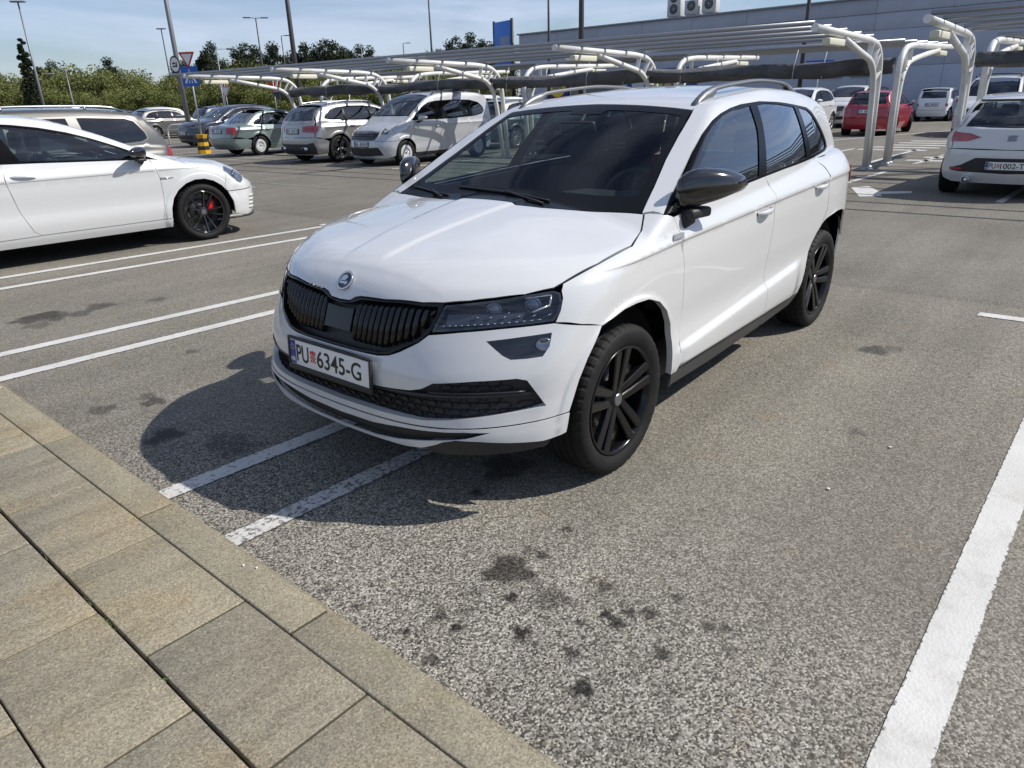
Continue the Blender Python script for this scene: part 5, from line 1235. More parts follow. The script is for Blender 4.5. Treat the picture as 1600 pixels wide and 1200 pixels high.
def car_r4():
    L = 3.66; r = .29; wh = (.72, 3.12)
    S = gshape(L, 1.49, wh, [(.0,.62),(.05,.78),(.2,.90),(.6,.95),(.95,.97),(1.2,.98),(3.66,.98)], [(.85,.80),(1.05,.98),(1.25,1.16),(1.5,1.36),(1.65,1.43),(2.2,1.47),(3.0,1.46),(3.3,1.40),(3.45,1.2),(3.58,.95)], .80, r=r, tumble=.12, tcurve=.1, ra=.10, rp=4., fa=.15, rz=[(.2,3.56),(.4,3.64),(.6,3.66),(.9,3.60),(1.4,3.4)], wb=[(.8,.62),(2,.68),(3.4,.66)])
    dlo = [(1.22,1.0),(1.35,1.12),(1.5,1.24),(1.62,1.31),(2.2,1.34),(2.9,1.32),(3.12,1.25),(3.2,1.03),(3.15,.99),(2.2,.99)]
    return gen_car('vintage_car', 'small pale blue-white vintage car parked against the big store wall', (38.2+L, 5.2, 0), HEAD, S, wh, r, dlo, inset_panes(dlo, [(1.9,1.92,.06),(2.6,2.6,.06)], .02), std_gaps(1.16, 1.88, 2.62, 2.60, [(1.2,1.0),(2.2,.99),(3.2,1.0)]), OFFW,
        [('f',.40,.76),('f',.55,.76),('f',.55,.62),('f',.40,.62)], [('r',.55,.78),('r',.64,.78),('r',.64,.66),('r',.55,.66)], .80, .52, 1.1, (1.62, 3.15), (.60,.56), .56, 'cover', rz_win=[(0,1.30),(.48,1.29),(.52,1.02),(0,1.01)], rear_bump=.46, rplate=(None,), rplate_z=.74, mirror=(1.5,.80,1.02), interior=False)
def car_red():
    root, c = car_suv('hatchback_car', 'dark red hatchback driving out of the bays behind the carport columns', (26.1+3.95, 5.0, 0), HEAD+.03, RED, 'alloy', .31, (3.95, 1.71, 1.50), steer=R(24), mirror_mat=M_CHROME(), rplate_z=.80)
    return root
car_mpv(); car_sedan(); car_leon(); car_r4(); car_red()
_, cs = car_suv('suv_car', 'silver SUV with star-shaped alloy wheels parked between the blue-green saloon and the silver van', (10.75+4.66, 15.83, 0), HEAD, SILVER, 'multi', .36, bumper_black=None, rails=(2.1, 3.9, M_ALU()), rear_bump=.66)
dif = cs.S.pts([('r',.0005,.52),('r',.55,.52),('r',.74,.56),('r',.80,.40),('r',.76,.25),('r',.0005,.25)], 1); cs.put('diffuser', cs.rear, dif, M_PLASTIC(), both=True, off=.006, gap=0)
for s_ in (-1, 1):
    b = MB(); b.lathe([(.06,-.05),(.065,-.05),(.065,.06),(.055,.06),(.055,-.03),(.0001,-.03)], axis='X', n=18); o = b.build('exhaust_pipe', M_CHROME(), cs.root); o.location = (4.62, s_*.50, .40); o.rotation_euler = (0, 0, math.pi); o.scale = (1, 1.5, .8)
car_van('passenger_van', 'silver-white passenger van with black front grille parked nose-out beside the silver SUV', (10.90, 13.05, 0), 0, paint('pearl_silver', (.47,.48,.495), .34, .35), 4.36, 1.81, 'cover', rails=(2.0, 3.7, M_PLASTIC()))
car_suv('suv_car', 'white SUV seen from its front left corner left of the red hatchback', (25.75, 7.82, 0), 0, WHITE, 'alloy', .345, (4.48, 1.85, 1.66), bumper_black=M_PLASTIC())
car_suv('suv_car', 'white SUV facing the camera, seen half hidden right behind the red hatchback', (31.6, 7.6, 0), 0, WHITE, 'alloy', .345, (4.5, 1.84, 1.70), interior=False)
car_suv('suv_car', 'black car mostly hidden behind the roof of the red hatchback', (38.0, 7.3, 0), HEAD, NAVY, 'alloy', .345, (4.5, 1.84, 1.72), interior=False)
car_van('delivery_van', 'white delivery van with black roof rack under the right carport', (26.0, 1.45, 0), 0, WHITE, 4.2, 1.83, 'cover', passenger=False, roofbars=True)
car_suv('suv_car', 'dark grey crossover parked left of the lamp post with the round sign', (17.6+3.35, 39.2, 0), HEAD, GREY, 'vee_silver', .33, (4.16, 1.74, 1.56))
car_suv('people_carrier', 'dark blue people carrier with pale flank parked behind the blue-green saloon', (13.9, 28.2, 0), 0, BLUEGREY, 'alloy', .34, (4.55, 1.83, 1.64))
car_suv('suv_car', 'dark SUV with bronze-black alloy wheels parked behind the carport columns, seen through the windscreen', (16.3, 10.6, 0), 0, DARK, 'multi', .36, (4.6, 1.88, 1.66))
def far(src, name, label, loc, rz, col, group=None):
    """another car of the same build further back, repainted"""
    def dup(o, parent=None):
        d = o.copy(); COL.objects.link(d); d.parent = parent
        if o.type == 'MESH' and len(o.data.materials) and any(m and m.name.endswith(('_paint', '_paint_b', 'pearl_silver')) for m in o.data.materials):
            for i, sl in enumerate(d.material_slots):
                if sl.material and sl.material.name.endswith(('_paint', '_paint_b', 'pearl_silver')): sl.link = 'OBJECT'; sl.material = col
        for ch in o.children: dup(ch, d)
        return d
    r_ = dup(src); r_.name = name; r_.location = loc; r_.rotation_euler = (0, 0, rz); r_['label'] = label
    for k in ('group',):
        if k in r_: del r_[k]
    if group: r_['group'] = group
    return r_
by = {o['label']: o for o in bpy.data.objects if 'label' in o.keys()}
pick = lambda t: next(o for l, o in by.items() if t in l)
SAL, SUVG, VAN, SUVW, RD, MPV, GOLF = pick('saloon'), pick('grey crossover'), pick('passenger van'), pick('front left corner'), pick('dark red'), pick('champagne'), pick('three-door')
far(SUVW, 'hatchback_car', 'white car nose just visible left of the dark grey crossover', (17.0, 42.4, 0), 0, WHITE)
far(SUVG, 'suv_car', 'dark car partly hidden left of the dark grey crossover', (22.0, 46.6, 0), HEAD, DARK)
far(SAL, 'saloon_car', 'black saloon far behind between the grey crossover and the dark people carrier', (27.5, 44.0, 0), HEAD, NAVY)
far(SUVG, 'suv_car', 'grey car in the far row right of the people carrier roof', (27.0, 36.5, 0), 0, GREY)
far(SAL, 'saloon_car', 'silver saloon in the far row with sun glinting on its roof', (29.2, 34.0, 0), 0, SILVER)
far(VAN, 'passenger_van', 'white van far back above the silver SUV roof', (31.0, 29.5, 0), 0, WHITE)
far(SAL, 'saloon_car', 'dark saloon in the far row left of the white van', (29.0, 31.6, 0), 0, DARK)
far(SUVW, 'suv_car', 'white car in the far row right of the white van', (30.0, 26.4, 0), 0, OFFW)
far(SUVG, 'suv_car', 'grey SUV parked behind the silver-white passenger van', (21.0, 14.2, 0), HEAD, GREY)
# ---------------------------------------------------------------- ground
STAINS = [(.135,-1.235,.075,.9),(.10,-1.16,.05,.6),(.02,-1.20,.035,.8)]
def px_list(): return []
def ground_mat():
    m = mat('asphalt', (.2,.2,.19), .88, spec=.25); g = NT(m); c = g.coord('Object')
    big = g.noise(c, .22, 5, .6); mid = g.noise(c, 1.3, 6, .62); fine = g.noise(c, 38, 3, .7)
    v1 = g.voro(c, 165, out='Color'); v1b = g.n.new('ShaderNodeSeparateColor'); g.l.new(v1, v1b.inputs[0])
    d1 = g.voro(c, 165)
    v2 = g.voro(c, 84, out='Color'); v2b = g.n.new('ShaderNodeSeparateColor'); g.l.new(v2, v2b.inputs[0])
    stone = g.ramp(v1b.outputs[0], [(.0, (.045,.043,.040)), (.22, (.10,.096,.088)), (.5, (.27,.258,.235)), (.8, (.46,.445,.41)), (1., (.72,.71,.68))])
    stone2 = g.ramp(v2b.outputs[1], [(.0, (.12,.115,.105)), (.5, (.28,.268,.24)), (1., (.42,.405,.37))])
    base = g.mix(stone, stone2, .35)
    dust = g.mix(base, (.30,.285,.25), g.ramp(mid, [(.25, (.16,.16,.16)), (.75, (.46,.46,.46))]))
    near = g.attr('chalk'); base = g.mix(dust, g.mix(stone, (1.12,1.13,1.14), 1., 'MULTIPLY'), near)
    tone = g.ramp(big, [(.28, (.54,.515,.47)), (.5, (.63,.605,.55)), (.75, (.72,.69,.63))]); base = g.mix(base, tone, 1., 'MULTIPLY')
    tone2 = g.ramp(g.noise(c, .9, 3, .5), [(.35, (.90,.90,.90)), (.7, (1.06,1.05,1.04))]); base = g.mix(base, tone2, 1., 'MULTIPLY')
    rust = g.ramp(g.noise(c, 3.1, 5, .6), [(.62, (0,0,0)), (.74, (1,1,1))]); base = g.mix(base, g.mix(base, (1.12,.92,.70), 1., 'MULTIPLY'), g.math('MULTIPLY', rust, .55))
    pits = g.ramp(g.noise(c, 5.5, 6, .75), [(.70, (1,1,1)), (.76, (.62,.61,.60))]); base = g.mix(base, pits, 1., 'MULTIPLY')
    st = g.attr('oil'); edge = g.math('MULTIPLY', st, g.math('ADD', .55, g.noise(c, 60, 4, .75)), True)
    base = g.mix(base, g.mix(base, (.13,.128,.125), 1., 'MULTIPLY'), edge)
    sx = g.n.new('ShaderNodeSeparateXYZ'); g.l.new(c, sx.inputs[0])
    aisle = g.ramp(g.math('ADD', g.math('MULTIPLY', g.math('SUBTRACT', sx.outputs[0], 4.72), 4.), g.math('MULTIPLY', g.math('SUBTRACT', g.noise(c, 6, 3), .5), .5), True), [(.0, (1,1,1)), (.35, (.80,.80,.80)), (.5, (.84,.85,.87)), (1., (.90,.905,.92))])
    base = g.mix(base, aisle, 1., 'MULTIPLY')
    tr_ = g.coord('Object', (.12, 1.9, 1)); track = g.ramp(g.noise(tr_, 1.5, 4, .6), [(.40, (.88,.88,.88)), (.62, (1.05,1.05,1.05))]); base = g.mix(base, track, .8, 'MULTIPLY')
    g.set('Base Color', base)
    g.set('Roughness', g.mix((.9,.9,.9), (.6,.6,.6), edge))
    h = g.math('ADD', g.math('MULTIPLY', g.math('SUBTRACT', .4, d1), .8), g.math('MULTIPLY', fine, .35))
    g.bump(h, .5, .0035)
    return m
def build_ground():
    x0, x1, y0, y1, s = -.62, 5.4, -4.2, 4.4, .03
    gx = np.concatenate([np.arange(x0, .65, .012), np.arange(.65, x1, .045), [x1]]); gy = np.concatenate([np.arange(y0, -1.88, .045), np.arange(-1.88, -.40, .012), np.arange(-.40, y1, .03), [y1]])
    nx, ny = len(gx), len(gy); X, Y = np.meshgrid(gx, gy, indexing='ij')
    V = [(x, y, 0) for x, y in zip(X.ravel(), Y.ravel())]; F = [(i*ny+j, (i+1)*ny+j, (i+1)*ny+j+1, i*ny+j+1) for i in range(nx-1) for j in range(ny-1)]
    k = len(V); B = 700
    V += [(x0,y0,0),(x1,y0,0),(x1,y1,0),(x0,y1,0),(-B,-B,0),(B,-B,0),(B,B,0),(-B,B,0)]
    F += [(k+4,k+5,k+1,k),(k+5,k+6,k+2,k+1),(k+6,k+7,k+3,k+2),(k+7,k+4,k,k+3)]
    me = mesh('asphalt', V, F, smooth=False)
    oil = np.zeros(len(V)); ch = np.zeros(len(V)); P = np.array(V)[:, :2]
    for a, b, r, w in OIL:
        d = np.hypot((P[:,0]-a)*1., P[:,1]-b); ang = np.arctan2(P[:,1]-b, P[:,0]-a)
        rr = r*(1 + .18*np.sin(3*ang + a*40) + .12*np.sin(5*ang + b*31))
        oil = np.maximum(oil, w*(1 - sstep(rr*.72, rr*1.15, d)))
    ch = (1 - sstep(.0, 1.15, P[:,0] + .30)) * (1 - sstep(1.0, 2.6, np.abs(P[:,1] + .6))) ; ch[k:] = 0
    for nm, a in (('oil', oil), ('chalk', ch*.85)):
        at = me.attributes.new(nm, 'FLOAT', 'POINT'); at.data.foreach_set('value', a.astype(np.float32))
    o = link('ground', me, ground_mat()); o['kind'] = 'structure'; return o
OIL = []
def oil(x, y, r, w=.9): OIL.append((x, y, r, w))
for a in [(-0.009,-0.959,0.089,0.8),(-0.122,-1.066,0.028,0.9),(0.131,-1.003,0.026,0.8),(0.323,-0.975,0.025,0.7),(0.128,-0.946,0.03,0.45),(-0.045,-1.171,0.064,0.55),(0.12,-1.281,0.031,0.65),(0.055,-1.415,0.027,0.7),(0.089,-1.472,0.029,0.75),(0.001,-1.363,0.025,0.9),(-0.013,-1.414,0.03,0.85),(0.216,-1.503,0.024,0.6),(0.146,-1.65,0.022,0.7),(0.171,-1.696,0.02,0.7),(-0.234,-1.198,0.030,0.95),(-0.342,-1.017,0.024,0.9),(-0.335,-0.939,0.024,0.8),(-0.455,-0.902,0.018,0.8),(-0.492,-1.052,0.029,0.75),(-0.21,-1.372,0.026,0.75),(-0.043,-1.587,0.030,0.75),(-0.307,-1.478,0.035,0.95),(-0.083,-1.32,0.02,0.8),(-0.481,-0.519,0.02,0.6),(-0.169,-0.941,0.03,0.4),(0.093,-1.742,0.025,0.5),(-0.469,-0.686,0.026,0.35),(-0.276,-0.989,0.032,0.35),
          (3.18,-1.358,0.09,0.7),(3.274,-1.449,0.06,0.4),(0.282,4.30,0.16,0.8),(0.317,4.18,0.14,0.6),(0.156,4.25,0.12,0.7),(0.486,4.1,0.115,0.5),(0.155,4.015,0.108,0.4),(0.7,4.2,.12,.6),(-0.041,1.67,0.069,0.7),(-0.27,1.801,0.075,0.5),(-0.027,1.78,0.055,0.5),(1.092,3.99,0.08,0.5),(1.868,-1.621,0.045,0.5),(-0.213,1.169,0.085,0.9),(-0.289,1.148,0.05,0.8),(-0.072,0.853,0.10,0.5),(-0.062,0.721,0.10,0.5),(0.569,-0.46,0.117,0.6),(0.32,-0.507,0.03,0.8),(3.041,-0.52,0.09,0.3),(1.6,2.2,.12,.5),(2.1,2.0,.2,.35),(.55,2.35,.05,.5)]: oil(*a)
build_ground()
# white paint on the asphalt: worn, with chips along the edges
def line_mat():
    if 'road_paint' in MATS: return MATS['road_paint']
    m = mat('road_paint', (.62,.61,.58), .7); g = NT(m); c = g.coord('Object')
    d = g.noise(c, 1.8, 5, .6); f = g.noise(c, 42, 4, .7); e = g.noise(c, 9, 4, .65)
    col = g.ramp(d, [(.3, (.46,.45,.42)), (.7, (.58,.57,.54))]); col = g.mix(col, g.mix(col, (.82,.80,.75), 1., 'MULTIPLY'), g.ramp(e, [(.5, (0,0,0)), (.75, (1,1,1))]))
    wear = g.attr('wear'); k = g.math('ADD', g.math('MULTIPLY', f, .75), g.math('MULTIPLY', wear, .62))
    chip = g.ramp(k, [(.60, (0,0,0)), (.67, (1,1,1))])
    g.set('Base Color', g.mix(col, (.12,.115,.105), chip)); g.bump(g.math('ADD', f, g.voro(c, 92)), .35, .003); return m
def stripe(x0, y0, x1, y1, w, wear=.25, name='painted_line', n=None):
    d = Vector((x1-x0, y1-y0, 0)); L = d.length; d.normalize(); nn = Vector((-d.y, d.x, 0)); n = n or max(2, int(L/.05)) if L < 6 else max(2, int(L/.4))
    V = []; W = []; cols = (-.5, -.42, 0, .42, .5)
    rg = random.Random(int(x0*100)+int(y0*37))
    for i in range(n+1):
        p = Vector((x0, y0, .004)) + d*(L*i/n)
        for k in cols:
            j = rg.uniform(-.0013, .0013) if abs(k) == .5 else 0
            V.append(p + nn*(w*k + j)); W.append(wear + (.28 if abs(k) == .5 else 0) + (.12 if i in (0, n) else 0))
    m = len(cols); F = [(i*m+j, (i+1)*m+j, (i+1)*m+j+1, i*m+j+1) for i in range(n) for j in range(m-1)]
    me = mesh(name, V, F, smooth=False); at = me.attributes.new('wear', 'FLOAT', 'POINT'); at.data.foreach_set('value', W)
    o = link(name, me, line_mat()); o['kind'] = 'structure'; return o
xe = 4.42
for (ax, ay, bx, by, wr) in ((-.5,.572,.43,.523,.30), (-.5,.012,.457,-.035,.36), (-.29,3.416,1.82,3.284,.2), (-.44,2.853,1.47,2.7465,.2), (.56,6.258,4.28,5.946,.22), (.396,5.705,3.77,5.397,.22), (-.03,-2.236,2.66,-2.294,.16), (-.03,-2.80,2.66,-2.87,.16), (.3,8.9,4.0,8.66,.2), (.3,8.36,4.0,8.1,.2)):
    s = (by-ay)/(bx-ax); xs = -.575; stripe(xs, ay+(xs-ax)*s, xe, ay+(xe-ax)*s, .126 if ay < -1 else .112, wr)
for yc in (-2.5, .25, 2.85, 5.62): stripe(4.45, yc-.75 - (0 if yc < 0 else -.25), 4.43, yc+(.75 if yc < 0 else .5), .11, .22)
# bays under the canopies, direction arrow, zebra
for y in np.arange(-6.2, 40, 2.56): stripe(10.7, y, 14.4, y-.18, .11, .3); 
for y in np.arange(-6.2, 40, 2.56): stripe(16.3, y-.3, 20.4, y-.5, .11, .3)
stripe(14.9, -8, 13.9, 45, .10, .3)
def flat_poly(P, name='painted_arrow'):
    V = [(x, y, .004) for x, y in P]; me = mesh(name, V, [tuple(range(len(V)))], smooth=False); o = link(name, me, line_mat()); o['kind'] = 'structure'; return o
flat_poly([(11.6,1.15),(10.5,.72),(10.7,.45),(10.95,.52),(11.25,.15),(11.5,.2),(11.25,.62),(11.9,.95)])
for i in range(5): stripe(20.2 + i*.95, 3.4-.12*i, 20.2 + i*.95, 1.7-.12*i, .42, .35)
for i in range(4): stripe(17.2 + i*.9, 1.55-.2*i, 17.2 + i*.9, .2-.2*i, .38, .35)
stripe(15.9, 2.1, 20.6, 2.0, .12, .3); stripe(22.5, 5.6, 31, 2.6, .12, .3)
stripe(6.6, 11.3, 7.3, 13.2, .12, .45); stripe(7.3, 9.5, 7.2, 15, .1, .5); stripe(8.9, 15.5, 8.6, 19, .1, .5)
# kerb and pavement, one stone each
KZ = .10
def stone_mat(name, base, warm):
    m = mat(name, base, .85, spec=.25); g = NT(m); c = g.coord('Object'); ge = g.n.new('ShaderNodeNewGeometry'); P = ge.outputs['Position']
    mp = g.n.new('ShaderNodeMapping'); mp.inputs['Scale'].default_value = (1.6, 11, 1) if 'slab' in name else (2, 2, 1); mp.inputs['Rotation'].default_value = (0, 0, R(90) if False else .0); g.l.new(P, mp.inputs['Vector'])
    st = g.noise(mp.outputs[0], 1.1, 6, .62, .4); big = g.noise(P, 2.3, 5, .6, .3); gr = g.noise(P, 260, 2, .7); gv = g.voro(P, 210, out='Color'); sp = g.n.new('ShaderNodeSeparateColor'); g.l.new(gv, sp.inputs[0])
    col = g.ramp(big, [(.25, tuple(.82*x for x in base)), (.5, base), (.68, warm), (.85, tuple(1.1*x for x in base))])
    col = g.mix(col, g.mix(col, (.60,.58,.57), 1., 'MULTIPLY'), g.ramp(st, [(.46, (0,0,0)), (.70, (.62,.62,.62))]))
    col = g.mix(col, g.ramp(sp.outputs[0], [(0., (.5,.5,.5)), (.5, (.98,.98,.97)), (.93, (1.25,1.25,1.25)), (1., (1.7,1.7,1.65))]), .75, 'MULTIPLY')
    rnd_ = g.objrand(); col = g.mix(col, g.ramp(rnd_, [(0., (.93,.93,.94)), (.5, (1,.99,.98)), (1., (1.06,1.04,1.0))]), 1., 'MULTIPLY')
    spot = g.ramp(g.voro(P, 5.2), [(.04, (1,1,1)), (.075, (0,0,0))]); col = g.mix(col, g.mix(col, (.42,.41,.41), 1., 'MULTIPLY'), g.math('MULTIPLY', spot, g.ramp(g.noise(P, 1.1, 2), [(.5, (0,0,0)), (.56, (1,1,1))])))
    g.set('Base Color', col); g.bump(g.math('ADD', g.math('MULTIPLY', gr, .6), sp.outputs[1]), .35, .0022); return m
KM = stone_mat('kerb_concrete', (.27,.243,.178), (.285,.24,.155)); PM = stone_mat('slab_concrete', (.258,.231,.172), (.272,.226,.145))
KROT = -.016
def krot(x, y): return (-.60 + (x+.60)*math.cos(KROT) - y*math.sin(KROT), (x+.60)*math.sin(KROT) + y*math.cos(KROT))
base = MB(); c4 = [krot(-14, -18), krot(-.63, -18), krot(-.63, 26), krot(-14, 26)]
base.add([(x, y, KZ-.022) for x, y in c4] + [(x, y, -.1) for x, y in c4], [(0,1,2,3),(0,4,5,1),(1,5,6,2),(2,6,7,3),(3,7,4,0)])
pav = base.build('pavement', mat('joint_sand', (.035,.032,.026), .95), None); pav['kind'] = 'structure'
def stone_mesh(sx, sy, sz, bev, name, seed):
    b = MB(); b.bbox((0, 0, 0), (sx, sy, sz), bev, seg=2); V = b.V
    me = b.mesh(name); return me
kb = MB(); kk = [krot(-.735, -18), krot(-.585, -18), krot(-.585, 26), krot(-.735, 26)]
kb.add([(x, y, KZ-.012) for x, y in kk] + [(x, y, -.1) for x, y in kk], [(0,1,2,3),(0,4,5,1),(1,5,6,2),(2,6,7,3),(3,7,4,0)])
kerb = kb.build('kerb', KM, None); kerb['kind'] = 'structure'
kme = stone_mesh(.134, 1.020, .24, .006, 'kerb_stone', 1); kme.materials.append(KM)
for i in range(-9, 18):
    y = -.213 + 1.027*i; x, yy = krot(-.668, y)
    o = link('kerb_stone', kme, None, kerb); o.location = (x, yy, KZ-.12 + random.uniform(-.0012, .0012)); o.rotation_euler = (random.uniform(-.002,.002), random.uniform(-.003,.003), KROT)
sme = stone_mesh(.3135, .6035, .06, .004, 'paving_slab', 2); sme.materials.append(PM)
for ci in range(0, 9):
    xc = -.739 - .1565 - ci*.3185 - (.006 if ci else 0)
    for ri in range(-9, 12):
        y = .437 + .6115*ri + (-.296 if ci % 2 else 0); x, yy = krot(xc, y)
        if yy < -4.6 or yy > 4.2: continue
        o = link('paving_slab', sme, None, pav); o.location = (x, yy, KZ-.03 + random.uniform(-.002, .001)); o.rotation_euler = (random.uniform(-.003,.003), random.uniform(-.003,.003), KROT + random.uniform(-.002, .002))
mb = MB()
for ci in range(0, 9):
    xc = -.739 - .1565 - ci*.3185 - (.006 if ci else 0)
    for ri in range(-9, 12):
        y = .437 + .6115*(ri+.5) + (-.296 if ci % 2 else 0); x, yy = krot(xc, y)
        if -4.3 < yy < 4.0: mb.box((x, yy, KZ-.014), (.312, .0074, .018), rz=KROT)
for i in range(-9, 18):
    x, yy = krot(-.668, -.213 + 1.027*(i+.5)); mb.box((x, yy, KZ-.02), (.130, .0064, .034), rz=KROT)
o = mb.build('joint_filling', mat('joint_moss', (.055,.048,.028), .95), pav); o['kind'] = 'stuff'
# tufts of weed and moss in the joints
def weeds():
    V = []; F = []
    def blade(x, y, h, a, w, z):
        k = len(V); dx, dy = math.cos(a), math.sin(a)
        for t, ww in ((0, w), (.5, w*.8), (1, .0004)): V.append((x + dx*h*.7*t*t - dy*ww, y + dy*h*.7*t*t + dx*ww, z + h*t*(1-.3*t))); V.append((x + dx*h*.7*t*t + dy*ww, y + dy*h*.7*t*t - dx*ww, z + h*t*(1-.3*t)))
        F.extend([(k, k+1, k+3, k+2), (k+2, k+3, k+5, k+4)])
    spots = [(-.731, .02, 22), (-.731, .62, 10), (-.735, -.5, 26), (-.737, -.2, 14), (-.70, -.42, 4), (-1.048, .36, 12), (-1.05, .30, 10), (-1.056, -.05, 16), (-1.06, -.23, 26), (-1.06, -.20, 12), (-1.065, -.6, 12), (-.742, -.66, 10), (-.86, .118, 10), (-.80, .112, 8), (-1.04, .79, 8), (-.76, -1.15, 16), (-.735, .14, 8), (-.90, -.49, 10), (-.95,-1.08,8), (-.728, 1.34, 6), (-.575, .31, 3)]
    for x, y, n in spots:
        for i in range(n):
            blade(x + random.gauss(0, .006), y + random.gauss(0, .022), random.uniform(.006, .022), random.uniform(0, 6.28), random.uniform(.0012, .0026), KZ-.012)
    for i in range(420):     # moss along the kerb joint
        y = random.uniform(-1.9, 2.2); x = krot(-.737, y)[0] + random.gauss(0, .0025); blade(x, y, random.uniform(.002, .007), random.uniform(0, 6.28), .002, KZ-.016)
    me = mesh('joint_weeds', V, F, smooth=False); m = mat('weed_green', (.07,.105,.025), .7); o = link('joint_weeds', me, m); o['kind'] = 'stuff'; o['label'] = 'small green weeds and moss growing in the paving joints'; o['category'] = 'weeds'
weeds()
for i, (x, y) in enumerate(((1.229,-1.679),(1.784,-1.785),(-.36,-.43),(-.65,-.31),(-.63,-.36),(2.6,.9))):
    b = MB(); bm = bmesh.new(); bmesh.ops.create_icosphere(bm, subdivisions=1, radius=.009 if i < 2 else .006)
    V = [(v.co.x*random.uniform(.7,1.2)+x, v.co.y*random.uniform(.7,1.2)+y, v.co.z*.6+ (KZ+.004 if x < -.6 else .005)) for v in bm.verts]; F = [[q.index for q in f.verts] for f in bm.faces]; bm.free()
    b.add(V, F); o = b.build('pebble', mat('pebble_white', (.6,.58,.53), .7)); tag(o, ['white pebble on the asphalt inside the right bay, nearer the camera','white pebble on the asphalt inside the right bay, further from the camera','white pebble on the asphalt beside the end of the painted double line','white speck of stone on the kerb, left one','white speck of stone on the kerb, right one','white pebble under the white crossover car'][i], 'pebble')
# ---------------------------------------------------------------- canopies
CW = mat('canopy_white', (.66,.655,.62), .42, coat=.2); g = NT(CW); cc = g.coord('Object'); g.set('Base Color', g.mix((.66,.655,.62), (.42,.40,.35), g.ramp(g.noise(cc, 2.4, 6, .65), [(.52, (0,0,0)), (.8, (.8,.8,.8))])))
GAL = mat('galvanised', (.33,.34,.355), .42, .75); FAB = mat('shade_cloth', (.085,.088,.095), .9); g = NT(FAB); cc = g.coord('Object'); g.set('Base Color', g.ramp(g.noise(cc, 2.2, 5), [(.3, (.06,.062,.068)), (.7, (.13,.132,.138))])); g.bump(g.noise(cc, 7, 5, .65, 1.2), .8, .05)
LAMPM = mat('lamp_ivory', (.62,.60,.47), .4)
def smooth_path(P, n=5):
    P = [Vector(p) for p in P]; out = [P[0]]
    for i in range(1, len(P)-1):
        a, b, c = P[i-1], P[i], P[i+1]; r = min((a-b).length, (c-b).length)*.48
        p, q = b + (a-b).normalized()*r, b + (c-b).normalized()*r
        for k in range(n+1): t = k/n; out.append(p*(1-t)**2 + b*2*t*(1-t) + q*t*t)
    out.append(P[-1]); return out
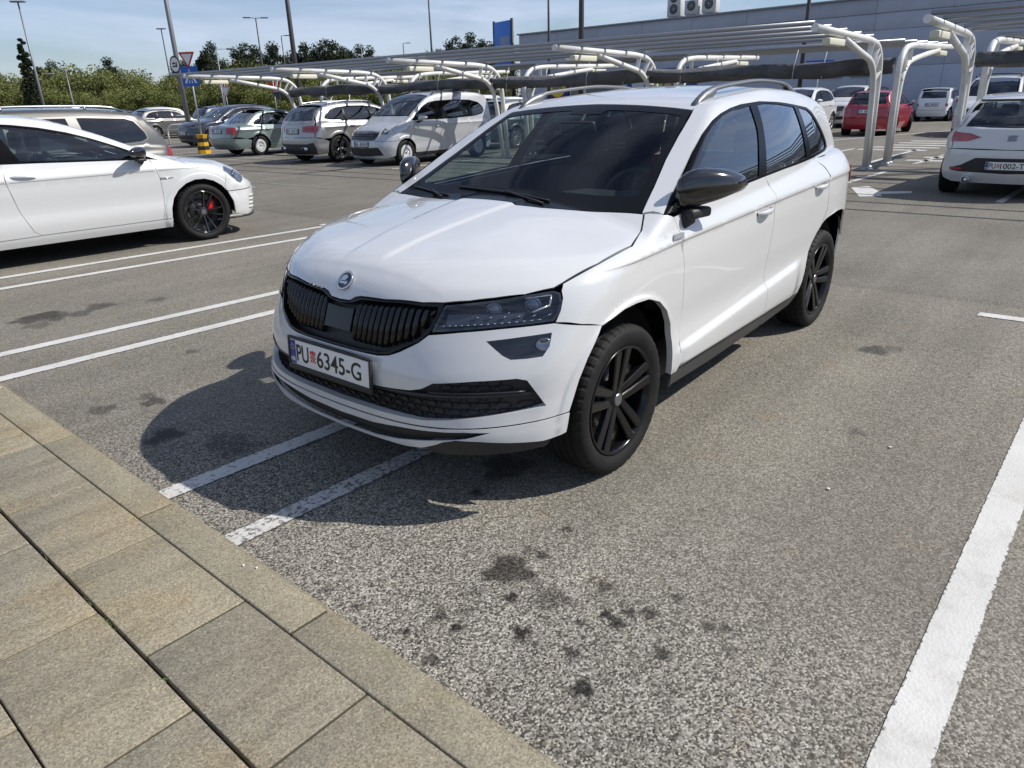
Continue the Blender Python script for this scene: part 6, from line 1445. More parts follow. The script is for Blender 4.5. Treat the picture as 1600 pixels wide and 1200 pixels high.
def canopy(label, ys, front, ends, xoff=lambda y: 0., purl=None, fab=True):
    """cantilevered frames of twin bent tubes carrying long purlins and a furled shade cloth"""
    x00 = 15.0
    root = empty('shade_canopy', (x00, ys[0], 0), 0, label, 'canopy', 'cantilevered shade canopies over the bays')
    if front: outer = [(-.15,0,0),(-.33,0,1.6),(-.42,0,2.06),(-.75,0,2.31),(-1.3,0,2.37),(-4.35,0,2.43)]; inner = [(-.36,0,0),(-.58,0,1.35),(-.72,0,1.80),(-1.05,0,2.03),(-1.6,0,2.12),(-2.85,0,2.33)]; lamp = (-3.35, .0, 2.26); px = [-.95,-1.75,-2.6,-3.45,-4.25]; fx = -.62
    else: outer = [(.72,0,0),(.58,0,1.5),(.55,0,2.02),(.85,0,2.29),(1.45,0,2.36),(5.45,0,2.44)]; inner = [(.95,0,0),(.84,0,1.35),(.92,0,1.78),(1.22,0,2.02),(1.8,0,2.11),(3.95,0,2.33)]; lamp = (4.3, 0, 2.27); px = [1.05,2.1,3.1,4.2,5.3]; fx = .86
    for y in ys:
        dx = xoff(y); loc = Vector((dx, y - ys[0], 0))
        b = MB(); b.tube([p + loc for p in smooth_path(outer)], .060, 14); o = b.build('column', CW, root)
        b = MB(); b.tube([p + loc for p in smooth_path(inner)], .056, 14); b.build('brace_tube', CW, o)
        b = MB()
        for p in (outer[0], inner[0]): b.bbox((p[0]+dx, y-ys[0], .008), (.20, .20, .016), .004); b.lathe([(.085, 0), (.085, .05), (.062, .06)], (p[0]+dx, y-ys[0], .016), 12)
        b.build('base_plate', GAL, o)
        b = MB(); P1 = smooth_path(outer); P2 = smooth_path(inner)
        for f in (.30, .48, .62, .80): 
            i = int(f*(len(P1)-1)); j = int(f*(len(P2)-1)); q = min(P2, key=lambda v: (v-P1[i]).length); mid = (P1[i]+q)/2 + loc; d = (P1[i]-q); b.bbox(mid, (.10, .014, max(.05, d.length-.06)), .003, rot=d.to_track_quat('Z', 'Y').to_matrix() if d.length > .05 else None)
        b.build('gusset', CW, o)
        b = MB(); b.bbox((lamp[0]+dx, y-ys[0], lamp[2]), (.80, .13, .11), .02); b.build('lamp', LAMPM, o)
    ya, yb = ends
    for x in px:
        P = [(x + xoff(y), y - ys[0], (2.37 + .06*abs(x+1.0)/3.4 if front else 2.36 + .08*(x-1)/4.3) + .075 + .008*math.sin(y*1.7)) for y in np.linspace(ya, yb, max(2, int(abs(yb-ya)/2.5)))]
        b = MB(); b.tube(P, .036, 10); b.build('purlin', GAL, root)
    if fab:
        V = []; n = 12; ysq = np.linspace(ya+.1*np.sign(yb-ya), yb, int(abs(yb-ya)/.22)); rg = random.Random(3)
        ph = [rg.uniform(0, 6.28) for _ in range(6)]
        for y in ysq:
            sag = .07*abs(math.sin((y-ys[0])*math.pi/5.25)) + .02*math.sin(y*2.1+ph[0])
            for k in range(n):
                q = 2*math.pi*k/n; rr = .125*(1 + .22*math.sin(3*q + y*1.3 + ph[1]) + .14*math.sin(5*q - y*2.9 + ph[2]))
                V.append((fx + xoff(y) + rr*1.25*math.cos(q), y-ys[0], 2.02 - sag + rr*.95*math.sin(q)*(1.35 if math.sin(q) < 0 else .8)))
        m = len(ysq); F = [(i*n+k, i*n+(k+1) % n, (i+1)*n+(k+1) % n, (i+1)*n+k) for i in range(m-1) for k in range(n)] + [tuple(range(n)), tuple(range((m-1)*n, m*n))]
        b = MB(); b.add(V, F, 0, True); fo = b.build('shade_cloth', FAB, root)
        b = MB()
        for y in ysq[6::11]: b.tube([(fx+xoff(y)-.06, y-ys[0], 2.30), (fx+xoff(y)-.16, y-ys[0]+.02, 2.0), (fx+xoff(y)-.17, y-ys[0]+.03, 1.66)], .006, 5)
        b.build('tie_cord', mat('cord_white', (.6,.6,.58), .7), fo)
    return root
xo = lambda y: -.085*(y-1.75)*0 + (-.03*(y-1.75) if y > 2 else 0.)
YS = [1.75, 6.55, 11.15, 15.6, 20.0]
canopy('long front canopy row left of the gap, leaning towards the camera', YS, True, (1.79, 20.9), xo)
canopy('long rear canopy row left of the gap, leaning away from the camera', [1.62, 6.5, 11.1, 15.6, 20.0], False, (1.70, 20.9), xo)
canopy('front canopy row at the right edge over the white five-door hatchback', [.22, -4.4, -9.0], True, (.20, -13))
canopy('rear canopy row at the right edge over the white delivery van', [.10, -4.5, -9.1], False, (.08, -13))
# ---------------------------------------------------------------- store building
SH = 5.95
def store():
    root = empty('store_building', (43, 14, 0), -.06, 'long grey panelled store building with flat roof along the far side of the car park', 'building')
    m = mat('cladding', (.28,.32,.41), .55, .1); g = NT(m); c = g.coord('Object', (.25, 1, 1)); n = g.noise(c, 1.2, 5); g.set('Base Color', g.mix(g.ramp(n, [(.3, (.34,.37,.44)), (.7, (.385,.415,.485))]), g.ramp(g.objrand(), [(0, (.93,.93,.93)), (1, (1.05,1.05,1.05))]), 1., 'MULTIPLY'))
    y0, y1 = -70, 20.6
    b = MB(); b.box((15, (y0+y1)/2, SH/2-.06), (29.7, y1-y0-.1, SH-.12)); b.build('shell', mat('shell_grey', (.12,.125,.135), .8), root)
    # panels on the long face and the end face: real plates with joints
    rows = [(0.35, 2.55), (2.564, 4.32), (4.334, 5.12), (5.134, SH-.10)]
    pw = 3.6; metas = {}
    for r_, (za, zb) in enumerate(rows):
        me = None
        b = MB(); b.bbox((0, 0, 0), (.08, pw-.014, zb-za), .004); me = b.mesh('wall_panel'); me.materials.append(m)
        k = 0; y = y1 - pw/2
        while y > -34:
            o = link('wall_panel', me, None, root); o.location = (.10 + (0.0 if r_ < 3 else -.05), y, (za+zb)/2); y -= pw; k += 1
    b = MB(); b.bbox((15, (y0+y1)/2, SH-.05), (30.3, y1-y0+.2, .09), .01); b.build('parapet_cap', mat('cap_grey_metal', (.24,.255,.285), .5, .5), root)
    b = MB(); b.box((15.05, (y0+y1)/2, .17), (29.95, y1-y0-.05, .34)); b.build('plinth', mat('plinth', (.10,.10,.105), .85), root)
    # louvred windows
    for y in (9.6, 7.4, -2.4, -4.4): 
        b = MB(); b.bbox((.045, y-14+13.9, 2.55), (.05, 1.5, .75), .01); w = b.build('window', mat('dark_glass', (.012,.014,.018), .1, coat=.6), root)
        b = MB(); b.bbox((.03, y-14+13.9, 2.12), (.08, 1.6, .05), .005); b.build('sill', mat('cap_grey_metal', (.24,.255,.285), .5, .5), w)
    # entrance glazing and advertising panels left of centre
    gl = mat('dark_glass', (.012,.014,.018), .1, coat=.6)
    b = MB(); b.bbox((.03, 12.9, 1.5), (.06, 7.2, 2.6), .01); b.build('glazing', gl, root)
    for y in (11.0, 14.5, 16.4): 
        b = MB(); b.bbox((.0, y, 1.5), (.10, .5 if y != 11 else 1.6, 2.7), .01); b.build('white_pier', mat('render_white', (.48,.49,.52), .7), root)
    # shop sign: blue square, yellow disc, LIDL lettering
    b = MB(); b.bbox((-.06, 17.0-.2, 2.25), (.10, 2.0, 1.7), .01); s = b.build('shop_sign', mat('sign_blue', (.012,.035,.20), .45), root)
    def disc(r, x, col, nm, c):
        bb = MB(); bb.lathe([(r, 0), (.0001, 0)], axis='X', n=36); o = bb.build(nm, mat(nm+'_m', col, .45), s, recalc=False); o.location = (x, c[0], c[1]); return o
    disc(.80, -.115, (.50,.012,.02), 'red_ring', (16.8, 2.25)); disc(.74, -.119, (.72,.52,.02), 'yellow_disc', (16.8, 2.25))
    me = text_mesh('LIDL', .52, .004, .95, .01); o = link('sign_lettering', me.copy(), mat('sign_blue_text', (.012,.035,.25), .45), s); o.rotation_euler = (R(90), 0, R(-90)); o.location = (-.125, 16.8, 2.25)
    # long mural
    b = MB(); b.bbox((-.03, 8.2, 2.2), (.08, 5.2, 1.7), .01); mu = b.build('advert_panel', mat('advert_blue', (.015,.05,.22), .5), root)
    for (y, z, ry, rz_, col) in ((8.0,2.25,1.1,.62,(.50,.48,.10)), (7.6,2.1,.42,.5,(.20,.07,.03)), (7.62,2.05,.26,.30,(.55,.33,.22)), (9.9,2.2,.5,.6,(.5,.52,.55)), (6.2,2.35,.35,.25,(.45,.1,.08))):
        b = MB(); V = [(-.075-.002*len(b.V), y + ry*math.cos(q), z + rz_*math.sin(q)) for q in np.linspace(0, 6.283, 25)[:-1]]; b.add([(v[0] - {.62:0,.5:.004,.30:.008,.6:0,.25:0}[rz_], v[1], v[2]) for v in V], [tuple(range(24))]); b.build('advert_print', mat('advert_%d' % int(ry*100), col, .6), mu, recalc=False)
    return root
store()
# rooftop units
def ac_unit(label, y, x, w, tall):
    tall *= .86
    root = empty('air_conditioner', (43 + x + .06*(y-14), y, SH), -.06, label, 'air conditioner', 'air conditioners on the store roof')
    b = MB(); h = tall; b.bbox((0, 0, h/2+.12), (.5, w, h), .03); bo = b.build('casing', mat('ac_white', (.50,.50,.49), .5) if w > .5 else M_PLASTIC(), root)
    for z in ((.62,) if h < 1.2 else (.55, 1.2)):
        b = MB(); b.lathe([(.27, 0), (.29, -.02), (.25, -.03), (.05, -.02), (.0001, -.02)], axis='X', n=24, c=(-.245, 0, z)); b.build('fan_grille', mat('ac_dark', (.05,.05,.055), .5), root)
        b = MB()
        for q in np.linspace(0, math.pi, 5)[:-1]: b.tube([(-.272, .26*math.cos(q), z+.26*math.sin(q)), (-.272, -.26*math.cos(q), z-.26*math.sin(q))], .008, 4)
        b.build('fan_guard', mat('ac_white', (.50,.50,.49), .5), root)
    b = MB()
    for yy in (-w*.35, w*.35): b.box((0, yy, .06), (.5, .05, .12))
    b.build('feet', GAL, root)
ac_unit('grey-white roof air conditioner, middle of the visible units', 20.6, .9, .95, .95); ac_unit('grey-white roof air conditioner, rightmost of the visible units', 19.4, .9, .95, .95); ac_unit('tall roof air conditioner in shade, leftmost of the visible units', 21.9, 1.0, .95, 1.5)
# ---------------------------------------------------------------- lamp posts
PM2 = mat('post_brown', (.055,.050,.052), .5, .4); PM3 = mat('post_grey', (.20,.205,.215), .5, .5)
def lamp_post(label, x, y, h, kind='arm', r=.07, ang=0., m=None, group='tall lamp posts of the car park', name='lamp_post'):
    root = empty(name, (x, y, 0), ang, label, 'lamp post', group); m = m or PM2
    b = MB(); b.tube([(0,0,0), (0,0,h*.35), (0,0,h)], [r, r*.9, r*.55], 12); p = b.build('pole', m, root)
    b = MB(); b.lathe([(r*2.2, 0), (r*2.2, .02), (r*1.3, .03), (r*1.25, .12), (r, .14)], n=14); b.build('base_flange', m, root)
    b = MB()
    if kind == 'arm': b.tube([(0,0,h-.02), (.5,0,h+.04)], .03, 6); b.bbox((.75, 0, h+.03), (.75, .30, .09), .03)
    elif kind == 'double':
        for s in (-1, 1): b.tube([(0,0,h-.05), (s*.5,0,h)], .03, 6); b.bbox((s*.85, 0, h), (.75, .30, .09), .03)
    elif kind == 'flat': b.bbox((0, 0, h+.04), (1.0, .4, .10), .03)
    elif kind == 'hook':
        P = [(0,0,h*.93)] + [(.9*(1-math.cos(q)), 0, h*.93 + .45*math.sin(q)) for q in np.linspace(.2, 1.5, 6)]; b.tube([(0,0,h), (.1,0,h-.25), (.75,0,h-.22)], .025, 6); b.bbox((1.0, 0, h-.24), (.6, .22, .12), .05)
    b.build('lamp_head', PM3 if kind == 'hook' else m, root); return root
lamp_post('tall grey lamp post rising behind the champagne estate car', 21.3, 63.8, 9.15, 'flat', .10, R(-40), PM3)
lamp_post('thin dark lamp post left of the yield sign, far off', 43.5, 86.9, 10.0, 'flat', .10, R(-40))
lp = lamp_post('thick grey lamp post carrying a round sign beside the hoop barrier', 15.9, 31.4, 11.5, 'arm', .115, R(-40), PM3)
lamp_post('lamp post with a twin head above the blue-green saloon', 44.5, 69.0, 9.8, 'double', .10, R(-30))
lamp_post('thick brown lamp post reaching out of the picture left of the silver SUV', 21.4, 30.4, 11.0, 'arm', .13, R(-40))
lamp_post('lamp post with short arm just right of the thick brown one', 54.9, 80.2, 9.3, 'arm', .09, R(-40))
lamp_post('small lamp post with short arm in the gap above the trees', 79.6, 85.4, 9.6, 'arm', .11, R(-40))
lamp_post('thin dark lamp post above the silver-white passenger van', 47.7, 47.3, 12.5, 'arm', .10, R(-40))
lamp_post('thin dark lamp post in front of the left end of the store', 38.6, 27.6, 11.0, 'arm', .09, R(-40))
lamp_post('thick brown lamp post in front of the store, behind the white car roof', 23.2, 14.6, 11.0, 'arm', .115, R(-40))
lamp_post('dark lamp post in front of the store wall above the white SUV', 34.5, 10.1, 10.5, 'arm', .10, R(-40))
lamp_post('lamp post with curved arm behind the yield sign', 28.4, 49.6, 5.6, 'hook', .06, R(-40), PM3)
lamp_post('low grey lamp post with curved arm far behind the grey crossover', 20.5, 56.0, 4.2, 'hook', .05, R(150), PM3)
lamp_post('lamp post with curved arm above the second canopy frame', 62.0, 74.0, 8.3, 'hook', .08, R(-40), PM3)
lamp_post('lamp post standing out of view to the right, reflected in the white car windows', 6.5, -13.0, 9.0, 'arm', .10, R(90))
# ---------------------------------------------------------------- signs
SG = mat('sign_post', (.36,.365,.37), .45, .6); SW = mat('sign_white', (.72,.72,.70), .45); SR = mat('sign_red', (.52,.03,.015), .45); SB = mat('sign_blue_road', (.01,.10,.45), .45); SK = mat('sign_black', (.01,.01,.012), .5)
def face(root, name, poly, d, m, parent=None, th=.004):
    """flat plate facing -x, drawn in (y, z)"""
    b = MB(); n = len(poly); b.add([(-d, y, z) for y, z in poly] + [(-d+th, y, z) for y, z in poly], [tuple(range(n)), tuple(range(n, 2*n))[::-1]] + [(i, n+i, n+(i+1) % n, (i+1) % n) for i in range(n)])
    return b.build(name, m, parent or root)
def ring(r, n=28, cy=0, cz=0): return [(cy + r*math.cos(q), cz + r*math.sin(q)) for q in np.linspace(0, 2*math.pi, n+1)[:-1]]
def tri(s, cz): return [(0, cz - s*.62), (s*.56, cz + s*.34), (-s*.56, cz + s*.34)]
def rounded(P, r=.04): return [tuple(p) for p in rnd(P, r, 4)]
def yield_sign(label, x, y, h, s, ang, r=.03, post=True, m1=None):
    root = empty('yield_sign', (x, y, 0), ang, label, 'road sign')
    if post: b = MB(); b.tube([(0,0,0), (0,0,h+s*.5)], r, 10); b.build('post', SG, root)
    o = face(root, 'sign_plate', rounded(tri(s, h), .05), .05, m1 or SR); face(root, 'sign_field', rounded(tri(s*.66, h+.0), .03), .056, SW, o); return root
A = R(28)
root = empty('crossing_sign', (12.15, 23.4, 0), A, 'yield triangle over blue pedestrian crossing sign on one post above the striped bollard', 'road sign')
b = MB(); b.tube([(0,0,0), (0,0,3.35)], .030, 10); b.build('post', SG, root)
o = face(root, 'yield_plate', rounded(tri(.56, 3.14), .04), .045, SR); face(root, 'yield_field', rounded(tri(.37, 3.14), .02), .051, SW, o)
o = face(root, 'crossing_plate', rounded([(-.33,2.24),(.33,2.24),(.33,2.88),(-.33,2.88)], .04), .045, SB); face(root, 'crossing_triangle', [(-.24,2.34),(.24,2.34),(0,2.80)], .051, SW, o)
for s in (-1, 0, 1): face(root, 'stripe', [(s*.12-.034, 2.345), (s*.12+.034, 2.345), (s*.075+.022, 2.46), (s*.075-.022, 2.46)], .056, SB, o)
face(root, 'walker', [(y*.74, 2.58+(z-2.57)*.74) for y, z in [(-.08,2.38),(-.02,2.38),(.01,2.48),(.07,2.37),(.12,2.39),(.05,2.54),(.04,2.62),(.11,2.55),(.12,2.59),(.04,2.70),(-.05,2.68),(-.09,2.58),(-.06,2.56),(-.02,2.62),(-.03,2.50)]], .057, SK, o); face(root, 'walker_head', ring(.027, 12, 0, 2.715), .057, SK, o)
bl = empty('bollard', (12.15, 23.4, 0), A, 'yellow and black striped hexagonal bollard foot at the sign post', 'bollard')
YL = mat('bollard_yellow', (.62,.36,.01), .5); BK = mat('bollard_black', (.012,.012,.012), .55)
for i in range(5):
    b = MB(); z0, z1 = i*.13, (i+1)*.13-.002; w0, w1 = (.23 - .02*i, .225 - .02*i) if i < 4 else (.16, .20); b.lathe([(w0, z0), (w1, z1), (.03, z1), (.03, z0), (w0, z0)], n=8, smooth=False); b.build('band', YL if i % 2 == 0 else BK, bl)
# round plate on the thick lamp post, hoop barrier at its foot
rs = empty('round_sign', (15.9, 31.4, 0), R(9), 'round white sign with dark border strapped to the thick grey lamp post', 'road sign')
o = face(rs, 'sign_plate', ring(.36, 30, 0, 3.35), .14, SK); face(rs, 'sign_field', ring(.29, 30, 0, 3.35), .146, SW, o); face(rs, 'sign_mark', [(-.16,3.25),(.16,3.25),(.16,3.30),(-.08,3.32),(-.08,3.44),(-.16,3.44)], .151, SK, o); face(rs, 'sign_mark', [(-.04,3.36),(.16,3.36),(.16,3.44),(-.04,3.44)], .151, SK, o)
def hoop(label, x, y, w, h, ang, r=.035, group='white tubular hoop barriers'):
    root = empty('hoop_barrier', (x, y, 0), ang, label, 'barrier', group); b = MB(); b.tube(smooth_path([(0,-w/2,0),(0,-w/2,h),(0,w/2,h),(0,w/2,0)]), r, 10); b.build('hoop', CW, root)
    b = MB(); 
    for s in (-1, 1): b.bbox((0, s*w/2, .008), (.16,.16,.016), .004)
    b.build('base_plate', GAL, root); return root
hoop('white hoop barrier around the foot of the thick grey lamp post', 15.4, 31.0, 1.6, .85, R(30))
hoop('white hoop barrier seen through the windscreen of the white crossover, left one', 14.4, 6.3, .9, .95, R(80)); hoop('white hoop barrier seen through the windscreen of the white crossover, right one', 15.2, 5.0, .9, .95, R(80))
yield_sign('small faded yield sign behind the people carrier roof', 26.5, 46.0, 2.55, .80, A, .025, m1=mat('sign_faded', (.60,.33,.30), .6))
yield_sign('yield sign seen from behind the canopy left of the silver SUV', 26.0, 39.5, 2.6, .8, A + math.pi, .03)
yield_sign('faded yield sign under the canopy above the passenger van', 31.0, 26.9, 2.5, .85, A, .03, m1=mat('sign_faded', (.60,.33,.30), .6))
yield_sign('faded yield sign above the canopy right of the third frame', 38.0, 25.5, 3.6, .9, A, .03, m1=mat('sign_faded', (.60,.33,.30), .6))
for i, (x, y, z, w, h, col, lab) in enumerate(((36.5,33.6,1.95,1.0,1.1,(.42,.24,.01),'orange-yellow notice board under the canopy behind the silver SUV'), (36.0,36.0,1.9,.9,.9,(.10,.13,.14),'dark green notice board left of the orange-yellow board'), (33.0,41.0,2.35,.95,.5,(.62,.62,.60),'small white board on a post behind the silver SUV'), (33.5,9.0,2.45,1.15,.55,(.45,.46,.48),'white board with a blue band on a post in front of the store wall'))):
    root = empty('notice_board', (x, y, 0), R(25), lab, 'sign board'); b = MB()
    for s in ((-1, 1) if i < 2 else (0,)): b.tube([(0, s*w*.4, 0), (0, s*w*.4, z+h/2-.02)], .035, 8)
    b.build('post', SG, root); o = face(root, 'board', [(-w/2,z-h/2),(w/2,z-h/2),(w/2,z+h/2),(-w/2,z+h/2)], .05, mat('board_%d' % i, col, .6))
    if i in (0, 1):
        for k in range(4): face(root, 'print_line', [(-w*.38,z+h*.30-k*h*.2),(w*(.1+.08*k),z+h*.30-k*h*.2),(w*(.1+.08*k),z+h*.35-k*h*.2),(-w*.38,z+h*.35-k*h*.2)], .056, SK if i == 0 else SW, o)
    if i == 3: face(root, 'blue_band', [(-w/2,z+h*.36),(w/2,z+h*.36),(w/2,z+h*.5),(-w/2,z+h*.5)], .056, SB, o); [face(root, 'print_line', [(-w*.36,z-k*.11),(w*.34,z-k*.11),(w*.34,z+.035-k*.11),(-w*.36,z+.035-k*.11)], .056, SK, o) for k in range(3)]
for i, (x, y, h) in enumerate(((30.0,31.5,2.9),(33.0,29.8,2.8),(35.0,26.5,3.2),(37.5,27.0,3.4),(40.0,45.0,3.2),(29.0,42.0,2.4),(24.5,43.0,3.3))):
    o = MB().tube([(0,0,0),(0,0,h)], .035, 8).build('post', PM3); o.location = (x, y, 0); tag(o, 'thin grey post seen under and behind the canopies', 'post', 'thin grey posts behind the canopies')
# blue pylon sign left of the store
root = empty('pylon_sign', (44.6, 36.4, 0), R(-18), 'tall blue pylon sign between two dark masts beside the store', 'pylon sign')
b = MB(); b.bbox((0,0,5.45), (.18, 2.35, 3.0), .02); b.build('panel', mat('pylon_blue', (.03,.17,.62), .45), root)
for s in (-1, 1): b = MB(); b.tube([(0, s*1.28, 0), (0, s*1.28, 7.05)], .11, 10); b.build('mast', M_PLASTIC(), root)
b = MB(); b.bbox((-.10, -.4, 5.1), (.02, 1.3, 1.6), .005); b.build('panel_print', mat('pylon_grey', (.20,.24,.34), .5), root)
# ---------------------------------------------------------------- trees
def leafmat(name, a, b_):
    m = mat(name, a, .65, spec=.3); g = NT(m); r_ = g.attr('tone'); col = g.mix(a, b_, r_); col = g.mix(col, g.ramp(g.objrand(), [(0, (.78,.82,.75)), (1, (1.22,1.15,1.1))]), 1., 'MULTIPLY'); g.set('Base Color', col)
    tr = g.n.new('ShaderNodeBsdfTranslucent'); g.l.new(col, tr.inputs['Color']); mx = g.n.new('ShaderNodeMixShader'); mx.inputs[0].default_value = .22; g.l.new(g.b.outputs[0], mx.inputs[1]); g.l.new(tr.outputs[0], mx.inputs[2]); g.l.new(mx.outputs[0], g.out.inputs['Surface']); return m
BARK = mat('bark', (.05,.042,.035), .9)
def crown_mesh(kind, seed):
    rg = np.random.default_rng(seed); V = []; F = []; T = []
    def leaf(p, s, tone):
        a = rg.normal(size=3); a /= np.linalg.norm(a); b = np.cross(a, rg.normal(size=3)); b /= np.linalg.norm(b); k = len(V)
        for u, v in ((-1,-.6),(1,-.6),(.7,.7),(-.7,.7)): V.append(tuple(p + (a*u + b*v)*s*.5))
        F.append((k, k+1, k+2, k+3)); T.extend([tone]*4)
    if kind == 'shrub':       # broad spring-green crown, ragged
        blobs = [(rg.normal(0, 1.25), rg.normal(0, 1.25), 1.6 + rg.random()*3.6, .55 + rg.random()*.75) for _ in range(26)]; n = 190; s = (.09, .22)
    elif kind == 'pine':
        blobs = [(rg.normal(0, .95)*(1.15 - i/30), rg.normal(0, .95)*(1.15 - i/30), 2.6 + 5.2*i/24 + rg.normal(0,.3), .45 + rg.random()*.55) for i in range(24)]; n = 170; s = (.10, .24)
    elif kind == 'cypress':
        blobs = [(rg.normal(0, .16), rg.normal(0, .16), .5 + 8.6*i/30, max(.16, .85*(1 - i/31)**.6 * (1 if i > 3 else .7))) for i in range(31)]; n = 210; s = (.10, .24)
    else:                     # bare, just budding
        blobs = [(rg.normal(0, 1.3), rg.normal(0, 1.3), 2.5 + rg.random()*4, .6 + rg.random()*.5) for _ in range(20)]; n = 34; s = (.08, .18)
    for (x, y, z, r) in blobs:
        bt = rg.random()
        for i in range(n):
            d = rg.normal(size=3); d /= np.linalg.norm(d); rr = r*(rg.random()**.4)
            p = np.array((x, y, z)) + d*rr*np.array((1, 1, .8))
            leaf(p, s[0] + (s[1]-s[0])*rg.random(), float(np.clip(.5*bt + .5*rg.random(), 0, 1)))
    me = mesh('crown', V, F, smooth=False); at = me.attributes.new('tone', 'FLOAT', 'POINT'); at.data.foreach_set('value', np.array(T, np.float32)); return me, blobs
def trunk_mesh(blobs, h, r, seed, kind):
    rg = random.Random(seed); b = MB()
    b.tube([(0,0,0), (rg.uniform(-.1,.1), rg.uniform(-.1,.1), h*.45), (rg.uniform(-.2,.2), rg.uniform(-.2,.2), h)], [r, r*.7, r*.25], 8)
    for (x, y, z, q) in blobs[::2 if kind != 'bare' else 1]:
        z0 = max(.6, z*.55); b.tube([(0,0,z0), (x*.5, y*.5, z0+(z-z0)*.6), (x, y, z)], [r*.35, r*.22, .012], 5, cap=False)
        if kind == 'bare':
            for _ in range(9): b.tube([(x*.7, y*.7, z*.9), (x + rg.gauss(0,.5), y + rg.gauss(0,.5), z + rg.uniform(-.2,.9))], [.025, .006], 4, cap=False)
    return b.mesh('trunk')
LM = {'shrub': leafmat('leaf_spring', (.10,.122,.034), (.22,.235,.08)), 'pine': leafmat('leaf_pine', (.018,.030,.016), (.045,.060,.028)), 'cypress': leafmat('leaf_cypress', (.014,.022,.011), (.038,.048,.022)), 'bare': leafmat('leaf_bud', (.09,.08,.045), (.15,.13,.07)), 'bush': None}
PROT = {}
for kind, cnt, h in (('shrub', 4, 4.2), ('pine', 4, 7.4), ('cypress', 1, 6.), ('bare', 1, 5.)):
    for i in range(cnt):
        cm, bl_ = crown_mesh(kind, 11*i + len(kind)); cm.materials.append(LM[kind]); tm = trunk_mesh(bl_, h, .16, i, kind); tm.materials.append(BARK); PROT[(kind, i)] = (cm, tm)
def tree(kind, i, x, y, s, label, sz=1., group=None, name=None):
    o = empty(name or {'shrub': 'shrub_tree', 'pine': 'pine_tree', 'cypress': 'cypress_tree', 'bare': 'bare_tree'}[kind], (x, y, 0), random.uniform(0, 6.28), label, 'tree', group); o.scale = (s, s, s*sz)
    for nm, me in zip(('crown', 'trunk'), PROT[(kind, i)]): link(nm, me, None, o)
    return o
def polar(px, d): 
    a = _yaw - math.atan((px-800)/1189.); return (-1.6 + d*math.cos(a), -2.35 + d*math.sin(a))
rt = random.Random(5)
px = -130
while px < 800:
    x, y = polar(px, rt.uniform(88, 96)); tree('shrub', rt.randrange(4), x, y, rt.uniform(.85, 1.15), 'yellow-green spring tree in the belt beyond the car park', rt.uniform(.70, 1.0), 'yellow-green trees beyond the car park'); px += rt.uniform(17, 27)
px = -130
while px < 800:
    x, y = polar(px, rt.uniform(79, 86)); tree('shrub', rt.randrange(4), x, y, rt.uniform(.6, .95), 'yellow-green spring tree in the belt beyond the car park', rt.uniform(.7, .95), 'yellow-green trees beyond the car park'); px += rt.uniform(20, 34)
for px, d, s in ((8,104,1.0),(20,108,1.02),(95,100,.98),(110,103,1.05),(128,106,.95),(28,100,.9),(150,110,.8),(190,108,1.0),(202,105,1.12),(213,109,.98),(325,112,.95),(340,106,1.05),(352,104,1.15),(362,108,1.12),(300,112,.8),(375,112,1.0),(398,106,1.1),(410,108,1.22),(425,110,1.3),(440,112,1.2),(455,108,1.22),(470,112,1.18),(485,114,1.15),(500,110,1.22),(515,112,1.2),(530,110,1.28),(545,108,1.42),(556,110,1.4),(570,112,1.25),(585,114,1.22),(600,112,1.2),(615,116,1.1),(650,116,.95),(690,114,1.15),(705,112,1.25),(722,110,1.3),(738,112,1.3),(752,110,1.35),(768,112,1.4),(785,114,1.35),(800,114,1.4),(-20,108,1.0),(-50,110,1.05),(60,110,.8),(170,112,.75),(240,112,.8)):
    x, y = polar(px, d); tree('pine', rt.randrange(4), x, y, s*(.80 if px < 320 else .86), 'dark pine rising behind the yellow-green trees', rt.uniform(.92, 1.08), 'dark pines behind the yellow-green trees')
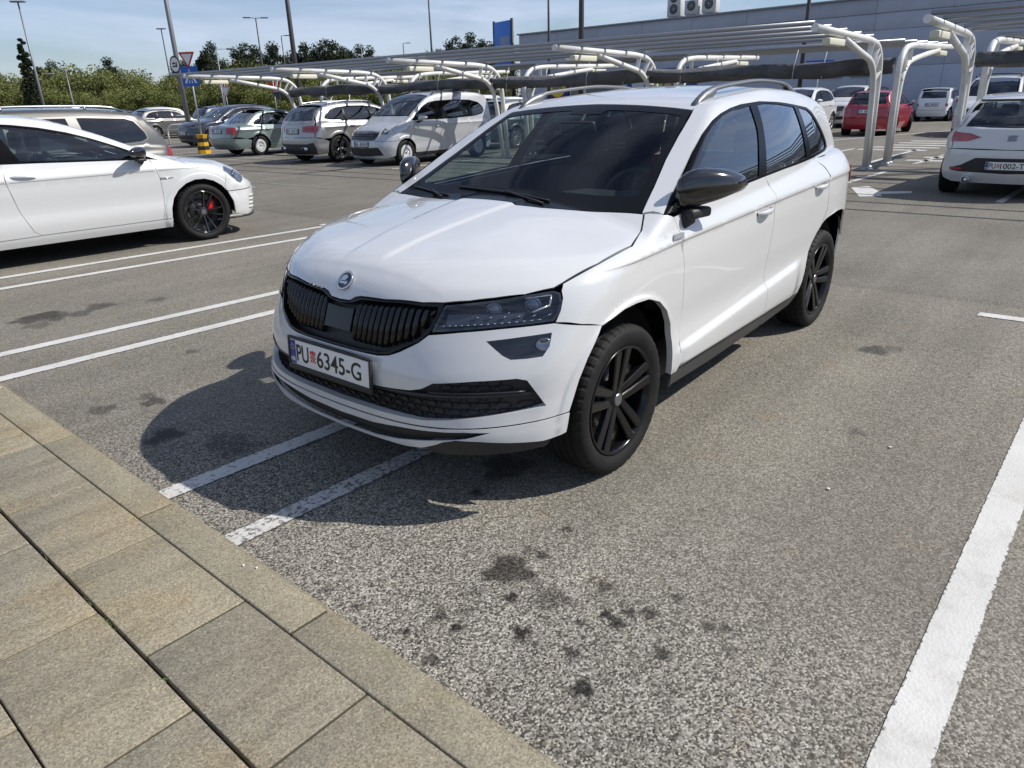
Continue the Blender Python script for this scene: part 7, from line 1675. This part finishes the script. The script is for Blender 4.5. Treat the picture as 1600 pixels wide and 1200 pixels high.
for px in range(300, 812, 8):
    x, y = polar(px + rt.uniform(-5, 5), rt.uniform(112, 120)); tree('pine', rt.randrange(4), x, y, rt.uniform(.82, .95), 'dark pine rising behind the yellow-green trees', rt.uniform(.9, 1.0), 'dark pines behind the yellow-green trees')
x, y = polar(78, 78); t = tree('cypress', 0, x, y, .92, 'tall dark cypress left of the pines, leaning slightly', .86)
x, y = polar(88, 80); tree('cypress', 0, x, y, .6, 'short dark cypress right of the tall one', .9)
x, y = polar(702, 92); tree('bare', 0, x, y, 1.0, 'bare budding tree above the canopy left of the blue pylon', 1.0)
# grass verge in front of the trees
def verge():
    V = []; n = 60
    for i in range(n+1):
        p = -200 + 1080*i/n; V += [(*polar(p, 68), .05), (*polar(p, 140), .6)]
    F = [(2*k, 2*k+1, 2*k+3, 2*k+2) for k in range(n)]
    m = mat('verge_green', (.06,.085,.022), .9); g = NT(m); c = g.coord('Object'); g.set('Base Color', g.ramp(g.noise(c, .5, 6, .65), [(.3, (.035,.045,.016)), (.55, (.075,.10,.026)), (.8, (.11,.10,.05))]))
    o = link('grass_verge', mesh('grass_verge', V, F), m); o['kind'] = 'structure'
verge()
def brush():     # undergrowth closing the belt below the crowns
    rg = np.random.default_rng(4); V = []; F = []; T = []
    for i in range(26000):
        p = rg.uniform(-200, 830); d = rg.uniform(84, 100); x, y = polar(p, d); z = abs(rg.normal(0, 1.1)) + .1; s = rg.uniform(.18, .42)
        a = rg.normal(size=3); a /= np.linalg.norm(a); b = np.cross(a, rg.normal(size=3)); b /= np.linalg.norm(b); k = len(V); c = np.array((x, y, z))
        for u, v in ((-1,-.6),(1,-.6),(.7,.7),(-.7,.7)): V.append(tuple(c + (a*u + b*v)*s*.5))
        F.append((k, k+1, k+2, k+3)); T.extend([rg.random()*.8]*4)
    me = mesh('undergrowth', V, F, smooth=False); at = me.attributes.new('tone', 'FLOAT', 'POINT'); at.data.foreach_set('value', np.array(T, np.float32))
    o = link('undergrowth', me, leafmat('leaf_brush', (.05,.055,.022), (.11,.10,.045))); o['kind'] = 'stuff'; o['label'] = 'tangled undergrowth below the tree belt beyond the car park'; o['category'] = 'undergrowth'
brush()
